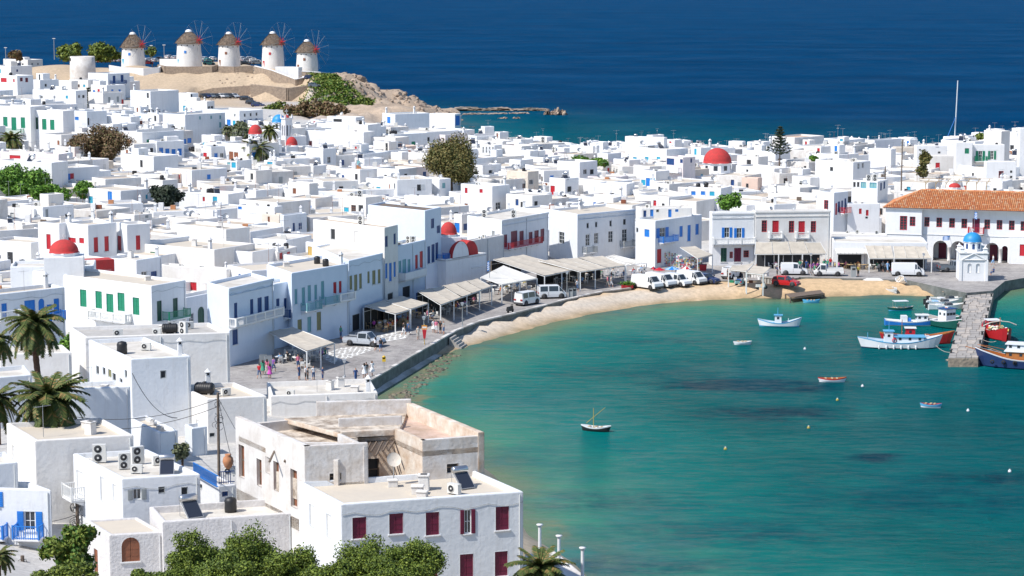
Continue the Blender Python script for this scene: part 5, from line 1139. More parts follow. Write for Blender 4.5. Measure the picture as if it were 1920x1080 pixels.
    HOUSES.append(dict(c=(Cn.x, Cn.y + 6), r=12, skip=True)); return r
ruin()
# windmills --------------------------------------------------------------------
def windmill(px, ytop, yeave, ybase, wpx, label, hub, win='b', first=False, hb=18.0):
    p = P(px, ybase, hb); s = proj(p)[2] / F; R0 = wpx * s / 2; H_ = (ybase - yeave) * s; hc = (yeave - ytop) * s; zb = T(p.x, p.y) - .8; zo = hb - zb
    r = empty('windmill', (p.x, p.y, zb), 0, label, 'windmill', 'round thatched windmills on the hill')
    mb = MB(); mb.lathe([(R0 * 1.04, 0), (R0 * 1.02, zo + H_ * .3), (R0 * .96, zo + H_ * .7), (R0 * .93, zo + H_)], 28, W2); obj('tower', mb, r)
    mb = MB(); prof = [(R0 * .9, 0 - .35), (R0 * 1.08, -.25), (R0 * 1.07, 0), (R0 * .8, hc * .33), (R0 * .45, hc * .68), (R0 * .22, hc * .86), (R0 * .2, hc * .9)]; mb.lathe(prof, 30, THATCH)
    rr = random.Random(px)
    for i in range(900):                        # straw ends
        a = rr.uniform(0, 2 * math.pi); t = rr.random(); k = min(int(t * 4), 3); (r0, z0), (r1, z1) = prof[2 + k - 0] if False else prof[2 + min(k, 3)], prof[3 + min(k, 3)] if 3 + min(k, 3) < len(prof) else prof[-1]
        f_ = rr.random(); rad = r0 + (r1 - r0) * f_; z = z0 + (z1 - z0) * f_; L_ = rr.uniform(.4, .9); da = .05 / max(rad, .5)
        o1 = Vector((rad * math.cos(a), rad * math.sin(a), z)); dn = Vector((math.cos(a) * .75, math.sin(a) * .75, -.62)) * L_; sd = Vector((-math.sin(a), math.cos(a), 0)) * rr.uniform(.03, .1)
        mb.face([o1 - sd, o1 + sd, o1 + dn + sd * .3 + Vector((math.cos(a) * .06, math.sin(a) * .06, .05)), o1 + dn - sd * .3], THATCH)
    obj('thatched_roof', mb, r, (0, 0, zo + H_)); mb = MB(); mb.lathe([(R0 * .28, hc * .86)] + [(R0 * .28 * math.cos(q), hc * .87 + R0 * .2 * math.sin(q)) for q in (0, .5, 1, math.pi / 2)], 14, W1); obj('cap', mb, r, (0, 0, zo + H_))
    # sail wheel: axle toward right and slightly to the camera
    ax = Vector((.80, -.60, .10)).normalized(); hz = zo + H_ + hc * .12; hp = ax * (R0 * 1.12) + Vector((0, 0, hz))
    m_ = MB(); m_.tube(Vector((0, 0, hz - .2)), hp + ax * 1.6, .2, .1, 8, PT['r']); m_.lathe([(0, -.25), (.32, -.2), (.32, .2), (0, .25)], 12, PT['r'], T=Matrix.Translation(hp) @ ax.to_track_quat('Z', 'Y').to_matrix().to_4x4()); wl = obj('sail_axle', m_, r)
    u = Vector((0, 0, 1)) - ax * ax.z; u.normalize(); v = ax.cross(u); R_ = 6.3; tips = []
    for k in range(12):
        a = 2 * math.pi * (k + .35) / 12; d = u * math.cos(a) + v * math.sin(a); m_ = MB(); m_.tube((0, 0, 0), d * 1.6, .08, .06, 5, PT['r']); m_.tube(d * 1.6, d * R_, .05, .03, 5, PT['e']); obj('sail_spoke', m_, wl, hp + ax * (.12 if k % 2 else -.12)); tips.append(hp + d * R_)
    m_ = MB()
    for k in range(12): m_.tube(tips[k], tips[(k + 1) % 12], .008, .008, 3, METAL); m_.tube(tips[k], hp + ax * 1.6, .007, .007, 3, METAL)
    obj('rigging', m_, wl)
    if win:
        ang0 = rd(-100); q = Vector((math.cos(ang0), math.sin(ang0), 0)) * (R0 * .985)
        m_ = MB(); m_.box(-.35, .35, -.06, .1, 0, .8, PT[win]); obj('window', m_, r, (q.x, q.y, zo + H_ * .55), (0, 0, ang0 + math.pi / 2))
        ang0 = rd(-140); q = Vector((math.cos(ang0), math.sin(ang0), 0)) * (R0 * 1.0); m_ = MB(); m_.box(-.5, .5, -.08, .1, 0, 1.9, PT[{'b': 't', 'r': 'r', 'o': 'o'}[win]]); obj('door', m_, r, (q.x, q.y, zo + .2), (0, 0, ang0 + math.pi / 2))
        for k in range(5):
            ang0 = rd(-150 + k * 30); q = Vector((math.cos(ang0), math.sin(ang0), 0)) * (R0 * .945); m_ = MB(); m_.box(-.16, .16, -.05, .1, 0, .35, PT['k']); obj('slit', m_, r, (q.x, q.y, zo + H_ - 1.0), (0, 0, ang0 + math.pi / 2))
    HOUSES.append(dict(c=(p.x, p.y), r=R0 + 2, skip=True)); PROTECT.append((px, (ytop + ybase) / 2, 700, wpx, ybase - ytop)); return r
windmill(250, 61, 88, 122, 43, 'leftmost thatched windmill, beside the roofless white tower', None, 'b')
windmill(355, 57, 80, 123, 47, 'second thatched windmill from the left with a small blue window', None, 'b')
windmill(430, 61, 83, 124, 41, 'middle one of the five thatched windmills', None, 'o')
windmill(512, 60, 83, 126, 41, 'thatched windmill fourth from the left with a red door', None, 'r', hb=17.6)
windmill(576, 75, 97, 133, 40, 'rightmost thatched windmill standing nearest the sea', None, 'o', hb=16.8)
def old_tower():
    p = P(155, 127, 18); s = proj(p)[2] / F; R0 = 48 * s / 2; H_ = 42 * s; zb = T(p.x, p.y) - .8; mb = MB(); r = empty('roofless_tower', (p.x, p.y, zb), 0, 'roofless round whitewashed mill tower left of the windmills', 'tower')
    mb.lathe([(R0, 0), (R0 * 1.0, H_ * .5), (R0 * .95, H_ + .8), (R0 * .82, H_ + .8), (R0 * .82, H_ - .5), (0, H_ - .5)], 28, W4); obj('wall', mb, r); m_ = MB(); m_.box(-.3, .3, -.06, .1, 0, .9, PT['k']); a = rd(-150); obj('window', m_, r, (R0 * .97 * math.cos(a), R0 * .97 * math.sin(a), H_ - .6), (0, 0, a + math.pi / 2)); PROTECT.append((155, 105, 700, 48, 45))
old_tower()
# walls and terraces on the hill -------------------------------------------------
def wall_path(pts, h, th, name, label, m, coping=None, drop=4, cat='wall'):
    q = [PY(x, y, z) for x, y, z in pts]; mb = MB()
    for a, b in zip(q[:-1], q[1:]):
        d = (b - a).xy.normalized(); n = Vector((-d.y, d.x)) * th / 2
        for s_ in (1,):
            v = [(a.x - n.x, a.y - n.y), (b.x - n.x, b.y - n.y), (b.x + n.x, b.y + n.y), (a.x + n.x, a.y + n.y)]; za, zb_ = a.z, b.z
            mb.raw([(*v[0], za - h - drop), (*v[1], zb_ - h - drop), (*v[2], zb_ - h - drop), (*v[3], za - h - drop), (*v[0], za), (*v[1], zb_), (*v[2], zb_), (*v[3], za)], [(4, 5, 6, 7), (0, 1, 5, 4), (1, 2, 6, 5), (2, 3, 7, 6), (3, 0, 4, 7)], m)
            if coping:
                n2 = n * 1.25; v = [(a.x - n2.x, a.y - n2.y), (b.x - n2.x, b.y - n2.y), (b.x + n2.x, b.y + n2.y), (a.x + n2.x, a.y + n2.y)]
                mb.raw([(*v[0], za), (*v[1], zb_), (*v[2], zb_), (*v[3], za), (*v[0], za + .18), (*v[1], zb_ + .18), (*v[2], zb_ + .18), (*v[3], za + .18)], [(4, 5, 6, 7), (0, 1, 5, 4), (1, 2, 6, 5), (2, 3, 7, 6), (3, 0, 4, 7)], coping)
    return obj(name, mb, label=label, cat=cat)
wall_path([(297, 121, 722), (310, 124, 716), (345, 125, 716), (398, 124, 716), (407, 121, 722)], 1.4, .6, 'stone_wall', 'low stone wall curving round the foot of the second windmill', STONE, None)
wall_path([(205, 122, 718), (230, 126, 716), (270, 128, 714), (298, 126, 716), (303, 122, 722)], 1.4, .6, 'white_wall', 'curved white wall round the foot of the leftmost windmill', W1)
wall_path([(410, 124, 717), (440, 125, 716), (475, 123, 717)], 1.2, .6, 'stone_wall', 'low stone wall at the foot of the middle windmill', STONE, None)
wall_path([(478, 124, 716), (510, 132, 707), (555, 149, 700), (568, 146, 701), (572, 137, 704)], 1.8, .5, 'stone_wall', 'white capped terrace wall below the fourth windmill', STONE, W1)
wall_path([(566, 134, 702), (600, 136, 701), (616, 138, 703)], 1.5, .6, 'stone_wall', 'white capped wall under the rightmost windmill', STONE, W1)
wall_path([(370, 172, 703), (400, 165, 703), (474, 160, 702)], 2.2, .6, 'stone_wall', 'long shaded stone wall behind the upper car park', STONE, None)
wall_path([(471, 158, 694), (538, 165, 691), (540, 165, 691), (577, 160, 693)], 3.2, 1.5, 'stone_wall', 'massive square stone retaining wall above the upper car park', STONE, None)
wall_path([(519, 125, 710), (545, 125, 708), (563, 126, 706)], 1.4, 2.0, 'white_wall', 'white terrace between the two rightmost windmills', W1)
house('556,128,536,562,17.3,50', 't540,135,4,5', 't548,137,6,7', '1', 1, '', 'tiny white cottage with a turquoise window between the two right windmills', name='mill_cottage')
house('342,112,299,352,19.6,50', '', 'k345,118,3,5', '1', 1, '', 'low white annex standing against the second windmill', name='mill_cottage')
# rocks off the headland -----------------------------------------------------
def rock(px, py, wpx, hpx, label, seed, n=3, m=ROCK):
    p = P(px, py, 0); s = proj(p)[2] / F; mb = MB(); rr = random.Random(seed)
    for i in range(n):
        r_ = wpx * s / (n + 1) * rr.uniform(.7, 1.1); v, f = blob(1, seed * 9 + i, (1, 1.2, 1), sub=2); hh = hpx * s * rr.uniform(.5, 1.0) if i != n // 2 else hpx * s
        nz = [rr.uniform(.85, 1.15) for _ in v]; mb.raw([Vector((q.x * r_ * k, q.y * r_ * 1.2 * k, q.z * hh * k)) + Vector(((i - (n - 1) / 2) * wpx * s / (n + .5), rr.uniform(-1, 1), -.2)) for q, k in zip(v, nz)], f, m)
    return obj('sea_rock', mb, loc=p, label=label, cat='rock')
rock(1040, 215, 42, 14, 'jagged double rock farthest out beyond the low reef', 3, 4)
rock(942, 222, 22, 4, 'small flat rock in the inlet, left one of the near pair', 4, 2)
rock(968, 222, 16, 4, 'small flat rock in the inlet, right one of the near pair', 5, 2)
rock(885, 238, 14, 2, 'low rock close to the town shore in the inlet', 6, 2, WROCK)
m_ = MB()
for i in range(240):
    t = rnd.random(); a = P(845, 206, 0).lerp(P(1022, 206, 0), t); k = .5 + .8 * math.sin(t * 9) ** 2; v, f = blob(rnd.uniform(.6, 2.0) * k * (1.3 - t * .5), i, (1.4, 1.0, .42)); m_.raw([p + a + Vector((rnd.uniform(-2, 2), rnd.uniform(-7, 5), -.15)) for p in v], f, ROCK if rnd.random() < .8 else WROCK)
for i in range(60):
    t = rnd.random(); a = P(870, 214, 0).lerp(P(990, 212, 0), t); v, f = blob(rnd.uniform(.5, 1.2), i, (1.6, 1, .35)); m_.raw([p + a + Vector((0, rnd.uniform(-4, 4), -.15)) for p in v], f, ROCK)
obj('low_reef', m_, kind='stuff', label='low brown reef running out from the headland')
m_ = MB()
for i in range(900):
    x = rnd.uniform(-55, -16); y = rnd.uniform(680, 775); d, _s = coast(np.array([x]), np.array([y]))
    if d[0] < -3: continue
    t_ = max(zat(x, y), -.3) + rnd.uniform(-.3, .2); r_ = rnd.uniform(.3, .8) * (2.2 if rnd.random() < .12 else 1); v, f = blob(r_, i, (1, 1, .8)); m_.raw([p + Vector((x, y, t_)) for p in v], f, ROCK)
obj('headland_boulders', m_, kind='stuff', label='tumbled pale boulders over the headland slope')
m_ = MB()
for i in range(90):
    x, y = rnd.choice([(470, 143), (390, 148), (440, 145), (430, 141)]); a = P(x + rnd.uniform(-30, 14), y + rnd.uniform(-3, 3), 15.5); a.z = zat(a.x, a.y) - .05; v, f = blob(rnd.uniform(.2, .55), i); m_.raw([p + a for p in v], f, ROCK)
obj('scattered_stones', m_, kind='stuff', label='scattered stones on the bare sandy slope')
# ---------------------------------------------------------------- vegetation
def leafm(k, a, b, c): return [mat(f'leaf_{k}_{i}', x, .7, tuple(q * .75 for q in x), 2.0) for i, x in enumerate((a, b, c))]
LG = leafm('olive', (.065, .105, .012), (.14, .19, .02), (.23, .28, .04)); LB = leafm('bright', (.06, .15, .012), (.12, .27, .02), (.20, .36, .04)); LBR = leafm('rust', (.13, .08, .035), (.21, .13, .06), (.14, .13, .04))
LO = leafm('mixed', (.075, .09, .015), (.17, .14, .035), (.24, .20, .06)); LD = leafm('dark', (.012, .025, .012), (.025, .045, .02), (.045, .06, .03)); LP = leafm('pine', (.02, .04, .02), (.04, .065, .03), (.07, .09, .045)); LGY = leafm('greygreen', (.10, .12, .06), (.17, .19, .09), (.24, .25, .14))
LT = leafm('tamarisk', (.065, .11, .01), (.13, .19, .015), (.22, .28, .03)); LPLM = leafm('palm', (.05, .085, .015), (.10, .13, .025), (.24, .16, .05)); BARK = mat('bark', (.14, .09, .06), .95, (.08, .05, .035), 3, .8, 6); PBARK = mat('palm_bark', (.16, .085, .055), .95, (.09, .05, .03), 5, 1, 8)
def leaves_mesh(pts, nrm, size, mats, seed, elong=1.0):
    rs = np.random.RandomState(seed); n = len(pts); d = rs.randn(n, 3); d += nrm * 1.2 + np.array([0, 0, .6]); d /= np.linalg.norm(d, axis=1)[:, None]
    t = rs.randn(n, 3); t -= (t * d).sum(1)[:, None] * d; t /= np.linalg.norm(t, axis=1)[:, None]; b = np.cross(d, t); s = size * rs.uniform(.6, 1.4, (n, 1))
    v = np.stack([pts - t * s * elong - b * s * .5, pts + t * s * elong * .2 - b * s, pts + t * s * elong + b * s * .4, pts - t * s * .2 + b * s], 1).reshape(-1, 3)
    me = bpy.data.meshes.new('leaves'); me.vertices.add(4 * n); me.vertices.foreach_set('co', v.astype(np.float32).ravel()); me.loops.add(4 * n); me.loops.foreach_set('vertex_index', np.arange(4 * n, dtype=np.int32)); me.polygons.add(n)
    me.polygons.foreach_set('loop_start', np.arange(0, 4 * n, 4, dtype=np.int32)); me.polygons.foreach_set('loop_total', np.full(n, 4, np.int32)); me.update(calc_edges=True)
    for m in mats: me.materials.append(m)
    me.polygons.foreach_set('material_index', rs.choice(len(mats), n, p=[.35, .45, .2][:len(mats)]).astype(np.int32)); return me
def tree(px, py, wpx, hpx, Y, leaf, label, name='tree', n=5000, size=None, blobs=14, seed=0, cat='tree', group=None, trunk=True, flat=1.0, fill=.55):
    """crown whose box is centred on px,py in the photograph, standing at depth Y"""
    c = PY(px, py, Y); s = proj(c)[2] / F; W_ = wpx * s / 2 * (1.3 if Y < 130 else 1.26); H_ = hpx * s / 2 * 1.15; g = T(c.x, c.y); rs = np.random.RandomState(seed + int(px)); size = size or .14
    r = empty(name, (c.x, c.y, g - .2), rs.uniform(0, 6), label, cat, group); zc = c.z - g + .2
    cent = rs.randn(blobs, 3); cent /= np.linalg.norm(cent, axis=1)[:, None]; cent *= rs.uniform(.25, .72, (blobs, 1)); cent[:, 0] *= W_; cent[:, 1] *= W_ * .9; cent[:, 2] *= H_; rad = rs.uniform(.28, .5, blobs) * (1 if Y > 130 else .62)
    rr = np.minimum(W_, H_ * 1.1); k = rs.randint(0, blobs, n); cent[:, 2] += (rs.uniform(-.2, .3, blobs) * H_ if Y < 130 else 0); d = rs.randn(n, 3); d /= np.linalg.norm(d, axis=1)[:, None]; q = rs.uniform(fill, 1.06, (n, 1)); sc = np.array([W_ * .5 + rr * .5, W_ * .5 + rr * .5, rr])
    pts = cent[k] + d * q * rad[k][:, None] * sc; pts += rs.randn(n, 3) * size * .7; pts[:, 2] += zc; keep = pts[:, 2] > .1; obj('crown', leaves_mesh(pts[keep], d[keep], size, leaf, seed), r)
    if trunk:
        mb = MB(); rt = max(.12, W_ * .07); top = zc - H_ * .3
        if top > .5:
            mb.tube((0, 0, 0), (.1, .05, top), rt, rt * .7, 8, BARK)
        else: top = .3
        for i in range(min(blobs, 9)): mb.tube((.1 * (top > .5), 0, max(.1, top)), (cent[i][0] * .9, cent[i][1] * .9, max(.2, cent[i][2] + zc)), rt * .5, rt * .12, 5, BARK)
        obj('trunk', mb, r)
    PROTECT.append((px, py, Y, wpx * .8, hpx * .8)); HOUSES.append(dict(c=(c.x, c.y), r=W_ * .8, skip=True)); return r
tree(190, 269, 100, 60, 440, LBR, 'big rust brown bushy tree among the rooftops at upper left', n=16000, size=.17, seed=1, blobs=22)
tree(846, 298, 92, 86, 418, LO, 'big olive and brown tree rising among the rooftops in the middle', n=26000, size=.15, seed=2, blobs=30)
tree(40, 342, 95, 60, 385, LB, 'bright green tree spreading at the left edge', n=10000, size=.2, seed=3); tree(92, 362, 70, 34, 372, LB, 'lower bright green tree right of the tree at the left edge', n=6000, size=.2, seed=4)
tree(157, 354, 44, 32, 380, LB, 'small bright green bush left of the turquoise shuttered house', 'bush', n=3000, size=.18, seed=5, cat='bush'); tree(315, 366, 66, 38, 375, LD, 'dark low tree right of the turquoise shuttered house', n=5000, size=.2, seed=6)
tree(515, 210, 50, 34, 640, LG, 'green tree at the left end of the brown bush row', n=4000, size=.35, seed=7); tree(565, 216, 60, 42, 625, LBR, 'first brown bush of the row behind the bell tower', 'bush', n=5000, size=.3, seed=8, cat='bush'); tree(600, 214, 55, 46, 622, LBR, 'middle brown bush of the row behind the bell tower', 'bush', n=5000, size=.3, seed=9, cat='bush'); tree(634, 214, 44, 32, 620, LBR, 'last brown bush of the row behind the bell tower', 'bush', n=3500, size=.3, seed=10, cat='bush')
tree(682, 195, 38, 26, 668, LG, 'round green bush at the foot of the rocky headland', 'bush', n=3500, size=.28, seed=11, cat='bush', trunk=False); tree(450, 247, 52, 36, 500, LGY, 'pale grey green tree left of the red dome in the upper town', n=4500, size=.3, seed=12)
tree(130, 98, 58, 34, 745, LG, 'first dark green bush behind the roofless tower', 'bush', n=4500, size=.4, seed=13, cat='bush', trunk=False); tree(198, 100, 60, 34, 745, LG, 'dark green bush between the roofless tower and the leftmost windmill', 'bush', n=4500, size=.4, seed=14, cat='bush', trunk=False); tree(30, 103, 30, 14, 745, LBR, 'brown bush on the skyline at the far left', 'bush', n=1500, size=.35, seed=15, cat='bush', trunk=False); tree(285, 97, 20, 16, 770, LG, 'small bush right of the leftmost windmill', 'bush', n=800, size=.35, seed=151, cat='bush')
tree(150, 469, 24, 30, 322, LB, 'little green tree beside the low red dome', n=2000, size=.16, seed=16); tree(1368, 381, 42, 34, 372, LB, 'green bush between the white roofs above the balustraded house', 'bush', n=2500, size=.2, seed=17, cat='bush'); tree(1088, 298, 30, 9, 470, LB, 'green creeper patch left of a reed screen', 'bush', n=1200, size=.2, seed=18, cat='bush', trunk=False); tree(1124, 304, 36, 14, 462, LB, 'green creeper patch below a reed screen', 'bush', n=1800, size=.2, seed=19, cat='bush', trunk=False)
tree(1732, 308, 24, 60, 425, LO, 'thin olive tree beside the cream wall with the tall pole', n=2000, size=.2, seed=20); tree(1839, 256, 26, 10, 470, LG, 'green bush on the roof terrace behind the green shutters', 'bush', n=1000, size=.2, seed=21, cat='bush', trunk=False); tree(1526, 297, 14, 7, 440, LB, 'potted green shrub on a white terrace', 'bush', n=500, size=.2, seed=22, cat='bush', trunk=False)
tree(140, 648, 46, 40, 222, LB, 'green climbing vine behind the palm trunk', 'vine', n=3500, size=.13, seed=23, cat='vine', trunk=False); tree(163, 675, 14, 50, 218, LB, 'hanging curtain of green vine beside the tall white house', 'vine', n=1800, size=.12, seed=24, cat='vine', trunk=False); tree(340, 845, 24, 34, 174, LGY, 'dry grey shrub beside the blue stair railing', 'shrub', n=900, size=.12, seed=25, cat='shrub'); tree(783, 455, 1, 1, 318, LB, 'x', n=10) if False else None
tree(298, 508, 14, 22, 300, LGY, 'thin grey green shrub among the rooftops left of centre', 'shrub', n=500, size=.14, seed=26, cat='shrub')
# foreground tamarisks, fig, bottom row
for i, (x, y, w_, h_, Y, lab) in enumerate(((365, 1050, 130, 110, 128, 'feathery green tamarisk in front of the rough stucco house'), (470, 1055, 120, 130, 126, 'tall feathery tamarisk left of the burgundy shuttered building'), (545, 1075, 110, 110, 122, 'low tamarisk between the taller ones at the bottom'),
                                 (690, 1062, 150, 120, 124, 'wide tamarisk in front of the burgundy shutters'), (775, 1060, 130, 118, 122, 'rightmost tamarisk covering the foot of the burgundy shuttered building'), (620, 1085, 100, 80, 120, 'lowest tamarisk at the bottom edge'), (290, 1080, 90, 50, 124, 'small tamarisk at the bottom left of the group'), (425, 1078, 110, 90, 121, 'tamarisk filling the gap between the two tall ones at the left'), (735, 1082, 120, 90, 119, 'low tamarisk before the rightmost pair'))):
    tree(x, y + 14, w_ * 1.12, h_ * 1.1, Y, LT, lab, 'tamarisk_tree', n=36000, size=.05, blobs=60, seed=30 + i, group='tamarisks along the bottom', fill=.3)
tree(128, 1035, 120, 92, 128, LB[:1] + LG[1:], 'dark leafy fig tree in front of the blue balcony', 'fig_tree', n=9000, size=.1, blobs=24, seed=41, fill=.3); tree(130, 1075, 130, 50, 118, LG, 'yellow green bush at the bottom left edge', 'bush', n=9000, size=.06, blobs=20, seed=42, cat='bush')
# green mound on the headland
m_pts = []; rs = np.random.RandomState(5)
for i in range(9000):
    t = rs.rand(); a = Vector((-59.3, 703, 0)).lerp(Vector((-47, 662, 0)), t); a = a + Vector((rs.randn() * (1.8 + 2.5 * math.sin(t * 3)), rs.randn() * 5, 0))
    m_pts.append((a.x, a.y, zat(a.x, a.y) + .1 + rs.rand() * .7))
obj('ground_cover', leaves_mesh(np.array(m_pts), np.tile([0, 0, 1.], (len(m_pts), 1)), .3, LB[:1] + LG[1:], 3), kind='stuff', label='green succulent ground cover on the slope below the rightmost windmill')
# pines
def pine(px, ytop, ybot, wpx, Y, label, seed=0):
    top = PY(px, ytop, Y); bot = PY(px, ybot, Y); g = min(T(top.x, top.y), bot.z); s = proj(top)[2] / F; H_ = top.z - g; W_ = wpx * s / 2; r = empty('norfolk_pine', (top.x, top.y, g), 0, label, 'pine tree'); rs = random.Random(seed)
    m_ = MB(); m_.tube((0, 0, 0), (0, 0, H_), .22, .03, 7, BARK); obj('trunk', m_, r); vis = top.z - bot.z; pts = []; nr = []; bm_ = MB()
    nt = 10
    for k in range(nt):
        z = H_ - vis * (k + .3) / nt; L_ = W_ * (.12 + .95 * (k + .5) / nt)
        for j in range(7):
            a = 2 * math.pi * (j + rs.random() * .5) / 7; L2 = L_ * rs.uniform(.75, 1.1)
            for q in range(13):
                u = (q + rs.random()) / 13; pts.append((L2 * u * math.cos(a) + rs.gauss(0, .09), L2 * u * math.sin(a) + rs.gauss(0, .09), z + L2 * u * u * .3 + rs.gauss(0, .07))); nr.append((0, 0, 1))
            bm_.tube((0, 0, z), (L2 * math.cos(a), L2 * math.sin(a), z + L2 * .3), .04, .015, 3, BARK)
    obj('crown', leaves_mesh(np.array(pts), np.array(nr), .17, LP, seed, 1.5), r); obj('branches', bm_, r); PROTECT.append((px, (ytop + ybot) / 2, Y, wpx * .7, ybot - ytop))
pine(1463, 238, 292, 48, 455, 'tiered norfolk pine on the skyline left of the terracotta roof', 1); pine(165, 165, 208, 30, 600, 'tiered norfolk pine in the upper left town', 2); pine(65, 220, 285, 50, 500, 'dark tiered norfolk pine before the green doors at the left edge', 3)
# palms: fronds are parts
def frond_mesh(L_, droop, seed):
    rs = random.Random(seed); mb = MB(); n = 16; pts = []
    for i in range(n + 1): t = i / n; pts.append(Vector((L_ * (t - .12 * t * t * droop), 0, L_ * (.5 * t * (1 - droop * .4) - .62 * droop * t * t))))
    for a, b in zip(pts[:-1], pts[1:]): mb.tube(a, b, .035 * (1 - pts.index(a) / n) + .008, .03 * (1 - pts.index(a) / n) + .006, 3, LPLM[1], caps=False)
    for i in range(2, n * 3):
        t = i / (n * 3); k = min(int(t * n), n - 1); p = pts[k].lerp(pts[k + 1], t * n - k); ll = L_ * .17 * math.sin(math.pi * min(1, t * .85 + .12)) ** .7 + .05; d = (pts[k + 1] - pts[k]).normalized()
        for sgn in (-1, 1):
            tip = p + Vector((d.x * ll * .55, sgn * ll * .8, d.z * ll * .5 - ll * .25 + rs.uniform(-.03, .03))); w_ = d * .035; mb.face([p - w_, p + w_, tip], rs.choice(LPLM[:2] if rs.random() < .82 else LPLM[2:]))
    return mb.mesh('frond')
FR = [frond_mesh(1.0 * 1, d, i) for i, d in enumerate((.5, .8, 1.1, 1.35, 1.6))]
for m__ in FR: pass
def palm(px, py, spread, Y, label, trunk_px=None, nf=56, seed=0, name='palm_tree', short=False, ground=None):
    c = PY(px, py, Y); s = proj(c)[2] / F; L_ = spread * s / 2 * 1.08; rs = random.Random(seed)
    if trunk_px: b = PY(trunk_px[0], trunk_px[1], Y)
    else: b = Vector((c.x, c.y, T(c.x, c.y) if ground is None else ground)); 
    if b.z > c.z - .5: b.z = c.z - 1.2
    r = empty(name, b, 0, label, 'palm tree'); cc = c - b; mb = MB(); n = 14; P0 = Vector((0, 0, -.6)); prev = P0
    rt = L_ * (.085 if not short else .14)
    for i in range(1, n + 1):
        t = i / n; q = Vector((cc.x * (t ** .55), cc.y * t, cc.z * t)) if trunk_px else Vector((0, 0, cc.z * t)); mb.tube(prev, q, rt * (1.08 if i % 2 else .98), rt * (1.0 if i % 2 else 1.05), 9, PBARK, caps=False); prev = q
    mb.lathe([(rt, -.5), (rt * 1.7, -.15), (rt * 1.8, .15), (rt * .8, .45), (0, .5)], 9, PBARK, c=cc); obj('trunk', mb, r)
    for i in range(nf):
        t = i / nf; el = 78 - 100 * t ** .9; k = min(4, int(t * 5)); a = i * 2.39996 + rs.uniform(-.2, .2); sc = L_ * (.78 + .3 * rs.random()) * (1 if t > .15 else .85)
        obj('frond', FR[k], r, cc + Vector((0, 0, .3)), (rs.uniform(-.2, .2), -rd(max(-25, el - 20) * .55), a), (sc, sc, sc))
    PROTECT.append((px, py, Y, spread * .6, spread * .5)); return r
palm(63, 612, 125, 176, 'tall date palm with a curving trunk at the left', (72, 702), 60, 1); palm(90, 752, 160, 168, 'short thick date palm with a wide crown below the tall one', None, 70, 2, short=True, ground=9)
palm(-8, 645, 90, 182, 'palm half cut by the left edge beside the tall date palm', None, 40, 3); palm(-12, 755, 110, 168, 'palm whose fronds reach in from the left edge lower down', None, 44, 4, short=True); palm(1012, 1075, 130, 118, 'palm crown at the bottom edge right of the burgundy shutters', None, 60, 5, ground=2)
palm(-2, 1050, 70, 128, 'dark palm at the bottom left corner', None, 40, 6); palm(482, 282, 72, 455, 'drooping palm in front of the red domed church', None, 44, 7, short=True); palm(506, 246, 42, 470, 'shaggy tall palm between the red dome and the bell tower', None, 44, 8); palm(22, 262, 60, 480, 'palm before the green balcony at the left edge', None, 40, 9)

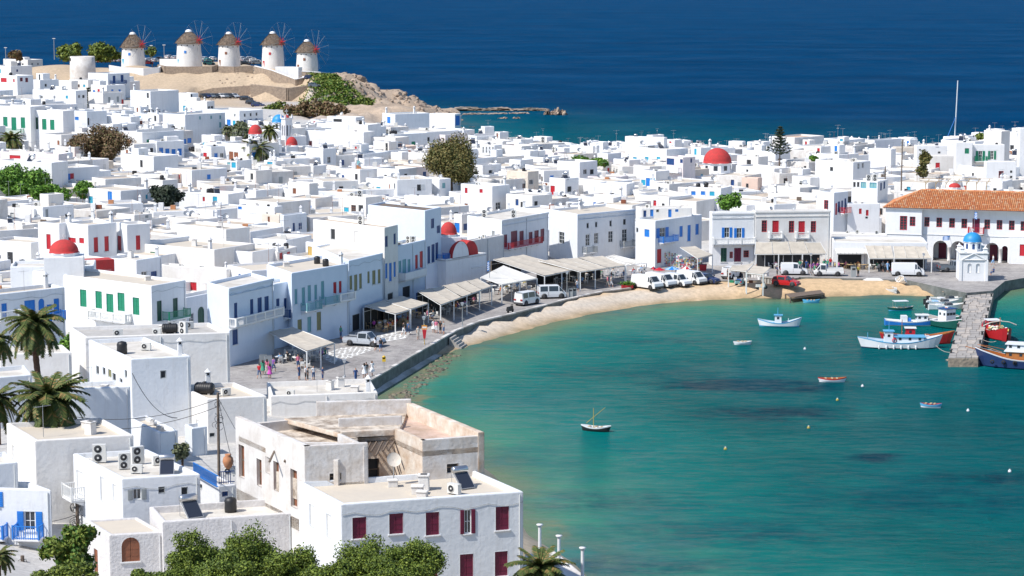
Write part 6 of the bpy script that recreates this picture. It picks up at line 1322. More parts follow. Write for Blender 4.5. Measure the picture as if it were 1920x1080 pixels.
# ---------------------------------------------------------------- awnings and promenade furniture
def awning(label, px, hs, n=2, posts=(), mat_=CANVAS, cat='awning', slat=False, sag=.06, val=.22, shop=False):
    q = [P(x, y, h) for (x, y), h in zip(px, hs)]; o0 = q[3].copy(); o0.z = QH; r = empty('awning', o0, 0, label, cat); q = [p - o0 for p in q]      # back-left, back-right, front-right, front-left
    bl, br, fr, fl = q
    for i in range(n):
        u0, u1 = i / n + .006, (i + 1) / n - .006
        if slat: u1 = u0 + .55 / n
        mb = MB(); m_ = 6; k = 4; tv = []; off = rnd.uniform(-.03, .05)
        for j in range(m_ + 1):
            for e in range(k + 1):
                u = u0 + (u1 - u0) * e / k; v = j / m_; p = bl.lerp(br, u).lerp(fl.lerp(fr, u), v); p = p + Vector((0, 0, -sag * math.sin(math.pi * v) * 1.5 - sag * math.sin(math.pi * e / k) + off + (.02 if j % 2 else 0))); tv.append(p)
        top = [(j * (k + 1) + e, j * (k + 1) + e + 1, (j + 1) * (k + 1) + e + 1, (j + 1) * (k + 1) + e) for j in range(m_) for e in range(k)]
        mb.raw(tv, top, mat_, True); mb.raw([p - Vector((0, 0, .02)) for p in tv], [tuple(reversed(f)) for f in top], mat_, True)
        if val and not slat:
            a, b = fl.lerp(fr, u0), fl.lerp(fr, u1); mb.raw([a, b, b - Vector((0, 0, val)), a - Vector((0, 0, val))], [(0, 1, 2, 3), (3, 2, 1, 0)], mat_)
        obj('canvas_panel' if not slat else 'canvas_strip', mb, r)
    fm = MB()
    for a, b in ((bl, br), (br, fr), (fr, fl), (fl, bl)): fm.tube(a - Vector((0, 0, .1)), b - Vector((0, 0, .1)), .05, .05, 5, PT['w'])
    for i in range(1, n): a, b = bl.lerp(br, i / n), fl.lerp(fr, i / n); fm.tube(a - Vector((0, 0, .1)), b - Vector((0, 0, .1)), .035, .035, 4, PT['w'])
    obj('frame', fm, r); PROTECT.extend([(x, y, q_[1] if False else 250, 20, 20) for (x, y), q_ in zip(px, hs) if False] or [])
    if shop:  # dark panels stand in for shade under the awning and dim shop interiors
        L_ = (br - bl); n_ = max(1, int(L_.xy.length / 1.3)); ang = math.atan2(L_.y, L_.x); b0 = bl.lerp(br, 0) + (bl - fl) * .04
        for i in range(n_):
            c = b0 + L_ * (i / n_); c.z = 0; w2 = L_.xy.length / n_; m_ = MB(); zt = bl.z - .35; m_.box(.04, w2 - .04, 0, .1, .0, zt, PT['k']); m_.box(.0, .07, -.04, .12, 0, zt, rnd.choice([PT['w'], PT['n'], WOOD])); m_.box(0, w2, -.03, .1, zt - .5, zt - .42, PT['w']); obj('shop_front_shade', m_, r, c, (0, 0, ang))
    for (u, v) in posts:
        p = bl.lerp(br, u).lerp(fl.lerp(fr, u), v); m_ = MB(); m_.box(p.x - .07, p.x + .07, p.y - .07, p.y + .07, -.8, p.z - .1, PT['w']); obj('post', m_, r)
    return r, [p + o0 for p in q]
E4 = ((0, 1), (.5, 1), (1, 1), (0, 0), (1, 0))
AW = []
AW.append(awning('cream canopy with a gap between its sheets nearest the water at the left', ((503, 622), (548, 612), (627, 642), (575, 658)), (4.3, 4.4, 4.0, 4.0), 2, ((0, 0), (0, 1), (.5, 1), (1, 1), (1, 0))))
AW.append(awning('cream awning left of the crowded cafe tables', ((684, 573), (722, 562), (768, 580), (741, 588)), (4.6, 4.7, 4.0, 4.0), 1, ((0, 1), (1, 1)), shop=True))
AW.append(awning('cream awning over the tables where customers sit', ((722, 564), (752, 554), (803, 568), (770, 579)), (4.7, 4.7, 4.1, 4.1), 1, ((0, 1), (1, 1)), shop=True))
AW.append(awning('long cream awning with several bays below the blue balcony', ((783, 545), (896, 522), (922, 536), (826, 571)), (4.8, 4.8, 4.2, 4.2), 5, ((0, 1), (.25, 1), (.5, 1), (.75, 1), (1, 1)), shop=True))
AW.append(awning('pointed white canopy beside the flag pole', ((901, 519), (944, 497), (1007, 521), (941, 533)), (4.9, 4.9, 4.2, 4.2), 2, ((0, 1), (.5, 1), (1, 1), (0, 0)), CANVASW))
AW.append(awning('broad cream awning below the red balcony', ((925, 486), (981, 477), (1085, 503), (1021, 517)), (5.1, 5.1, 4.3, 4.3), 3, ((0, 1), (.5, 1), (1, 1)), shop=True))
AW.append(awning('broad cream awning below the pale seafront house', ((1010, 488), (1130, 479), (1172, 497), (1088, 509)), (5.0, 5.0, 4.3, 4.3), 5, ((0, 1), (.33, 1), (.66, 1), (1, 1)), shop=True))
AW.append(awning('open slatted canopy at the right end of the cafe row', ((1130, 482), (1152, 477), (1212, 492), (1174, 497)), (4.8, 4.8, 4.3, 4.3), 6, ((0, 1), (1, 1)), CANVASW, slat=True))
AW.append(awning('cream awning over the souvenir shop', ((1275, 463), (1303, 461), (1336, 477), (1308, 484)), (5.2, 5.2, 4.3, 4.3), 1, ((0, 1), (1, 1))))
AW.append(awning('left cream sheet over the open market stall', ((1372, 498), (1414, 493), (1399, 508), (1366, 505)), (4.2, 4.2, 3.8, 3.8), 1, ((0, 1), (1, 1))))
AW.append(awning('right cream sheet over the open market stall', ((1413, 498), (1445, 501), (1431, 514), (1400, 511)), (4.2, 4.2, 3.8, 3.8), 1, ((0, 1), (1, 1))))
AW.append(awning('widest cream awning below the five red windows', ((1417, 453), (1538, 453), (1551, 475), (1415, 476)), (5.6, 5.6, 3.9, 3.9), 4, ((0.02, 1), (.33, 1), (.66, 1), (.98, 1)), shop=True))
AW.append(awning('white scalloped awning over wooden tables', ((1564, 459), (1621, 460), (1628, 475), (1569, 475)), (5.0, 5.0, 4.0, 4.0), 8, ((0, 1), (1, 1)), CANVASW, shop=True))
AW.append(awning('middle cream awning of the low restaurant', ((1622, 460), (1671, 461), (1676, 484), (1630, 484)), (5.1, 5.1, 3.7, 3.7), 3, ((0, 1), (1, 1)), shop=True))
AW.append(awning('right cream awning of the low restaurant, beside the arcade', ((1675, 461), (1735, 462), (1747, 484), (1677, 484)), (5.1, 5.1, 3.7, 3.7), 3, ((0, 1), (1, 1)), shop=True))
# roof for the small stone vault terrace: red railing terrace right of the burgundy house
# chairs and tables
def chair_proto(m, name='cafe_chair'):
    r = empty(name, (0, 0, -50)); mb = MB(); mb.box(-.22, .22, -.22, .22, .42, .46, m); obj('seat', mb, r); mb = MB(); mb.box(-.22, .22, .19, .22, .6, .9, m); obj('backrest', mb, r)
    for x in (-.19, .19):
        for y in (-.19, .19): mb = MB(); mb.box(x - .02, x + .02, y - .02, y + .02, 0, .42 if y < 0 else .9, m); obj('leg', mb, r)
    return r
def table_proto(m):
    r = empty('cafe_table', (0, 0, -50)); mb = MB(); mb.box(-.4, .4, -.4, .4, .71, .75, m); obj('tabletop', mb, r); mb = MB(); mb.tube((0, 0, .02), (0, 0, .71), .04, .04, 6, DMETAL); mb.box(-.25, .25, -.25, .25, 0, .03, DMETAL); obj('leg', mb, r); return r
CW, CO_, TW, TO = chair_proto(PT['w']), chair_proto(TIMBER), table_proto(PT['w']), table_proto(TIMBER)
FIRST = {}
def place(proto, x, y, rz, label, cat, group):
    if proto.name not in FIRST: FIRST[proto.name] = 1; o = proto
    else: o = copy_tree(proto)
    o.location = (x, y, QH + .005 if not isinstance(x, Vector) else 0); o.rotation_euler = (0, 0, rz); tag(o, label, cat, group); return o
SIT = []
def seating(i, px, where, ch, tb, chn):
    px = sorted(px); NO = ['leftmost', 'second', 'third', 'fourth', 'fifth', 'sixth', 'seventh', 'eighth', 'ninth', 'tenth']
    for k, (x, y) in enumerate(px):
        tn = NO[k]; p = P(x, y, QH); a = rnd.uniform(0, .6); place(tb, p.x, p.y, a, f'{tn} {chn} cafe table {where}', 'table', f'cafe tables {where}')
        for j in rnd.choice([(0, 1), (0, 2, 3), (1, 2, 3), (0, 1, 3)]): b = a + j * math.pi / 2; sd = ('near', 'right', 'far', 'left')[j]; place(ch, p.x + .72 * math.sin(b), p.y - .72 * math.cos(b), b + math.pi, f'{chn} chair {sd} side of {tn} table {where}', 'chair', f'cafe chairs {where}')
        SIT.append((x, y, a, tn, where))
seating(0, [(522, 680), (538, 676), (556, 682), (566, 690), (585, 678), (600, 672), (548, 668), (575, 666)], 'under the canopy nearest the water', CW, TW, 'white')
seating(1, [(697, 616), (712, 612), (727, 618), (738, 612), (718, 622), (755, 608), (768, 600), (781, 596), (762, 612)], 'under the awnings beside the silver pickup', CO_, TO, 'wooden')
seating(2, [(808, 598), (830, 590), (850, 583), (868, 578), (885, 570), (800, 588), (845, 574)], 'under the long awning below the blue balcony', CW, TW, 'white')
seating(3, [(935, 552), (950, 548), (965, 544), (982, 540), (992, 546), (925, 545)], 'under the pointed white canopy', CW, TW, 'white')
seating(4, [(1050, 532), (1075, 528), (1100, 524), (1125, 520), (1148, 517), (1165, 521), (1090, 532), (1140, 526), (1185, 516), (1200, 512)], 'under the cafe awnings by the beach vans', CW, TW, 'white')
seating(5, [(1581, 503), (1594, 505), (1606, 503), (1620, 505), (1588, 499), (1612, 499)], 'under the white scalloped awning', CO_, TO, 'wooden')
seating(6, [(1640, 505), (1655, 504), (1725, 503), (1432, 500), (1452, 503), (1460, 498), (1490, 497)], 'before the restaurants by the town hall', CW, TW, 'white')
# stall counters and crates
def crate(p, m, label, w_=.6, h_=.35, d_=.4, rz=0):
    r = empty('crate', p, rz, label, 'crate', 'crates at the market stall'); mb = MB(); mb.box(-w_ / 2, w_ / 2, -d_ / 2, d_ / 2, 0, .03, m); obj('base', mb, r)
    for a in ((-w_ / 2, w_ / 2, -d_ / 2, -d_ / 2 + .03), (-w_ / 2, w_ / 2, d_ / 2 - .03, d_ / 2), (-w_ / 2, -w_ / 2 + .03, -d_ / 2, d_ / 2), (w_ / 2 - .03, w_ / 2, -d_ / 2, d_ / 2)):
        mb = MB(); mb.box(a[0], a[1], a[2], a[3], .03, h_, m); obj('side_panel', mb, r)
    return r
for k, (x, y, m) in enumerate([(1385, 528, PT['b']), (1392, 532, PT['r']), (1400, 526, PT['w']), (1408, 530, PT['o']), (1436, 528, TIMBER), (1378, 524, PT['w']), (1372, 530, PT['g']), (1425, 524, PT['w'])]): crate(PG(x, y), m, ['blue', 'red', 'front white', 'brown', 'wooden', 'leftmost white', 'green', 'rightmost white'][k] + ' crate of produce at the open market stall', rz=k)
def counter(a, b, label, m=W4, n=6):
    A, B = PG(*a), PG(*b); L_ = (B - A).length; r = empty('fish_counter', A, math.atan2(B.y - A.y, B.x - A.x), label, 'counter'); mb = MB(); mb.box(0, L_, -.5, .5, .82, .95, m); obj('slab', mb, r)
    for i in range(n): mb = MB(); x = (i + .5) * L_ / n; mb.box(x - .18, x + .18, -.4, .4, 0, .82, m); obj('support', mb, r)
counter((1410, 520), (1440, 522), 'stone fish counter in the middle of the open market stall'); counter((1392, 520), (1408, 519), 'shorter stone counter at the left of the market stall', CONC, 3); counter((1428, 530), (1452, 532), 'grey stone counter nearest the sea at the market stall', CONC, 4)
# souvenir racks
RC = [mat('goods_%d' % i, c, .7) for i, c in enumerate(((.5, .05, .05), (.7, .68, .6), (.05, .15, .4), (.6, .4, .1), (.1, .3, .2), (.6, .2, .3), (.05, .05, .06), (.5, .5, .52)))]
def rack(x, y, w_, h_, label):
    p = P(x, y, QH); r = empty('souvenir_rack', p, rnd.uniform(-.4, .4), label, 'rack'); mb = MB(); mb.box(-w_ / 2, w_ / 2, -.04, .04, 0, h_, PT['w']); obj('frame', mb, r)
    for i in range(int(w_ / .22)):
        for j in range(int(h_ / .25)):
            if rnd.random() < .85: m_ = MB(); m_.box(-.09, .09, -.05, 0, 0, .18, rnd.choice(RC)); obj('souvenir', m_, r, (-w_ / 2 + .12 + i * .22, -.045, .15 + j * .25))
rack(1283, 508, 1.8, 2.0, 'rack of mixed souvenirs at the left of the souvenir shop'); rack(1296, 507, 1.8, 2.0, 'rack of mixed souvenirs in the middle of the souvenir shop'); rack(1310, 505, 1.2, 1.9, 'rack of souvenirs at the right of the souvenir shop'); rack(1250, 500, 1.2, 2.3, 'rack of blue goods beside the shop door'); rack(1262, 500, 1.0, 2.1, 'rack of lilac goods beside the shop door'); rack(1273, 502, .9, 2.0, 'grey postcard rack left of the souvenir awning')
m_ = MB(); m_.box(-.35, .35, -.3, .3, 0, 1.6, PT['r']); p = P(1277, 489, QH); obj('drinks_fridge', m_, loc=p, label='red drinks fridge at the souvenir shop', cat='fridge')
def umbrella(x, y, m, m2, label, r_=1.25, folded=False):
    p = P(x, y, QH if y > 700 or x > 1340 else QH); r = empty('sun_umbrella', p, rnd.random(), label, 'umbrella'); mb = MB(); mb.tube((0, 0, 0), (0, 0, 2.2), .03, .03, 6, METAL); obj('pole', mb, r); mb = MB()
    for k in range(8):
        a, b = 2 * math.pi * k / 8, 2 * math.pi * (k + 1) / 8; t = Vector((0, 0, 2.25)); p0 = Vector((r_ * math.cos(a), r_ * math.sin(a), 1.85)); p1 = Vector((r_ * math.cos(b), r_ * math.sin(b), 1.85)); mb.face([t, p0, p1], m if k % 2 else m2); mb.face([t - Vector((0, 0, .02)), p1, p0], m if k % 2 else m2)
    obj('canopy', mb, r)
umbrella(1236, 530, PT['r'], PT['r'], 'plain red sun umbrella behind the beach vans', .9); umbrella(1260, 528, PT['l'], PT['b'], 'blue sun umbrella behind the beach vans', 1.1); umbrella(1287, 527, PT['r'], PT['w'], 'red and white sun umbrella by the souvenir shop', .8); umbrella(1225, 528, PT['r'], PT['p'], 'small dark red sun umbrella behind the beach vans', .5)
# bins, planters, signs, lamps, poles --------------------------------------------
def lamp(x, yt, yb, label, h=None):
    p = P(x, yb, QH); s = proj(p)[2] / F; H_ = (yb - yt) * s; r = empty('street_lamp', p, 0, label, 'street lamp', 'lamp posts along the promenade'); mb = MB(); mb.tube((0, 0, 0), (0, 0, H_ - .45), .07, .045, 8, METAL); mb.lathe([(.14, 0), (.14, .1), (.08, .25)], 8, METAL); obj('pole', mb, r)
    mb = MB(); mb.taper(0, 0, H_ - .42, H_ - .12, .12, .12, .2, .2, PT['w']); mb.taper(0, 0, H_ - .12, H_, .24, .24, .04, .04, METAL); obj('lantern', mb, r)
for x, a, b, l in ((646, 672, 707, 'lamp post nearest the white waterside house'), (795, 592, 645, 'lamp post just behind the red lifebuoy sign'), (867, 566, 613, 'lamp post above the beach steps'), (959, 532, 566, 'lamp post right of the pointed white canopy'), (1063, 508, 558, 'lamp post beside the litter bins'), (1520, 474, 516, 'lamp post in front of the crowd'), (1731, 474, 517, 'lamp post beside the white van with its door open'), (1405, 488, 520, 'short lamp post within the market stall')): lamp(x, a, b, l)
for x, a, b, l in ((102, 73, 112, 'tall lamp post left of the roofless tower'), (284, 86, 112, 'lamp post right of the leftmost windmill'), (308, 85, 112, 'lamp post between the first two windmills'), (11, 90, 112, 'lamp post at the far upper left')):
    p = P(x, b, 18); s = proj(p)[2] / F; r = empty('street_lamp', p, 0, l, 'street lamp', 'lamp posts on the windmill hill'); mb = MB(); mb.tube((0, 0, 0), (0, 0, (b - a) * s), .12, .09, 6, METAL); obj('pole', mb, r); mb = MB(); mb.box(-.5, .5, -.15, .15, (b - a) * s, (b - a) * s + .2, PT['w']); obj('lamp_head', mb, r)
p = P(796, 646, QH); r = empty('lifebuoy_sign', p, 0, 'orange and red lifebuoy sign board on a post beside the sea wall', 'sign'); mb = MB(); mb.tube((0, 0, 0), (0, 0, 2.5), .05, .05, 6, PT['y']); obj('post', mb, r); mb = MB(); mb.box(-.33, .33, -.06, .0, 1.85, 2.35, mat('paint_orange', (.75, .30, .03), .5)); mb.box(-.26, .26, -.065, -.06, 2.0, 2.2, PT['w']); obj('sign_board', mb, r); mb = MB(); mb.taper(0, -.05, .75, 1.8, .12, .1, .26, .12, PT['r']); obj('lifebuoy_box', mb, r)
p = P(720, 692, QH); r = empty('yellow_sign', p, 0, 'yellow rounded sign on a short pole near the edge of the promenade', 'sign'); mb = MB(); mb.tube((0, 0, 0), (0, 0, 1.0), .035, .035, 6, METAL); obj('post', mb, r); mb = MB(); mb.box(-.2, .2, -.08, .08, .85, 1.35, mat('paint_yellow', (.65, .42, .03), .5)); mb.lathe([(.2, 0), (.2, .16), (0, .16)], 10, M['paint_yellow'], T=Matrix.Translation((0, .08, 1.35)) @ Matrix.Rotation(rd(90), 4, 'X')); obj('sign_board', mb, r)
def binn(x, y, label, m=PT['e'], w_=.3, h_=1.3):
    p = P(x, y, QH); r = empty('litter_bin', p, 0, label, 'bin'); mb = MB(); mb.box(-w_, w_, -w_, w_, 0, h_, m); obj('body', mb, r); mb = MB(); mb.taper(0, 0, h_, h_ + .15, w_ + .04, w_ + .04, w_ * .6, w_ * .6, PT['k']); mb.box(-w_ * .7, w_ * .7, -w_ - .01, -w_, h_ * .65, h_ * .85, PT['k']); obj('lid', mb, r)
binn(1070, 557, 'left of two grey litter bins beside the lamp post'); binn(1077, 556, 'right of two grey litter bins beside the lamp post'); binn(1600, 519, 'tall dark litter bin near the man in yellow', PT['e'], .35, 1.6)
p = P(1176, 540, QH); r = empty('planter', p, .2, 'red planter with a green shrub beside the first beach van', 'planter'); mb = MB(); mb.box(-.8, .8, -.35, .35, 0, .45, PT['r']); obj('box', mb, r); pts = np.random.RandomState(1).randn(500, 3) * [.45, .2, .15] + [0, 0, .6]; obj('leaves', leaves_mesh(pts, np.tile([0, 0, 1.], (500, 1)), .1, LB, 2), r)
p = P(1318, 507, QH); mb = MB(); mb.taper(0, 0, 0, .9, .45, .4, .55, .45, PT['r']); mb.box(-.57, .57, -.47, .47, .9, .98, PT['p']); obj('waste_container', mb, loc=p, label='red waste container right of the souvenir shop', cat='container')
def upole(x, yt, yb, hb, label, cr=0, lean=0, r_=.13):
    p = P(x, yb, hb); s = proj(p)[2] / F; H_ = (yb - yt) * s; r = empty('utility_pole', p, 0, label, 'utility pole'); mb = MB(); mb.tube((0, 0, -1), (lean * s, 0, H_), r_, r_ * .75, 8, WOOD); obj('pole', mb, r); q = p + Vector((lean * s, 0, H_)); mb = MB()
    for k in range(6): z = H_ - .3 - k * .28; mb.tube((lean * s - .22 * (1 if k % 2 else -1), -.05, z), (lean * s, 0, z), .02, .02, 4, DMETAL); mb.lathe([(.05, 0), (.06, .05), (.03, .1)], 6, PT['e'], c=(lean * s - .22 * (1 if k % 2 else -1), -.05, z))
    if cr:
        rr = random.Random(int(x))
        for k in range(cr):
            z = H_ - rr.uniform(.4, 2.8); R_ = rr.uniform(.15, .4); cx = lean * s + rr.uniform(-.35, .2); pts = [(cx + R_ * math.cos(a), -.1 + .1 * math.sin(a * 2), z + R_ * math.sin(a)) for a in np.linspace(0, rr.uniform(4, 6.5), 12)]; mb.path(pts, .018, 4, BLACK)
    obj('cable_fittings', mb, r); return q
u1 = upole(411, 733, 925, 5.5, 'leaning utility pole beside the lying black water tank', 5, 1); u2 = upole(70, 748, 880, 7, 'utility pole in front of the short palm', 3, 2); u3 = upole(146, 937, 1010, 5, 'utility pole wrapped in coiled black cables', 16, 0, .17); u4 = upole(44, 1040, 1110, 4, 'short utility pole with hanging cables at the bottom left corner', 12, 0, .17); u5 = upole(68, 428, 478, 6, 'utility pole left of the small red dome', 2); u6 = upole(1690, 262, 347, 9, 'tall pole before the cream wall at right', 1); u7 = upole(1659, 312, 362, 7, 'utility pole beside the aqua glazed house', 1)
def wire(a, b, sag, label, r_=.022):
    n = 22; a, b = Vector(a), Vector(b); mb = MB(); pts = []
    for i in range(n + 1): t = i / n; p = a.lerp(b, t); p.z -= sag * 4 * t * (1 - t); pts.append(p - a)
    mb.path(pts, r_, 4, BLACK); obj('overhead_wire', mb, loc=a, label=label, cat='wire')
wire(u1 + Vector((0, 0, -.5)), u2 + Vector((0, 0, -.7)), 1.2, 'upper black cable from the leaning pole to the palm'); wire(u1 + Vector((0, 0, -1.1)), u2 + Vector((0, 0, -1.8)), 1.1, 'lower black cable from the leaning pole to the palm'); wire(P(248, 700, 11), u1 + Vector((-3.2, 0, -2.0)), 1.0, 'thick cable sloping down along the tall white house wall', .035)
wire(u2 + Vector((0, 0, -.3)), u3 + Vector((0, 0, -.2)), .8, 'upper black cable down to the cable wrapped pole'); wire(u2 + Vector((.1, 0, -.9)), u3 + Vector((0, 0, -.8)), .8, 'lower black cable down to the cable wrapped pole'); wire(u1 + Vector((0, 0, -.3)), P(440, 880, 9.5), .4, 'thin cable from the leaning pole to the derelict wall'); wire(u1 + Vector((0, 0, -.4)), P(560, 990, 6), .4, 'long thin cable crossing the derelict wall')
wire(u3 + Vector((0, 0, -1)), P(-10, 965, 8), .6, 'thin cable crossing the blue shuttered wall'); wire(u4 + Vector((0, 0, -.4)), P(140, 1010, 5), .5, 'slack cable from the bottom left pole'); wire(u5, P(160, 440, 9), .3, 'thin cable from the pole by the small red dome'); wire(u7, P(1920, 335, 9), .8, 'thin cable above the orange tiled roof')
p = P(918, 563, QH); r = empty('flag_pole', p, 0, 'tall pole with a blue and white flag before the pointed canopy', 'flag pole'); mb = MB(); mb.tube((0, 0, 0), (0, 0, 7.2), .05, .035, 6, METAL); obj('pole', mb, r); flag(r, -.02, 4.2, -.3, 1.3)
for x, yt, yb, l in ((1012, 981, 1048, 'leftmost of three white columns by the water'), (1048, 1002, 1060, 'middle of three white columns by the water'), (1092, 1024, 1100, 'rightmost of three white columns by the water')):
    p = P(x, yb, 2.0); s = proj(p)[2] / F; H_ = (yb - yt) * s; r = empty('white_column', p, 0, l, 'column', 'white columns at the bottom'); mb = MB(); mb.lathe([(.13, 0), (.12, H_ - .25)], 12, W1); obj('shaft', mb, r); mb = MB(); mb.lathe([(.12, 0), (.14, .04), (.2, .15), (.25, .2), (.25, .26), (0, .26)], 12, W1, c=(0, 0, H_ - .27)); obj('capital', mb, r)
mb = MB(); q = [P(x, y, 1.9) for x, y in ((985, 1040), (1040, 1035), (1120, 1100), (1150, 1180), (960, 1180))]; mb.prism([(a.x, a.y) for a in q], -1, 1.95, W4); obj('white_terrace', mb, label='white terrace behind the bottom palm', cat='terrace')
# pergola behind the tiled roof
p = P(1735, 356, 9.5); r = empty('timber_pergola', p, 0, 'pale timber pergola on the roof behind the orange tiles', 'pergola')
for i in range(7): m_ = MB(); x = i * 1.75; m_.tube((x, 0, .9), (x + 1.5, 4.5, 1.5), .07, .07, 4, TIMBER); m_.tube((x, 0, 0), (x, 0, 1.4), .06, .06, 4, TIMBER); obj('rafter', m_, r)
m_ = MB(); m_.box(-.3, 11.2, -.1, .0, 1.35, 1.45, TIMBER); m_.box(-.3, 12.5, 4.4, 4.5, 1.45, 1.55, TIMBER); m_.box(-.3, 12, 0, 5, -.6, -.5, RR[0]); m_.box(-.3, 12, 0.0, 5, -4, -.6, W2); obj('beam', m_, r)
# stair railings, jar
def rail_px(a, b, h, col, label):
    A, B = P(*a, h), P(*b, h); L_ = (B - A).length; r = empty('railing', A, math.atan2(B.y - A.y, B.x - A.x), label, 'railing')
    for z in (.9, .1): m_ = MB(); m_.box(0, L_, -.03, .03, z, z + .06, PT[col]); obj('rail', m_, r)
    for i in range(int(L_ / .17)): m_ = MB(); m_.box(-.025, .025, -.02, .02, 0.02, .9, PT[col]); obj('baluster', m_, r, (i * .17, 0, 0))
rail_px((363, 890), (409, 916), 8.2, 'b', 'bright blue railing running down beside the leaning pole'); rail_px((411, 908), (440, 906), 8.2, 'n', 'blue railing section right of the leaning pole')
house('411,911,360,884,442,908,8.15', 'k376,912,6,10', 'n422,926,8,9', '1', 1, '', 'low white terrace behind the bright blue railing', par=.02, zbase=2, name='terrace_house')
p = P(428, 879, 8.9); m_ = MB(); m_.lathe([(.12, 0), (.3, .2), (.42, .55), (.36, .85), (.2, 1.0), (.26, 1.1), (.22, 1.12), (0, 1.0)], 16, TERRA); obj('clay_jar', m_, loc=p, label='large orange clay jar on the terrace behind the blue railing', cat='jar')
p = P(430, 893, 8.3); equip('a', None, (0, 0, 0)); o = C.objects[-1]; o.location = p; tag(o, 'air conditioner below the orange clay jar', 'air conditioner')
# ---------------------------------------------------------------- vehicles
CARP = {}
def car_paint(n, c, r=.25): return mat('car_paint_' + n, c, r, spec=.6)
TYRE = mat('tyre_rubber', (.02, .02, .02), .85); RIM = mat('wheel_rim', (.45, .45, .46), .35, metal=.7); LIGHT = mat('lamp_glass', (.6, .6, .58), .15); RLIGHT = mat('tail_lamp', (.35, .02, .02), .3); BUMP = mat('bumper_dark', (.06, .06, .065), .6)
KINDS = {   # x, belt z, roof z, half width ; front is +x
 'van': dict(L=4.9, W=1.9, sec=[(-2.42, .95, 1.80), (-2.3, 1.0, 1.92), (1.0, 1.05, 1.95), (1.3, 1.08, 1.88), (1.95, 1.12, 1.14), (2.35, .92, .94), (2.45, .6, .62)], glass=[(2, 3, 's'), (3, 4, 'w')], wheels=(-1.5, 1.6), low=.28),
 'minivan': dict(L=3.9, W=1.6, sec=[(-1.92, .95, 1.75), (-1.8, 1.0, 1.85), (-.6, 1.02, 1.87), (.9, 1.02, 1.85), (1.55, 1.0, 1.15), (1.9, .8, .82), (1.95, .5, .52)], glass=[(0, 1, 'b'), (1, 2, 's'), (2, 3, 's'), (3, 4, 'w')], wheels=(-1.2, 1.25), low=.26),
 'kombi': dict(L=4.1, W=1.7, sec=[(-2.03, .95, 1.72), (-1.95, 1.0, 1.8), (-.2, 1.02, 1.82), (.55, 1.02, 1.74), (1.15, 1.0, 1.02), (1.9, .82, .84), (2.03, .5, .52)], glass=[(0, 1, 'b'), (2, 3, 's'), (3, 4, 'w')], wheels=(-1.3, 1.25), low=.26),
 'hatch': dict(L=3.9, W=1.68, sec=[(-1.93, .85, .9), (-1.75, .9, 1.32), (-1.1, .92, 1.45), (.1, .9, 1.43), (.85, .9, .93), (1.75, .72, .74), (1.93, .45, .47)], glass=[(1, 2, 's'), (2, 3, 's'), (3, 4, 'w'), (0, 1, 'b')], wheels=(-1.25, 1.25), low=.22),
 'pickup': dict(L=5.1, W=1.8, sec=[(-2.52, .95, .97), (-.62, .95, .97), (-.5, .98, 1.66), (.7, .98, 1.7), (1.25, 1.0, 1.03), (2.35, .92, .94), (2.52, .55, .57)], glass=[(2, 3, 's'), (3, 4, 'w'), (1, 2, 'b')], wheels=(-1.5, 1.55), low=.36, bed=(-2.45, -.68)),
 'truck': dict(L=4.5, W=1.7, sec=[(-2.25, .8, .82), (.35, .8, .82), (.42, .95, 1.75), (1.25, .98, 1.78), (1.8, 1.0, 1.04), (2.15, .8, .82), (2.25, .5, .52)], glass=[(2, 3, 's'), (3, 4, 'w'), (1, 2, 'b')], wheels=(-1.3, 1.4), low=.36, bed=(-2.2, .28))}
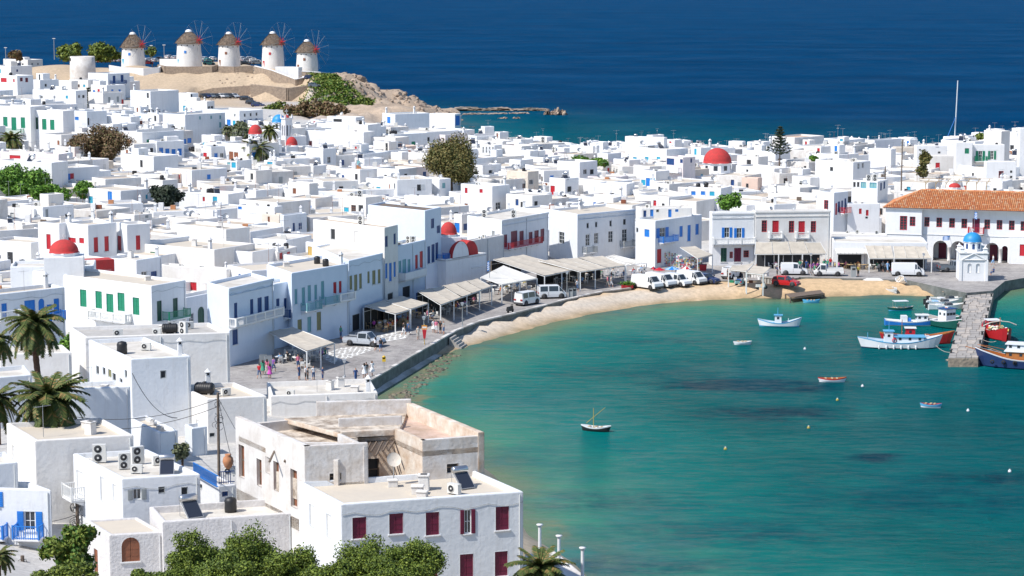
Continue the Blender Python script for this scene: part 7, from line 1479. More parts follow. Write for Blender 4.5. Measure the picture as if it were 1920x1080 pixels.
def car_proto(kind, pn, pc):
    K = KINDS[kind]; pm = car_paint(pn, pc); W_ = K['W'] / 2; S_ = K['sec']; mb = MB(); gl = MB(); low = K['low']; r = empty('parked_car' if kind in ('hatch',) else {'van': 'white_van', 'minivan': 'minivan', 'kombi': 'small_van', 'pickup': 'pickup_truck', 'truck': 'pickup_truck'}[kind], (0, 0, -60))
    def ring(x, b, t, e): 
        k = 1 - .06 * e; tw = W_ * (.82 if t - b > .3 else .9); return [(x, -W_ * .96 * k, low), (x, -W_ * k, (low + b) / 2), (x, -W_ * .97 * k, b), (x, -tw * k, t - .05 * (t - b > .3)), (x, -tw * .8 * k, t), (x, tw * .8 * k, t), (x, tw * k, t - .05 * (t - b > .3)), (x, W_ * .97 * k, b), (x, W_ * k, (low + b) / 2), (x, W_ * .96 * k, low)]
    R_ = [ring(x, b, t, 1 if i in (0, len(S_) - 1) else 0) for i, (x, b, t) in enumerate(S_)]
    gs = {(a, b_): k for a, b_, k in K['glass']}
    for i in range(len(R_) - 1):
        kk = gs.get((i, i + 1))
        for j in range(9):
            q = [R_[i][j], R_[i + 1][j], R_[i + 1][j + 1], R_[i][j + 1]]; mb.face(q, pm, False)
        def inset_q(q, f=.12, off=.012):
            q = [Vector(a) for a in q]; c = sum(q, Vector()) / 4; n = (q[1] - q[0]).cross(q[3] - q[0]);
            if n.length < 1e-6: n = (q[2] - q[0]).cross(q[3] - q[0])
            n.normalize(); n = n if n.dot(c - Vector((0, 0, .8))) > 0 else -n; return [a.lerp(c, f) + n * off for a in q]
        if kk == 's':
            for j in (2, 6): gl.face(inset_q([R_[i][j], R_[i + 1][j], R_[i + 1][j + 1], R_[i][j + 1]], .13), GLASS)
        if kk in ('w', 'b'): gl.face(inset_q([R_[i][4], R_[i + 1][4], R_[i + 1][5], R_[i][5]], .1, .015), GLASS); gl.face(inset_q([R_[i][3], R_[i + 1][3], R_[i + 1][4], R_[i][4]], .1, .013), GLASS); 
        if kk == 'w':
            for j in (2, 6): gl.face(inset_q([R_[i][j], R_[i + 1][j], R_[i + 1][j + 1], R_[i][j + 1]], .2), GLASS)
    mb.face(list(reversed(R_[0])), pm); mb.face(R_[-1], pm); mb.box(S_[0][0] + .1, S_[-1][0] - .1, -W_ * .9, W_ * .9, low - .05, low + .1, BUMP)
    obj('body', mb, r); obj('window_glass', gl, r)
    if kind == 'van': pass
    for sx_ in K['wheels']:
        for sy_ in (-1, 1):
            T_ = Matrix.Translation((sx_, sy_ * (W_ - .1), .33)) @ Matrix.Rotation(rd(90), 4, 'X'); m_ = MB(); m_.lathe([(.2, -.11), (.31, -.11), (.34, -.06), (.34, .06), (.31, .11), (.2, .11)], 18, TYRE); w = obj('wheel', m_, r, (sx_, sy_ * (W_ - .09), .34), (rd(90), 0, 0)); m_ = MB(); m_.lathe([(0, .08), (.2, .1), (.21, .0)], 12, RIM); m_.lathe([(.21, 0), (.2, -.1), (0, -.08)], 12, RIM); obj('rim', m_, w)
            m_ = MB(); m_.lathe([(.40, -.01), (.41, .02), (0, .02)], 18, BUMP, T=Matrix.Translation((sx_, sy_ * (W_ * 1.0), .38)) @ Matrix.Rotation(rd(-90 * sy_), 4, 'X')); obj('wheel_arch', m_, r)
    for sx_, mt, nm in ((S_[-1][0], LIGHT, 'headlight'), (S_[0][0], RLIGHT, 'tail_light')):
        for sy_ in (-1, 1): m_ = MB(); zz = S_[-1][1] + .05 if sx_ > 0 else S_[0][1] - .1; d = .06 if sx_ > 0 else -.03; m_.box(-.12, .04, -.17, .17, -.1, .1, mt); obj(nm, m_, r, (sx_ - d * 1.5, sy_ * W_ * .7, zz))
    for a in (S_[0][0], S_[-1][0]): m_ = MB(); m_.box(a - .06, a + .06, -W_ * .93, W_ * .93, low, low + .24, BUMP); obj('bumper', m_, r)
    for sy_ in (-1, 1): m_ = MB(); x = S_[4][0] - .15; m_.box(x - .08, x + .05, sy_ * W_ - .02, sy_ * (W_ + .2), 1.0, 1.2, BUMP); obj('mirror', m_, r)
    for sy_ in (-1, 1):
        m_ = MB(); x0 = S_[2][0] if kind != 'van' else .95; m_.box(x0 - .01, x0 + .012, sy_ * W_ * 1.0 - .006, sy_ * W_ * 1.0 + .006, low + .2, S_[2][1], BUMP); obj('door_seam', m_, r)
    if 'bed' in K:
        a, b_ = K['bed']; m_ = MB(); z0, z1 = .97 if kind == 'pickup' else .82, 1.0; z0 += .005
        m_.box(a, b_, -W_ * .8, W_ * .8, z0, z0 + .02, BUMP); 
        for q in ((a, a + .05, -W_ * .92, W_ * .92), (a, b_, -W_ * .92, -W_ * .86), (a, b_, W_ * .86, W_ * .92)): m_.box(*q, z0, z0 + (.12 if kind == 'pickup' else .35), pm)
        obj('load_bed', m_, r)
        if kind == 'pickup':
            m_ = MB(); T0 = .66; m_.tube((-.75, -W_ * .8, 1), (-.75, -W_ * .8, 1.6), .03, .03, 5, METAL); m_.tube((-.75, W_ * .8, 1), (-.75, W_ * .8, 1.6), .03, .03, 5, METAL); m_.tube((-.75, -W_ * .8, 1.6), (-.75, W_ * .8, 1.6), .03, .03, 5, METAL); obj('roll_bar', m_, r)
    return r
PROT = {}
def car(kind, pn, pc, p, heading, label, cat='car', group=None):
    k = (kind, pn)
    if k not in PROT: o = car_proto(kind, pn, pc); PROT[k] = o
    else: o = copy_tree(PROT[k])
    o.location = p; o.rotation_euler = (0, 0, rd(heading)); tag(o, label, cat)
    if group: tag(o, group=group)
    elif 'group' in o: del o['group']
    return o
WHT = (.78, .78, .77); SB = 1.33
G_ = 'vans parked nose out on the beach'
car('van', 'white', WHT, PG(1213, 541), -48, 'front white van of the row parked on the sand, leftmost', 'van', G_); car('van', 'white', WHT, PG(1238, 537), -48, 'second white van in the row on the sand', 'van', G_)
car('kombi', 'white', WHT, PG(1271, 536), -46, 'third white vehicle on the sand, a low small van', 'van', G_); car('van', 'white', WHT, PG(1295, 532), -46, 'rightmost white van of the row on the sand, beside the dark blue car', 'van', G_)
car('hatch', 'navy', (.012, .025, .10), PG(1325, 531), -38, 'dark blue car at the right end of the van row', 'car')
car('minivan', 'white', WHT, P(988, 571, QH), 52, 'small white minivan seen from behind on the promenade', 'van'); car('minivan', 'whitetwo', (.72, .73, .74), P(1034, 559, QH), 12, 'white delivery van with dark windows on the promenade', 'van')
car('pickup', 'silver', (.45, .48, .52), P(683, 648, QH), -22, 'silver pickup truck parked by the cafe tables', 'pickup'); car('hatch', 'red', (.50, .012, .015), PG(1474, 536), -28, 'red small car beside the market stall', 'car')
car('kombi', 'whitetwo', (.72, .73, .74), PG(1489, 515), -4, 'white van parked before the crowd by the wide awning', 'van'); car('truck', 'white', WHT, PG(1553, 517), 178, 'small white flatbed truck loaded with goods beside the crowd', 'pickup'); car('van', 'whitetwo', (.72, .73, .74), PG(1702, 517), -8, 'white van with an open side before the low restaurant', 'van')
car('pickup', 'grey', (.16, .19, .22), PG(1790, 509), 8, 'dark grey pickup parked behind the blue domed chapel', 'pickup'); car('kombi', 'whitetwo', (.72, .73, .74), PG(1372, 521), 60, 'pale van half hidden behind the market stall sheets', 'van')
# upper car parks
CC = [('white', WHT), ('silver', (.45, .48, .52)), ('navy', (.012, .025, .10)), ('black', (.02, .02, .022)), ('red', (.50, .012, .015)), ('teal', (.03, .25, .22)), ('grey', (.16, .19, .22))]
def cpark(lst, where, grp):
    for k, (x, y, h, hd, ci) in enumerate(lst):
        p = P(x, y, h)
        if h == 9.5 and x > 370: p = PY(x, y, 692)
        p.z = zat(p.x, p.y) + .1 if h < 17 else max(h + .05, zat(p.x, p.y) + .05); n, c = CC[ci]; car('hatch', n, c, p, hd, f'{n} car parked {where}', 'car', grp)
cpark([(183, 118, 18, 70, 0), (190, 118, 18, 75, 4), (198, 118, 18, 70, 4), (207, 117, 18, 72, 0), (216, 117, 18, 75, 1), (225, 117, 18, 70, 1), (275, 117, 18, 70, 0), (283, 116, 18, 75, 6), (276, 121, 18, 20, 4), (292, 117, 18, 70, 1), (300, 114, 18, 75, 3), (318, 111, 18, 60, 0), (330, 112, 18, 70, 1)], 'beyond the wall near the leftmost windmill', 'cars parked beside the leftmost windmill')
cpark([(385, 114, 18, 70, 1), (391, 117, 18, 60, 5), (400, 114, 18, 75, 0), (392, 122, 18, 10, 5), (455, 114, 18, 60, 0), (463, 117, 18, 40, 1), (471, 114, 18, 20, 1), (478, 117, 18, 10, 0), (460, 122, 18, 5, 3), (482, 121, 18, 10, 6)], 'between the middle windmills', 'cars parked between the middle windmills')
cpark([(382, 180, 9.5, -60, 3), (390, 178, 9.5, -62, 2), (399, 178, 9.5, -60, 6), (407, 178, 9.5, -62, 3), (415, 177, 9.5, -60, 0), (424, 177, 9.5, -62, 6), (432, 177, 9.5, -60, 3), (440, 178, 9.5, -55, 1)], 'in a row against the long shaded stone wall', 'cars parked in a row below the long stone wall')
cpark([(487, 188, 8.5, 5, 0), (462, 193, 8.5, -20, 3), (473, 197, 8.5, -20, 3), (484, 201, 8.5, -22, 2), (312, 167, 9.5, 0, 1), (300, 164, 11, 10, 3), (583, 187, 8.5, 0, 2), (590, 190, 8.5, 5, 6), (607, 177, 9, 10, 4)], 'in the upper car park on the bare slope', 'cars in the upper car park')
for x, y, k in ((494, 688, 'left'), (503, 690, 'right')):
    r = empty('menu_board', P(x, y, QH), .5, f'{k} one of two leaning grey menu boards by the canopy nearest the water', 'menu board')
    for s_ in (-1, 1): m_ = MB(); m_.box(-.45, .45, -.02, .02, 0, 1.5, PT['e'], Matrix.Translation((0, s_ * .3, 0)) @ Matrix.Rotation(rd(12 * s_), 4, 'X')); obj('board_panel', m_, r)
# scooters
def scooter(x, y, m, rz, label, h=QH):
    p = PG(x, y); r = empty('motor_scooter', p, rd(rz), label, 'scooter'); 
    for sx_ in (-.6, .6): m_ = MB(); m_.lathe([(.12, -.05), (.24, -.05), (.26, 0), (.24, .05), (.12, .05), (0, .05), (0, -.05), (.12, -.05)], 14, TYRE); obj('wheel', m_, r, (sx_, 0, .26), (rd(90), 0, 0))
    m_ = MB(); m_.box(-.2, .35, -.16, .16, .22, .34, m); m_.taper(-.5, 0, .3, .72, .35, .18, .3, .13, m); m_.tube((.58, 0, .25), (.42, 0, .95), .07, .05, 8, m); m_.box(.3, .42, -.2, .2, .3, .85, m); obj('body', m_, r)
    m_ = MB(); m_.box(-.8, -.05, -.13, .13, .72, .82, BLACK); obj('seat', m_, r); m_ = MB(); m_.tube((.42, -.32, 1.0), (.42, .32, 1.0), .02, .02, 5, BLACK); m_.box(.4, .5, -.08, .08, .93, 1.05, m); obj('handlebar', m_, r)
scooter(957, 586, BLACK, 60, 'black motor scooter parked at the sea wall'); scooter(1388, 535, PT['c'], 20, 'turquoise scooter before the market stall'); scooter(1428, 542, ACW, 5, 'silver white scooter on the sand before the market stall')
# ---------------------------------------------------------------- boats
def hull_mesh(L_, B_, H_, sheer, cols, n=16, transom=False, keel=.35, bowrake=.12):
    """cols: bottom, side, rail, inside. local x forward, z=0 waterline"""
    mb = MB(); bot, side, rail, ins = cols; R_ = []
    for i in range(n + 1):
        t = i / n; x = -L_ / 2 + L_ * t; u = abs(2 * t - 1); e = 1 - u ** 2.4
        if transom and t < .5: e = max(e, .78)
        b = B_ / 2 * max(e, .02) ** .75; zt = H_ + sheer * (2 * t - 1) ** 2 * (1.25 if t > .5 else .8); xr = x + bowrake * L_ * ((t > .85) * (t - .85) / .15 * .5) - bowrake * L_ * .4 * ((t < .12) * (not transom) * (.12 - t) / .12)
        R_.append([(x, 0, -keel * (.4 + .6 * max(e, .3))), (x, -b * .62, -.12), (x * 1.0, -b * .93, .15), (xr, -b, zt - .12), (xr, -b * 1.03, zt), (xr, -b * .86, zt), (x, -b * .82, .22 if not transom else .22)])
    def q(i, j, s): a = R_[i][j]; return (a[0], a[1] * s, a[2])
    for s in (1, -1):
        for i in range(n):
            for j, m in ((0, bot), (1, bot), (2, side), (3, rail), (4, rail), (5, ins)):
                f = [q(i, j, s), q(i + 1, j, s), q(i + 1, j + 1, s), q(i, j + 1, s)]; mb.face(f if s == 1 else f[::-1], m, True)
    if transom: mb.face([q(0, j, 1) for j in range(5)] + [q(0, j, -1) for j in reversed(range(1, 5))], side)
    return mb, R_
def boat(label, px, py, L_, B_, heading, cols, H_=.6, sheer=.35, name='rowing_boat', cat='boat', transom=False, kind='row', h=0.0, tilt=0, group=None, deck=None):
    p = P(px, py, h); r = empty(name, p, rd(heading), label, cat, group); r.rotation_euler = (rd(tilt), 0, rd(heading))
    mb, R_ = hull_mesh(L_, B_, H_, sheer, cols, transom=transom); obj('hull', mb, r); fl = MB(); dk = cols[3]; n = len(R_) - 1
    zf = .24 if kind == 'row' else H_ - .12
    pts = [(a[6][0], a[6][1] * (1.0 if kind == 'row' else 1.04), zf) for a in R_[1:-1]]; fl.face([(x, y, z) for x, y, z in pts] + [(x, -y, z) for x, y, z in reversed(pts)], deck or dk); obj('floorboards' if kind == 'row' else 'deck', fl, r)
    if kind == 'row':
        for t in (.28, .5, .72): i = int(t * n); b = abs(R_[i][6][1]); m_ = MB(); m_.box(-.1, .1, -b, b, 0, .04, TIMBER if cols[3] != PT['w'] else PT['w']); obj('thwart', m_, r, (R_[i][0][0], 0, zf + .18))
    return r
w_, b_, rD, tB = PT['w'], PT['b'], PT['r'], PT['l']
NAVY = PT['n']; DH = mat('hull_antifoul', (.12, .03, .03), .6); HW = mat('hull_white', (.76, .77, .78), .35); HB = mat('hull_sky_blue', (.10, .38, .60), .4); HR = mat('hull_red', (.45, .02, .025), .4); HN = mat('hull_navy', (.02, .04, .12), .35); HG = mat('hull_dark_green', (.01, .09, .07), .4); VARN = mat('varnished_wood', (.45, .16, .04), .4, (.35, .12, .03), 3)
def cabin(r, x0, x1, wd, z0, z1, wm, rm=None, win=3, front=True, rail=False):
    m_ = MB(); m_.taper((x0 + x1) / 2, 0, z0, z1, (x1 - x0) / 2, wd / 2, (x1 - x0) / 2 * .94, wd / 2 * .94, wm); c = obj('cabin', m_, r); m_ = MB(); m_.box(x0 - .12, x1 + .15, -wd / 2 - .1, wd / 2 + .1, z1, z1 + .07, rm or wm); obj('cabin_roof', m_, r)
    for s in (-1, 1):
        for k in range(win): m_ = MB(); x = x0 + (x1 - x0) * (k + .5) / win; m_.box(-.16, .16, -.012, .012, 0, .32, GLASS); obj('window', m_, c, (x, s * wd / 2 * .98, z0 + (z1 - z0) * .52))
    for s in (-.5, 0, .5): m_ = MB(); m_.box(-.012, .012, -wd * .13, wd * .13, 0, .34, GLASS); obj('window', m_, c, (x1 * 1 - .005 + 0 * s, s * wd * .62, z0 + (z1 - z0) * .52)); m_ = MB(); m_.box(-.012, .012, -wd * .13, wd * .13, 0, .34, GLASS); obj('window', m_, c, (x0 + .005, s * wd * .62, z0 + (z1 - z0) * .52))
    return c
def mast(r, x, y, z0, z1, m, rr=.05): m_ = MB(); m_.tube((x, y, z0), (x, y, z1), rr, rr * .7, 6, m); obj('mast', m_, r)
# free boats in the bay
r = boat('small blue and white fishing boat with a tiny wheelhouse anchored in the bay', 1461, 612, 5.2, 1.8, -8, (HB, HW, HB, HW), .55, .6, 'fishing_boat', kind='deck', deck=HB); cabin(r, -.6, .3, .8, .45, 1.5, HW, HB, 1); mast(r, -.2, 0, 1.5, 2.5, HB); m_ = MB(); m_.tube((1.2, 0, .6), (1.2, 0, 1.1), .05, .05, 5, HW); obj('bitt', m_, r)
boat('small white dinghy with grey inside left of the blue and white fishing boat', 1392, 646, 2.1, 1.0, 3, (HW, HW, HW, ACW), .35, .1, 'dinghy'); boat('white rowing boat with a red rim in the middle of the bay', 1560, 716, 2.9, 1.15, -4, (HW, HW, HR, VARN), .4, .16)
boat('small blue rowing boat nearest the right edge of the bay', 1745, 764, 2.1, .95, -18, (HW, HB, HB, HR), .35, .15); boat('turquoise dinghy beside the little wooden jetty', 1521, 568, 2.2, 1.0, -10, (HB, HB, HB, HB), .38, .16, 'dinghy')
r = boat('black and white boat with crossed yellow spars anchored nearest the camera', 1117, 808, 2.9, 1.1, -22, (BLACK, BLACK, HW, HW), .42, .22, 'sailing_dinghy'); YS = mat('spar_yellow', (.42, .34, .06), .5)
m_ = MB(); m_.tube((-.25, 0, .2), (-.25, 0, 2.3), .035, .028, 6, YS); obj('mast', m_, r); m_ = MB(); m_.tube((-1.0, -.05, .75), (.95, .1, 2.45), .03, .022, 6, YS); obj('yard', m_, r)
for k, (x, y, c, l) in enumerate(((1509, 655, HW, 'small white buoy right of the white dinghy'), (1570, 751, YS, 'yellowish buoy below the red rimmed rowing boat'), (1617, 725, HW, 'white buoy right of the red rimmed rowing boat'), (1516, 803, YS, 'yellow and white buoy in the middle of the bay'), (1815, 771, HW, 'white buoy right of the blue rowing boat'), (1360, 843, YS, 'yellowish buoy alone in the lower bay'), (1893, 885, HW, 'white buoy near the lower right edge'))):
    m_ = MB(); R2 = .16; m_.lathe([(R2 * math.cos(a), .06 + R2 * math.sin(a)) for a in np.linspace(-1.57, 1.57, 9)], 12, c); m_.lathe([(.05, .2), (.04, .3), (0, .3)], 6, HW); obj('mooring_buoy', m_, loc=P(x, y, 0), label=l, cat='buoy')
# moored at the pier
r = boat('large white and blue fishing boat moored alongside the end of the pier', 1686, 652, 9.4, 2.9, -4, (HN, HW, HB, HW), .8, .75, 'fishing_boat', kind='deck', deck=HB); cabin(r, -.6, 3.0, 1.9, .7, 1.45, HW, HB, 3); cabin(r, -1.9, -.8, 1.2, .7, 2.1, HW, HB, 1); mast(r, -1.3, 0, 2.1, 3.3, HB)
for k in range(6): m_ = MB(); m_.lathe([(.09, 0), (.12, .1), (.12, .4), (.08, .5)], 8, HW); obj('fender', m_, r, (-2.6 + k * .9, -1.42, .05))
m_ = MB(); m_.lathe([(.2, -.06), (.3, 0), (.2, .06)], 14, rD); obj('lifebuoy', m_, r, (-.7, -.98, 1.05), (rd(90), 0, 0)); m_ = MB(); m_.tube((-3.9, 0, .9), (-3.9, 0, 1.9), .04, .04, 5, HB); obj('mast', m_, r)
r = boat('red and orange fishing boat moored behind the large white and blue one', 1718, 643, 8.4, 2.6, -6, (HR, HR, VARN, VARN), .8, .7, 'fishing_boat', kind='deck', deck=HR); cabin(r, -1.4, -.2, 1.2, .7, 1.9, rD, HW, 1); mast(r, -1.8, .3, .8, 2.9, VARN)
for k in range(7): m_ = MB(); m_.box(-.25, .25, -.2, .2, 0, .35, rnd.choice([rD, PT['y'], HW, HB, VARN])); obj('gear_crate', m_, r, (rnd.uniform(.2, 3), rnd.uniform(-.8, .8), .7), (0, 0, rnd.random()))
r = boat('long bright blue boat with a white cockpit moored behind the red one', 1706, 610, 6.6, 2.0, -3, (HW, b_, HW, HW), .6, .3, 'motor_boat', transom=True, kind='deck'); cabin(r, .8, 2.3, 1.2, .5, 1.4, HW, HW, 2); m_ = MB(); m_.box(-1.2, -.4, -.6, .6, .5, 1.3, HW); m_.box(-.35, .1, -.5, .5, .6, .95, b_); obj('console', m_, r); m_ = MB(); m_.tube((-3.2, 0, .5), (-2.4, 0, .6), .22, .25, 8, HW); obj('engine', m_, r)
r = boat('green and white trawler with a glazed wheelhouse bow on to the pier', 1766, 612, 6.8, 2.4, -58, (HG, HG, HW, CONC), .9, .5, 'trawler', kind='deck'); cabin(r, .1, 1.7, 1.7, .8, 2.5, HW, NAVY, 2); m_ = MB(); m_.lathe([(.16, -.05), (.26, 0), (.16, .05)], 12, mat('float_orange', (.7, .2, .03), .5)); m_.box(-.3, .3, -.15, .15, 0, .15, HW); obj('lifebuoy', m_, r, (.9, 0, 2.62)); mast(r, -.2, 0, .8, 3.2, HW)
for x, y, L_, hd, l in ((1772, 580, 5.0, 6, 'small white speedboat nearest the trawler'), (1765, 573, 4.6, 8, 'white speedboat with a teal cover between two others'), (1775, 567, 5.4, 10, 'white speedboat with a windscreen moored nearest the beach')):
    r = boat(l, x, y, L_, 1.9, hd, (HW, HW, HW, ACW), .65, .2, 'speedboat', transom=True, kind='deck'); m_ = MB(); m_.taper(.5, 0, .55, .95, .5, .7, .35, .55, GLASS); obj('windscreen', m_, r); m_ = MB(); m_.box(-L_ / 2 - .3, -L_ / 2 + .15, -.18, .18, .2, 1.0, BLACK); obj('outboard_motor', m_, r); m_ = MB(); m_.box(-1.2, -.6, -.6, .6, .5, .75, tB if 'teal' in l else HW); obj('seat', m_, r)
r = boat('small dark boat with a flat white sun roof left of the speedboats', 1688, 582, 3.4, 1.3, 10, (HB, HG, HG, ACW), .4, .15, 'dinghy'); m_ = MB(); m_.box(-1.0, 1.0, -.6, .6, 1.3, 1.36, HW); obj('sun_roof', m_, r); m_ = MB(); [m_.tube((x, y, .3), (x, y, 1.3), .02, .02, 4, METAL) for x in (-.9, .9) for y in (-.5, .5)]; obj('roof_post', m_, r)
boat('second dinghy tucked against the pier behind the trawler', 1790, 598, 3.2, 1.3, -70, (HG, HG, HW, HG), .45, .2, 'dinghy')
# right of the pier
r = boat('red fishing boat piled with nets and floats, bow towards the pier end', 1868, 632, 7.6, 3.0, -82, (HR, HR, HR, CONC), 1.0, .7, 'fishing_boat', kind='deck'); cabin(r, -2.2, -.8, 1.6, .9, 2.0, rD, HW, 1)
for k in range(34): v, f = blob(rnd.uniform(.16, .36), k, sub=0); m_ = MB(); m_.raw(v, f, rnd.choice([PT['y'], HW, TERRA, PT['v'], mat('net_yellow', (.55, .45, .1), .8), mat('net_green', (.1, .3, .2), .8), CRM])); obj('net_float', m_, r, (rnd.uniform(-.6, 2.6), rnd.uniform(-1.1, 1.1) , 1.05 + rnd.random() * .4))
m_ = MB(); pts = [(1.2, -2.2, 1.7), (1.2, -1.2, 2.1), (1.2, 0, 2.25), (1.2, 1.2, 2.1), (1.2, 2.2, 1.7)]; m_.path(pts, .07, 6, CRM); m_.tube((1.2, 0, 1), (1.2, 0, 2.7), .06, .06, 6, TERRA); obj('outrigger', m_, r)
r = boat('navy and varnished excursion boat with a white cabin roof at the right edge', 1922, 690, 10.5, 3.2, 160, (HN, HN, HW, VARN), 1.1, .9, 'excursion_boat', kind='deck'); cabin(r, -2.6, 2.2, 2.3, 1.0, 2.0, VARN, HW, 4); cabin(r, -2.6, 2.1, 2.2, 2.08, 2.85, HW, HW, 5)
m_ = MB(); m_.path([(2.6, -1.1, 1.9), (4.3, -.5, 2.3), (5.6, 0, 2.5), (4.3, .5, 2.3), (2.6, 1.1, 1.9)], .035, 5, VARN); m_.tube((4.8, 0, 1.7), (7.0, 0, 2.2), .07, .05, 6, VARN); obj('bowsprit', m_, r)
for k in range(3): m_ = MB(); m_.lathe([(.12, -.08), (.24, -.05), (.26, 0), (.24, .05), (.12, .08)], 12, TYRE); obj('tyre_fender', m_, r, (1.0 + k * 1.3, 1.62, .8), (rd(90), 0, 0)); 
# beached and land boats
boat('white dinghy pulled up on the sand near the waterline', 1671, 546, 3.0, 1.2, -68, (HW, HW, HW, HW), .45, .15, 'dinghy', h=.35, tilt=12); boat('white dinghy lying on its side near the litter bin', 1692, 527, 2.6, 1.2, -75, (HW, HW, HW, HW), .5, .15, 'dinghy', h=1.5, tilt=48)
p = P(1638, 526, 1.35); mb = MB(); mb.taper(0, 0, 0, .35, 1.5, .7, .9, .25, ACW); obj('upturned_boat', mb, loc=p, label='pale upturned boat lying on the sand by the road', cat='boat')
boat('white rowing boat drifting right of the beached dinghy', 1775, 545, 1.6, .9, 0, (HW, HW, HW, HW), .35, .1, 'dinghy', h=.25)
# yacht far behind the town
r = boat('sailing yacht whose tall pale mast rises behind the town at right', 1789, 286, 12, 3.6, 20, (HW, HW, HW, HW), 1.2, .2, 'sailing_yacht', cat='yacht', kind='deck'); yp = r.location; zt = PY(1796, 151, yp.y).z; yx = PY(1796, 151, yp.y).x - yp.x; m_ = MB(); m_.tube((0, 0, 1), (yx, 0, zt), .2, .13, 8, HW); obj('mast', m_, r); m_ = MB(); m_.tube((yx * .4, 0, zt * .5), (-3.6, -3, 1.4), .07, .09, 6, PT['b']); obj('furled_sail', m_, r); m_ = MB(); m_.tube((.2, 0, 2.2), (-4.5, 0, 2.4), .22, .2, 8, PT['b']); obj('boom', m_, r)
r.rotation_euler = (0, 0, 0)
# jetty
jp = [P(x, y, .75) for x, y in ((1473, 551), (1538, 544), (1545, 550), (1482, 558))]; r = empty('wooden_jetty', (0, 0, 0), 0, 'short low timber jetty by the turquoise dinghy', 'jetty')
for i in range(22):
    a, b = jp[0].lerp(jp[1], i / 22), jp[3].lerp(jp[2], i / 22); a2, b2 = jp[0].lerp(jp[1], (i + .9) / 22), jp[3].lerp(jp[2], (i + .9) / 22); m_ = MB(); c = (a + b) / 2; m_.prism([(q.x - c.x, q.y - c.y) for q in (a, b, b2, a2)], -.07, 0, WOOD, None, True); obj('plank', m_, r, (c.x, c.y, .78))
m_ = MB(); [m_.tube(q - Vector((0, 0, 1.5)), q, .12, .12, 6, WOOD) for q in jp]; m_.tube(jp[3] - Vector((0, 0, .2)), jp[2] - Vector((0, 0, .2)), .1, .1, 5, WOOD); obj('pile', m_, r)
# mooring ropes
def rope(a, b, sag, label):
    n = 10; a, b = Vector(a), Vector(b); mb = MB(); pts = []
    for i in range(n + 1): t = i / n; p = a.lerp(b, t); p.z -= sag * 4 * t * (1 - t); pts.append(p - a)
    mb.path(pts, .03, 4, CRM); obj('mooring_rope', mb, loc=a, label=label, cat='rope')
rope(P(1755, 648, 1.3), P(1785, 660, 1.1), .3, 'rope from the large white and blue boat to the pier'); rope(P(1860, 655, 1.4), P(1832, 648, 1.1), .2, 'rope from the navy boat to the pier'); rope(P(1862, 660, 1.5), P(1833, 668, 1.1), .2, 'rope from the navy boat to the pier end'); rope(P(1868, 640, 1.6), P(1836, 632, 1.1), .3, 'rope from the red boat to the pier')
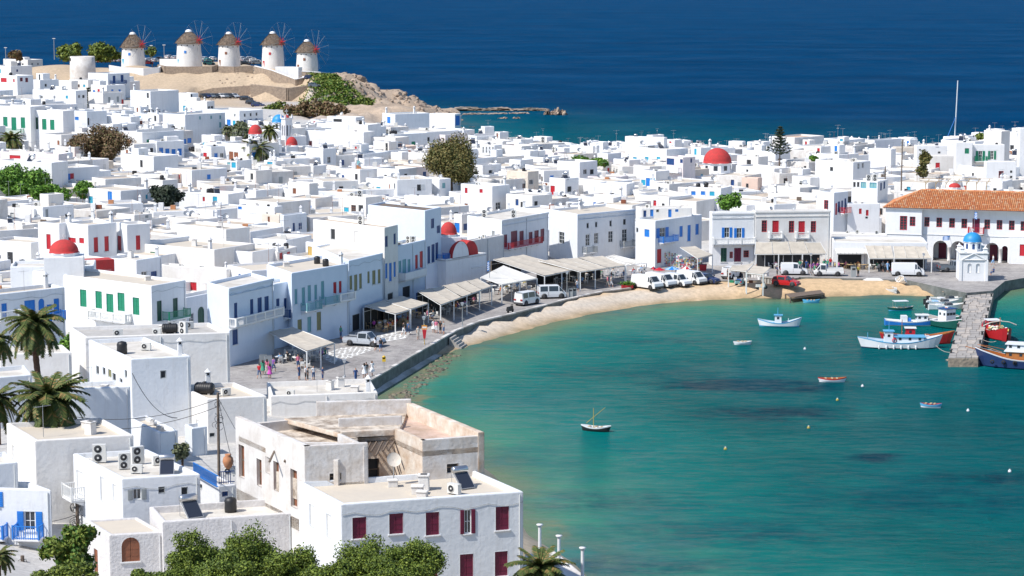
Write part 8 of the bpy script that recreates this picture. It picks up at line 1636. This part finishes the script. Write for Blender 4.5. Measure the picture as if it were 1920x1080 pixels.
# ---------------------------------------------------------------- people
def body_proto(pose):
    J = dict(pel=(0, 0, .93), che=(0, 0, 1.28), nec=(0, .0, 1.47), hea=(0, -.02, 1.60), top=(0, -.01, 1.70))
    def arm(s, fwd): return [(s * .17, 0, 1.42), (s * .23, .01, 1.16 if not fwd else 1.17), (s * .23, -.06 - fwd * .2, .93 + fwd * .14), (s * .22, -.09 - fwd * .28, .85 + fwd * .2)]
    if pose == 'stand': legs = [[(s * .09, 0, .9), (s * .10, -.01, .5), (s * .10, .01, .09), (s * .11, -.13, .04)] for s in (-1, 1)]; arms = [arm(-1, 0), arm(1, .3)]
    elif pose == 'walk': legs = [[(-.09, 0, .9), (-.10, -.18, .52), (-.10, -.24, .1), (-.1, -.36, .06)], [(.09, 0, .9), (.10, .08, .5), (.10, .30, .14), (.1, .24, .04)]]; arms = [[(-.17, 0, 1.42), (-.23, .1, 1.17), (-.22, .12, .95), (-.21, .08, .87)], [(.17, 0, 1.42), (.23, -.08, 1.17), (.22, -.22, .98), (.21, -.26, .91)]]
    else:
        dz = -.43; J = {k: (v[0], v[1], v[2] + dz) for k, v in J.items()}; legs = [[(s * .09, 0, .5), (s * .12, -.42, .5), (s * .12, -.42, .1), (s * .12, -.54, .05)] for s in (-1, 1)]; arms = [[(s * .17, 0, .99), (s * .23, -.05, .75), (s * .18, -.28, .72), (s * .15, -.36, .74)] for s in (-1, 1)]
    v = []; e = []; rr = []
    def add(p, r, par=None):
        v.append(p); rr.append(r); i = len(v) - 1
        if par is not None: e.append((par, i))
        return i
    a = add(J['pel'], (.16, .11)); b = add(J['che'], (.18, .12), a); c = add(J['nec'], (.065, .065), b); d = add(J['hea'], (.095, .105), c); add(J['top'], (.07, .08), d)
    for L_ in legs:
        p = a
        for k, q in enumerate(L_): p = add(q, [(.105, .105), (.07, .07), (.045, .05), (.045, .035)][k], p)
    for L_ in arms:
        p = b
        for k, q in enumerate(L_): p = add(q, [(.07, .07), (.045, .045), (.035, .035), (.035, .022)][k], p)
    me = bpy.data.meshes.new('body_' + pose); me.from_pydata(v, e, []); o = bpy.data.objects.new('tmp', me); C.objects.link(o); sk = o.modifiers.new('s', 'SKIN'); sk.use_smooth_shade = True
    for i, r_ in enumerate(rr): me.skin_vertices[0].data[i].radius = r_
    me.skin_vertices[0].data[0].use_root = True; sb = o.modifiers.new('b', 'SUBSURF'); sb.levels = 1; dg = bpy.context.evaluated_depsgraph_get(); out = bpy.data.meshes.new_from_object(o.evaluated_get(dg)); bpy.data.objects.remove(o); dz = -.43 if pose == 'sit' else 0
    out.materials.clear()
    for m in (SKIN, W1, PT['n'], HAIR): out.materials.append(m)
    for f in out.polygons:
        c = f.center; z = c.z - dz; mi = 0
        if z > 1.63 or (z > 1.52 and c.y > .02): mi = 3
        elif z > 1.44 and abs(c.x) < .1: mi = 0
        elif pose == 'sit':
            if z > 1.0: mi = 1 if not (abs(c.x) > .13 and c.y < -.16) else 0
            else: mi = 2 if c.z > .3 else 0
        elif z > 1.0 and abs(c.x) < .20 or (z > 1.2): mi = 1
        elif abs(c.x) >= .185 and z > .7: mi = 0
        elif z > .42: mi = 2
        elif z < .08: mi = 3
        f.material_index = mi
    return out
BD = {k: body_proto(k) for k in ('stand', 'walk', 'sit')}
CL = {'white': W1, 'red': PT['r'], 'pink': mat('cloth_pink', (.65, .18, .28), .8), 'black': BLACK, 'navy': PT['n'], 'blue': PT['l'], 'green': mat('cloth_green', (.05, .3, .18), .8), 'purple': mat('cloth_purple', (.25, .10, .35), .8), 'yellow': mat('cloth_yellow', (.65, .5, .08), .8), 'grey': PT['e'], 'beige': CRM, 'orange': mat('cloth_orange', (.7, .22, .06), .8), 'denim': mat('cloth_denim', (.06, .12, .25), .8), 'magenta': mat('cloth_magenta', (.55, .08, .4), .8)}
def person(x, y, top, bottom, label, pose='stand', rz=0, h=QH, sc=1.0):
    p = PG(x, y); r = empty('person', p, rd(rz), label, 'person'); o = obj('body', BD[pose], r, scale=(sc, sc, sc))
    for i, m in ((1, CL[top]), (2, CL[bottom])): o.material_slots[i].link = 'OBJECT'; o.material_slots[i].material = m
    if label.find('long hair') >= 0 or label.startswith('woman'):
        m_ = MB(); m_.lathe([(.0, -.24), (.10, -.2), (.12, -.05), (.10, .1), (0, .14)], 8, HAIR, c=(0, .05, 1.58 - (.43 if pose == 'sit' else 0))); obj('hair', m_, r, scale=(sc, sc, sc))
    if 'dress' in label:
        m_ = MB(); m_.lathe([(.15, 1.0), (.2, .85), (.3, .55)], 10, CL[bottom]); obj('dress_skirt', m_, r, scale=(sc, sc, sc))
    return r
PEO = [(486, 710, 'red', 'denim', 'person in a red shirt at the left end of the group by the blackboards', 'walk', 160), (493, 703, 'green', 'green', 'woman in a green dress behind the person in red', 'stand', 180), (501, 701, 'pink', 'beige', 'woman in a pink top walking in the group by the blackboards', 'walk', 170), (506, 710, 'magenta', 'magenta', 'woman in a magenta dress in front of the group by the blackboards', 'stand', 200), (513, 698, 'purple', 'denim', 'person in a purple shirt at the right of the group by the blackboards', 'walk', 150),
 (559, 692, 'pink', 'denim', 'woman in a pink top standing at the canopy edge', 'stand', 20), (561, 712, 'denim', 'denim', 'person in dark blue behind the waterside roof wall, leftmost', 'stand', 60), (573, 714, 'white', 'black', 'person in white behind the waterside roof wall', 'stand', 90), (577, 718, 'black', 'black', 'person in dark red brown clothes behind the waterside roof wall', 'stand', 100), (588, 714, 'white', 'denim', 'person in a white shirt near the middle of the waterside roof wall', 'stand', 30), (605, 716, 'navy', 'navy', 'person in grey blue near the lamp post behind the roof wall', 'stand', 80),
 (667, 718, 'navy', 'navy', 'man in a blue coat walking alone beside the roof corner', 'walk', 20), (683, 709, 'white', 'white', 'woman in a white dress at the left of a pair near the sea wall', 'stand', 200), (687, 707, 'black', 'grey', 'person in patterned black behind the woman in white near the sea wall', 'stand', 190), (698, 705, 'white', 'white', 'woman in a pale dress walking away near the sea wall', 'walk', 30),
 (704, 658, 'white', 'black', 'woman in a white blouse at the front of the silver pickup', 'walk', 190), (714, 660, 'black', 'denim', 'man in black and jeans beside the silver pickup', 'walk', 180), (757, 629, 'black', 'white', 'person in black with white shorts right of the cafe tables', 'walk', 140), (765, 628, 'denim', 'denim', 'person in jeans and blue jacket right of the cafe tables', 'walk', 140), (784, 637, 'beige', 'beige', 'person in beige left of the lifebuoy sign', 'stand', 30),
 (813, 624, 'white', 'white', 'woman in a long white dress in the group right of the lifebuoy sign', 'stand', 30), (818, 625, 'pink', 'white', 'person in a pink top in the group right of the lifebuoy sign', 'stand', 350), (826, 626, 'black', 'black', 'person in black in the group right of the lifebuoy sign', 'stand', 320), (832, 627, 'grey', 'denim', 'person in grey at the right end of the group near the lifebuoy sign', 'stand', 300), (802, 598, 'pink', 'beige', 'person in pink sitting at a sunlit table', 'sit', 60), (1082, 546, 'white', 'denim', 'man in a white shirt walking in front of the broad awnings', 'walk', 60), (1139, 539, 'pink', 'beige', 'person in a bright pink shirt near the red planter', 'walk', 100), (1146, 539, 'beige', 'white', 'person in pale clothes beside the one in bright pink', 'walk', 90),
 (626, 632, 'blue', 'denim', 'man in a light blue shirt in the shade behind the pickup', 'stand', 100), (639, 636, 'green', 'denim', 'person in green in the shade behind the pickup', 'stand', 60), (654, 622, 'white', 'purple', 'person in a white and purple top in the shop shade', 'stand', 20), (672, 612, 'white', 'beige', 'person in white standing left of the cafe posts', 'stand', 20),
 (712, 618, 'white', 'white', 'person in white sitting at the front cafe table', 'sit', 40), (722, 614, 'white', 'denim', 'second person in white sitting at the cafe tables', 'sit', 200), (735, 618, 'orange', 'beige', 'person in orange sitting at the cafe tables', 'sit', 100), (700, 610, 'grey', 'black', 'person in grey sitting in the shade of the cafe', 'sit', 160), (748, 606, 'blue', 'navy', 'person in blue sitting deep under the cafe awning', 'sit', 20),
 (1364, 525, 'black', 'black', 'fisherman in black at the left of the market stall', 'stand', 90), (1377, 522, 'green', 'navy', 'man in a bright green shirt at the market stall', 'stand', 0), (1390, 516, 'navy', 'denim', 'man in dark blue in the shade of the market stall', 'stand', 30), (1457, 519, 'navy', 'black', 'man in navy leaning by the right stall sheet', 'stand', 70), (1418, 516, 'black', 'denim', 'man in black behind the stone counter', 'stand', 10),
 (1609, 519, 'yellow', 'black', 'man in a yellow vest beside the dark litter bin', 'stand', 30), (1605, 496, 'white', 'white', 'waiter in white under the scalloped awning', 'stand', 10), (1664, 511, 'blue', 'blue', 'person in pale blue before the middle restaurant awning', 'walk', 30), (1655, 510, 'grey', 'black', 'person in grey before the middle restaurant awning', 'walk', 30), (1708, 516, 'red', 'black', 'person standing in the open side of the white van', 'stand', 20), (1721, 518, 'blue', 'blue', 'person in bright blue at the nose of the white van', 'stand', 330), (1863, 516, 'navy', 'navy', 'person in dark clothes sitting in the shade of the chapel', 'sit', 280), (1862, 498, 'white', 'blue', 'person in white and blue behind the chapel', 'walk', 280),
 (1300, 509, 'white', 'denim', 'shopper in white among the souvenir racks', 'stand', 20), (1242, 497, 'red', 'denim', 'person in red in the souvenir shop doorway', 'stand', 10)]
for t in PEO: person(t[0], t[1], t[2], t[3], t[4], t[5], t[6] + 180 if False else t[6], sc=1.0)
cols = list(CL)
rs_ = random.Random(8)
for x, y, a, tn, where in SIT:
    for j in range(rs_.choice([0, 1, 1, 2])): b = a + j * math.pi / 2; q = P(x, y, QH) + Vector((.66 * math.sin(b), -.66 * math.cos(b), 0)); px_ = proj(q); c_ = rs_.choice(cols); person(px_[0], px_[1], c_, rs_.choice(['denim', 'black', 'beige']), f'customer in {c_} top, {"front" if j == 0 else "side"} of {tn} table {where}', 'sit', math.degrees(b) + 180)
rr_ = random.Random(3); crowd = [(1505 + 7.5 * i + rr_.uniform(-2, 2), 505 + rr_.uniform(-3, 7)) for i in range(10)] + [(1520, 514), (1527, 517), (1533, 512), (1500, 508), (1546, 505), (1557, 504), (1566, 502)]
for k, (x, y) in enumerate(crowd):
    a, b = rr_.choice(cols), rr_.choice(['denim', 'black', 'beige', 'white', 'navy', 'grey']); person(x, y, a, b, f'person in {a} top and {b} trousers in crowd beside the flatbed truck', rr_.choice(['stand', 'walk']), rr_.uniform(0, 360), sc=rr_.uniform(.93, 1.04))
# ---------------------------------------------------------------- further houses filling the lanes of the town
bpy.context.view_layer.update()
sky_px = [(-50, 120), (0, 118), (60, 122), (180, 150), (240, 160), (330, 168), (480, 205), (560, 225), (700, 214), (805, 212), (862, 236), (900, 250), (1000, 262), (1100, 272), (1170, 268), (1260, 266), (1380, 276), (1450, 272), (1560, 268), (1690, 268), (1760, 270), (1850, 255), (1920, 250), (2100, 250)]
def skyline(x):
    for (a, b), (c, d) in zip(sky_px[:-1], sky_px[1:]):
        if a <= x <= c: return b + (d - b) * (x - a) / (c - a)
    return 300
occ = [(h['c'][0], h['c'][1], h['r']) for h in HOUSES]
zone = [P(x, y, 4) for x, y in ((-60, 620), (-60, 200), (60, 185), (340, 205), (470, 225), (640, 235), (800, 245), (860, 262))]
zone = [(p.x, p.y) for p in zone[:1]] + [(-190, 705), (-128, 705), (-112, 690), (-95, 660)] + [(p.x, p.y) for p in zone[3:]] + [(-12, 548), (150, 540), (150, 392), (60, 379), (20, 373), (-2, 357), (-13, 333), (-23, 300), (-33, 277), (-45, 264), (-60, 260)]
rf = random.Random(11); nf = 0; cand = []
y = 545
while y > 235:
    x = -175 + rf.uniform(0, 8)
    while x < 150: cand.append((x + rf.uniform(-2.5, 2.5), y + rf.uniform(-3, 3))); x += rf.uniform(7.5, 11)
    y -= 8.5
cand += [(x + rf.uniform(-2, 2), y + rf.uniform(-3, 3)) for y in range(560, 705, 9) for x in range(-180, -20, 8)]
prot = [(a, b, d, w_, h_) for a, b, d, w_, h_ in PROTECT]
NEAR_OK = []
for (x, y) in cand:
    if nf >= 190: break
    if not inpoly(np.array([x]), np.array([y]), zone)[0]: continue
    px = proj((x, y, 6))
    if px[0] < -70 or px[0] > 2000: continue
    g = T(x, y); d, _s = coast(np.array([x]), np.array([y]))
    if d[0] < 4 or g > 17.4: continue
    wr, wl = rf.uniform(5, 12), rf.uniform(5, 10); rad = math.hypot(wr, wl) / 2
    if any((x - a) ** 2 + (y - b) ** 2 < ((rad + r_) * .5) ** 2 for a, b, r_ in occ): continue
    k = rf.choice([3.6, 4.2, 5.0, 5.8, 6.4, 7.0, 7.6]); ok = False
    while k >= 2.6:
        top = g + k; tx, ty, td = proj((x, y, top)); s = F / td; hw = (wr + wl) * .42 * s
        bad = ty < skyline(tx) or any(pd > td + 2 and abs(a - tx) < hw + w_ / 2 and b + h_ / 2 > ty - 3 and b - h_ / 2 < ty + 45 for a, b, pd, w_, h_ in prot)
        if not bad: ok = True; break
        k -= .6
    if not ok: continue
    th = rf.choice([30, 38, 45, 52, 58]) + rf.uniform(-5, 5); t_ = rd(th); dR = Vector((math.cos(t_), math.sin(t_))); dL = Vector((-dR.y, dR.x)); c0 = Vector((x, y)) - dR * wr / 2 - dL * wl / 2
    A = (c0.x, c0.y, top); cx_, cy_, _ = proj(A); rx = proj((c0.x + dR.x * wr, c0.y + dR.y * wr, top))[0]; lx = proj((c0.x + dL.x * wl, c0.y + dL.y * wl, top))[0]
    def wins(xa, xb, side):
        out = ''; wpx = abs(xb - xa); hp = k * s
        if wpx < 9 or rf.random() < .12: return ''
        n = min(4, int(wpx / 10)); c = rf.choice('bbbkkrgtcdfo' if side else 'bbbkkrdcto'); c = {'f': 'fr'}.get(c, c)
        for i in range(rf.randint(1, max(1, n))):
            xx = min(xa, xb) + wpx * (i + .7) / (n + .4); door = rf.random() < .25; hh = (1.9 if door else 1.1) * s * .95; yy = cy_ + s * (1.4 + hh / s / 2 + rf.uniform(-.1, .3)) ; out += f'{c}{xx:.1f},{yy:.1f},{.85 * s:.1f},{hh:.1f} '
        return out
    roofc = rf.choices([0, 1, 2, 3, TERRA], [4, 6, 1.2, .8, .15])[0]; wmc = rf.choices(['1', '2', '3', '4', 'c', 'p', 's'], [6, 4, 2.5, 1, .5, .3, .12])[0]
    n0 = len(HOUSES)
    house(f'{cx_:.2f},{cy_:.2f},{lx:.2f},{rx:.2f},{top:.3f},{th:.2f}', wins(lx, cx_, 0), wins(cx_, rx, 1), wmc, roofc, 'auto', None, par=rf.uniform(.2, .55), jumble=True, name='white_house' if wmc in '1234' else 'cream_house' if wmc != 's' else 'salmon_house')
    HOUSES[-1]['fill'] = True; occ.append((x, y, rad)); nf += 1
# the smallest and lowest outbuildings between the houses, past the three hundredth house, as one mass
mb = MB(); nl = 0; rooms = 0
y = 548
while y > 236:
    x = -180 + rf.uniform(0, 5)
    while x < 152:
        X, Y_ = x + rf.uniform(-1.5, 1.5), y + rf.uniform(-1.5, 1.5); x += 6.6
        if not inpoly(np.array([X]), np.array([Y_]), zone)[0] or any((X - a) ** 2 + (Y_ - b) ** 2 < (r_ * .55 + 1.2) ** 2 for a, b, r_ in occ): continue
        g = T(X, Y_); d, _s = coast(np.array([X]), np.array([Y_])); k = rf.choice([2.8, 3.2, 3.4, 4.0, 4.6, 5.4, 6.0]) + rf.uniform(-.2, .2)
        if d[0] < 5 or g > 16.5: continue
        tx, ty, td = proj((X, Y_, g + k)); s = F / td
        if ty < skyline(tx) or tx < -60 or tx > 1990: continue
        while k > 1.2 and any(pd > td + 1 and abs(a - tx) < 3.4 * s + w_ / 2 and b + h_ / 2 > ty - 2 and b - h_ / 2 < ty + 40 for a, b, pd, w_, h_ in prot): k -= .5; ty = proj((X, Y_, g + k))[1]
        th = rf.choice([25, 35, 45, 58]) + rf.uniform(-8, 8); q = Matrix.Rotation(rd(th), 2); w2, l2 = rf.uniform(2.4, 4.6), rf.uniform(2.4, 4.6); poly = [tuple(Vector((X, Y_)) + q @ Vector(c_)) for c_ in ((-w2, -l2), (w2, -l2), (w2, l2), (-w2, l2))]; z1 = g + k; mw = rf.choices([W1, W2, W3, W4, CRM, PNK], [6, 4, 2, 1.5, .35, .3])[0]; zc = z1 - g + .5
        hs = {}
        if rf.random() < .75: u = rf.uniform(.6, 2 * l2 - 1.2); hs = {3: [(u, u + .7, g + k - 1.9, g + k - .8, False)]}; 
        n0 = len(mb.f); E, zr = shell(mb, poly, g - 1, z1, mw, None, hs, rf.uniform(.15, .4), .2); mb.prism(E, zr - .1, zr, rf.choices(RR + [TERRA], [5, 4, 1.2, .6, .1])[0])
        if hs: c_ = [tuple(Vector((X, Y_)) + q @ Vector(e)) for e in ((-w2 + .14, l2 - u), (-w2 + .14, l2 - u - .7))]; mb.face([(*c_[0], g + k - 1.9), (*c_[1], g + k - 1.9), (*c_[1], g + k - .8), (*c_[0], g + k - .8)], PT[rf.choice('bkkkorteddn')])
        for _q in range(rf.choice([0, 1, 1, 2])): u = rf.uniform(-w2 + .3, w2 - 1.2); hh = rf.choice([.9, 1.1, 1.9]); T3 = Matrix.Translation((X, Y_, 0)) @ Matrix.Rotation(rd(th), 4, 'Z'); mb.box(u, u + .75, -l2 - .03, -l2 + .02, g + k - 1.0 - hh, g + k - 1.0, PT[rf.choice('bkkkorteddn')], T3)
        u = rf.uniform(-l2 + .3, l2 - 1.1); T3 = Matrix.Translation((X, Y_, 0)) @ Matrix.Rotation(rd(th), 4, 'Z'); mb.box(-w2 - .03, -w2 + .02, u, u + .6, g + k - 2.1, g + k - 1.2, PT[rf.choice('bkkkoedn')], T3)
        if rf.random() < .5: e = q @ Vector((rf.uniform(-1.5, 1.5), rf.uniform(-1.5, 1.5))); mb.box(X + e.x - .4, X + e.x + .4, Y_ + e.y - .4, Y_ + e.y + .4, zr, zr + rf.uniform(.5, 1.3), rf.choice([W1, W2, ACW]))
        if rf.random() < .5: e = q @ Vector((rf.uniform(-1.8, 1.8), rf.uniform(-1.8, 1.8))); hh = rf.uniform(1.5, 3.5); mb.tube((X + e.x, Y_ + e.y, zr), (X + e.x, Y_ + e.y, zr + hh), .03, .02, 3, RUST if rf.random() < .5 else METAL); mb.tube((X + e.x - .5, Y_ + e.y, zr + hh), (X + e.x + .5, Y_ + e.y + .3, zr + hh), .02, .02, 3, METAL)
        if rf.random() < .25: e = q @ Vector((rf.uniform(-1.5, 1.5), rf.uniform(-1.5, 1.5))); mb.lathe([(0, 0), (.3, .05), (.5, .2)], 8, METAL, T=Matrix.Translation((X + e.x, Y_ + e.y, zr + .8)) @ Matrix.Rotation(rd(60), 4, 'X'))
        if rf.random() < .3: e = q @ Vector((rf.uniform(-1.5, 1.5), rf.uniform(-1.5, 1.5))); mb.box(X + e.x - .3, X + e.x + .5, Y_ + e.y - .3, Y_ + e.y + .3, zr, zr + rf.uniform(.3, .8), rf.choice([BLACK, RUST, SOLAR, TERRA, WOOD]))
        if rf.random() < .3: e = q @ Vector((rf.choice([-1, 1]) * (w2 - .4), rf.choice([-1, 1]) * (l2 - .4))); mb.taper(X + e.x, Y_ + e.y, zr, zr + 1.3, .25, .25, .2, .2, W1); mb.taper(X + e.x, Y_ + e.y, zr + 1.3, zr + 1.7, .28, .28, .04, .04, W1)
        nl += 1
    y -= 7.2
obj('low_outbuildings', mb, kind='stuff', label='jumble of low white outbuildings and walled yards filling the town')
print(f'fill {nf} low {nl} hand {len([h for h in HOUSES if not h.get("skip") and not h["fill"]])}')
# ---------------------------------------------------------------- labels of the houses without a written one
LMK = [('the first thatched windmill', 250, 100), ('the middle windmill', 430, 100), ('the upper car park', 470, 185), ('the brown bush row', 600, 215), ('the bell tower', 540, 240), ('the upper town red dome', 478, 243), ('the blue dome', 523, 222), ('the rusty brown tree', 190, 266), ('the left edge green tree', 45, 345),
       ('the dark low tree', 315, 366), ('the big olive tree', 846, 290), ('the largest red dome', 1345, 292), ('the norfolk pine on the skyline', 1463, 258), ('the yacht mast', 1790, 230), ('the orange tiled roof', 1780, 370), ('the low red dome', 120, 462), ('the green shutter mansion', 200, 560), ('the yellow door house', 600, 470),
       ('the tallest seafront building', 790, 420), ('the barrel roofed chapel', 870, 465), ('the burgundy balcony house', 975, 430), ('the pale attic house', 1130, 420), ('the souvenir shop', 1270, 450), ('the balustraded house', 1375, 430), ('the rocky inlet', 880, 235), ('the reed screen creepers', 1110, 300), ('the pink house with dark blue openings', 1275, 310), ('the faded orange roof', 970, 275), ('the sky blue windowed house', 490, 388), ('the turquoise shuttered house', 220, 365)]
NUM = {1: 'one', 2: 'two', 3: 'three', 4: 'four', 5: 'five', 6: 'six', 7: 'seven', 8: 'eight'}
def rel(h, l):
    dx, dy = h['px'] - l[1], h['py'] - l[2]
    if abs(dx) > 1.6 * abs(dy): return ('right of ' if dx > 0 else 'left of ') + l[0]
    return ('below ' if dy > 0 else 'above ') + l[0]
used = {}; ORDX = ['nearer the sea', 'nearer the hill', 'among lower roofs', 'among higher roofs']
for h in HOUSES:
    if h.get('skip'): continue
    if h['label']: tag(h['o'], h['label'], h['cat']); used[h['label']] = h; continue
    wm = {'1': 'white', '2': 'off white', '3': 'white', '4': 'stained', 'c': 'cream', 'p': 'pale pink', 's': 'salmon'}.get(h['wm'], 'white'); sz = 'small' if h['w'] * h['l'] < 32 else ('large' if h['w'] * h['l'] > 70 else 'mid sized')
    ws = [w_[0] for w_ in h['wins']]; wt = ''
    if ws: c = max(set(ws), key=ws.count); wt = f' with {NUM.get(ws.count(c), "many")} {CNW.get(c[-1], "dark")} opening{"s" if ws.count(c) > 1 else ""}'
    eq = EQN[h['eq'][0]] if h['eq'] else ''
    near = sorted(LMK, key=lambda l: (l[1] - h['px']) ** 2 + ((l[2] - h['py']) * 1.5) ** 2)
    opts = []
    for l in near[:6]:
        r1 = rel(h, l)
        opts.append(f'{sz} {wm} house{wt} {r1}'); 
        if eq: opts.append(f'{sz} {wm} house{wt}{" and" if wt else " with"} {eq} {r1}')
    opts.sort(key=lambda s: (near.index(next(l for l in near if s.endswith(l[0]))) // 2))
    pick = next((s for s in opts if s not in used and len(s.split()) <= 16), None)
    if pick is None: pick = f'{sz} {wm} house{wt} {rel(h, near[0])}, {ORDX[len(used) % 4]}'
    used[pick] = h; tag(h['o'], pick, 'house')
for h in HOUSES:
    if not h.get('skip'): h['o']['group'] = 'flat roofed cubic houses of the town'
# label of everything parked in alike groups: differentiate by neighbours
seen = {}
for o in C.objects:
    if o.parent is None and 'label' in o: seen.setdefault(o['label'], []).append(o)
ORD = ['leftmost', 'second', 'third', 'fourth', 'fifth', 'sixth', 'seventh', 'eighth', 'ninth', 'tenth']
for lab, os_ in seen.items():
    if len(os_) > 1 and os_[0].get('category') in ('car', 'person', 'house'):
        os_.sort(key=lambda o: proj(o.location)[0])
        for i, o in enumerate(os_): o['label'] = (ORD[i] if i < 10 else 'farther') + (' ' if i == 0 else ' from left, ') + lab
print('OKINFO houses', len([h for h in HOUSES if not h.get('skip')]), 'fill', nf, 'objects', len(C.objects))
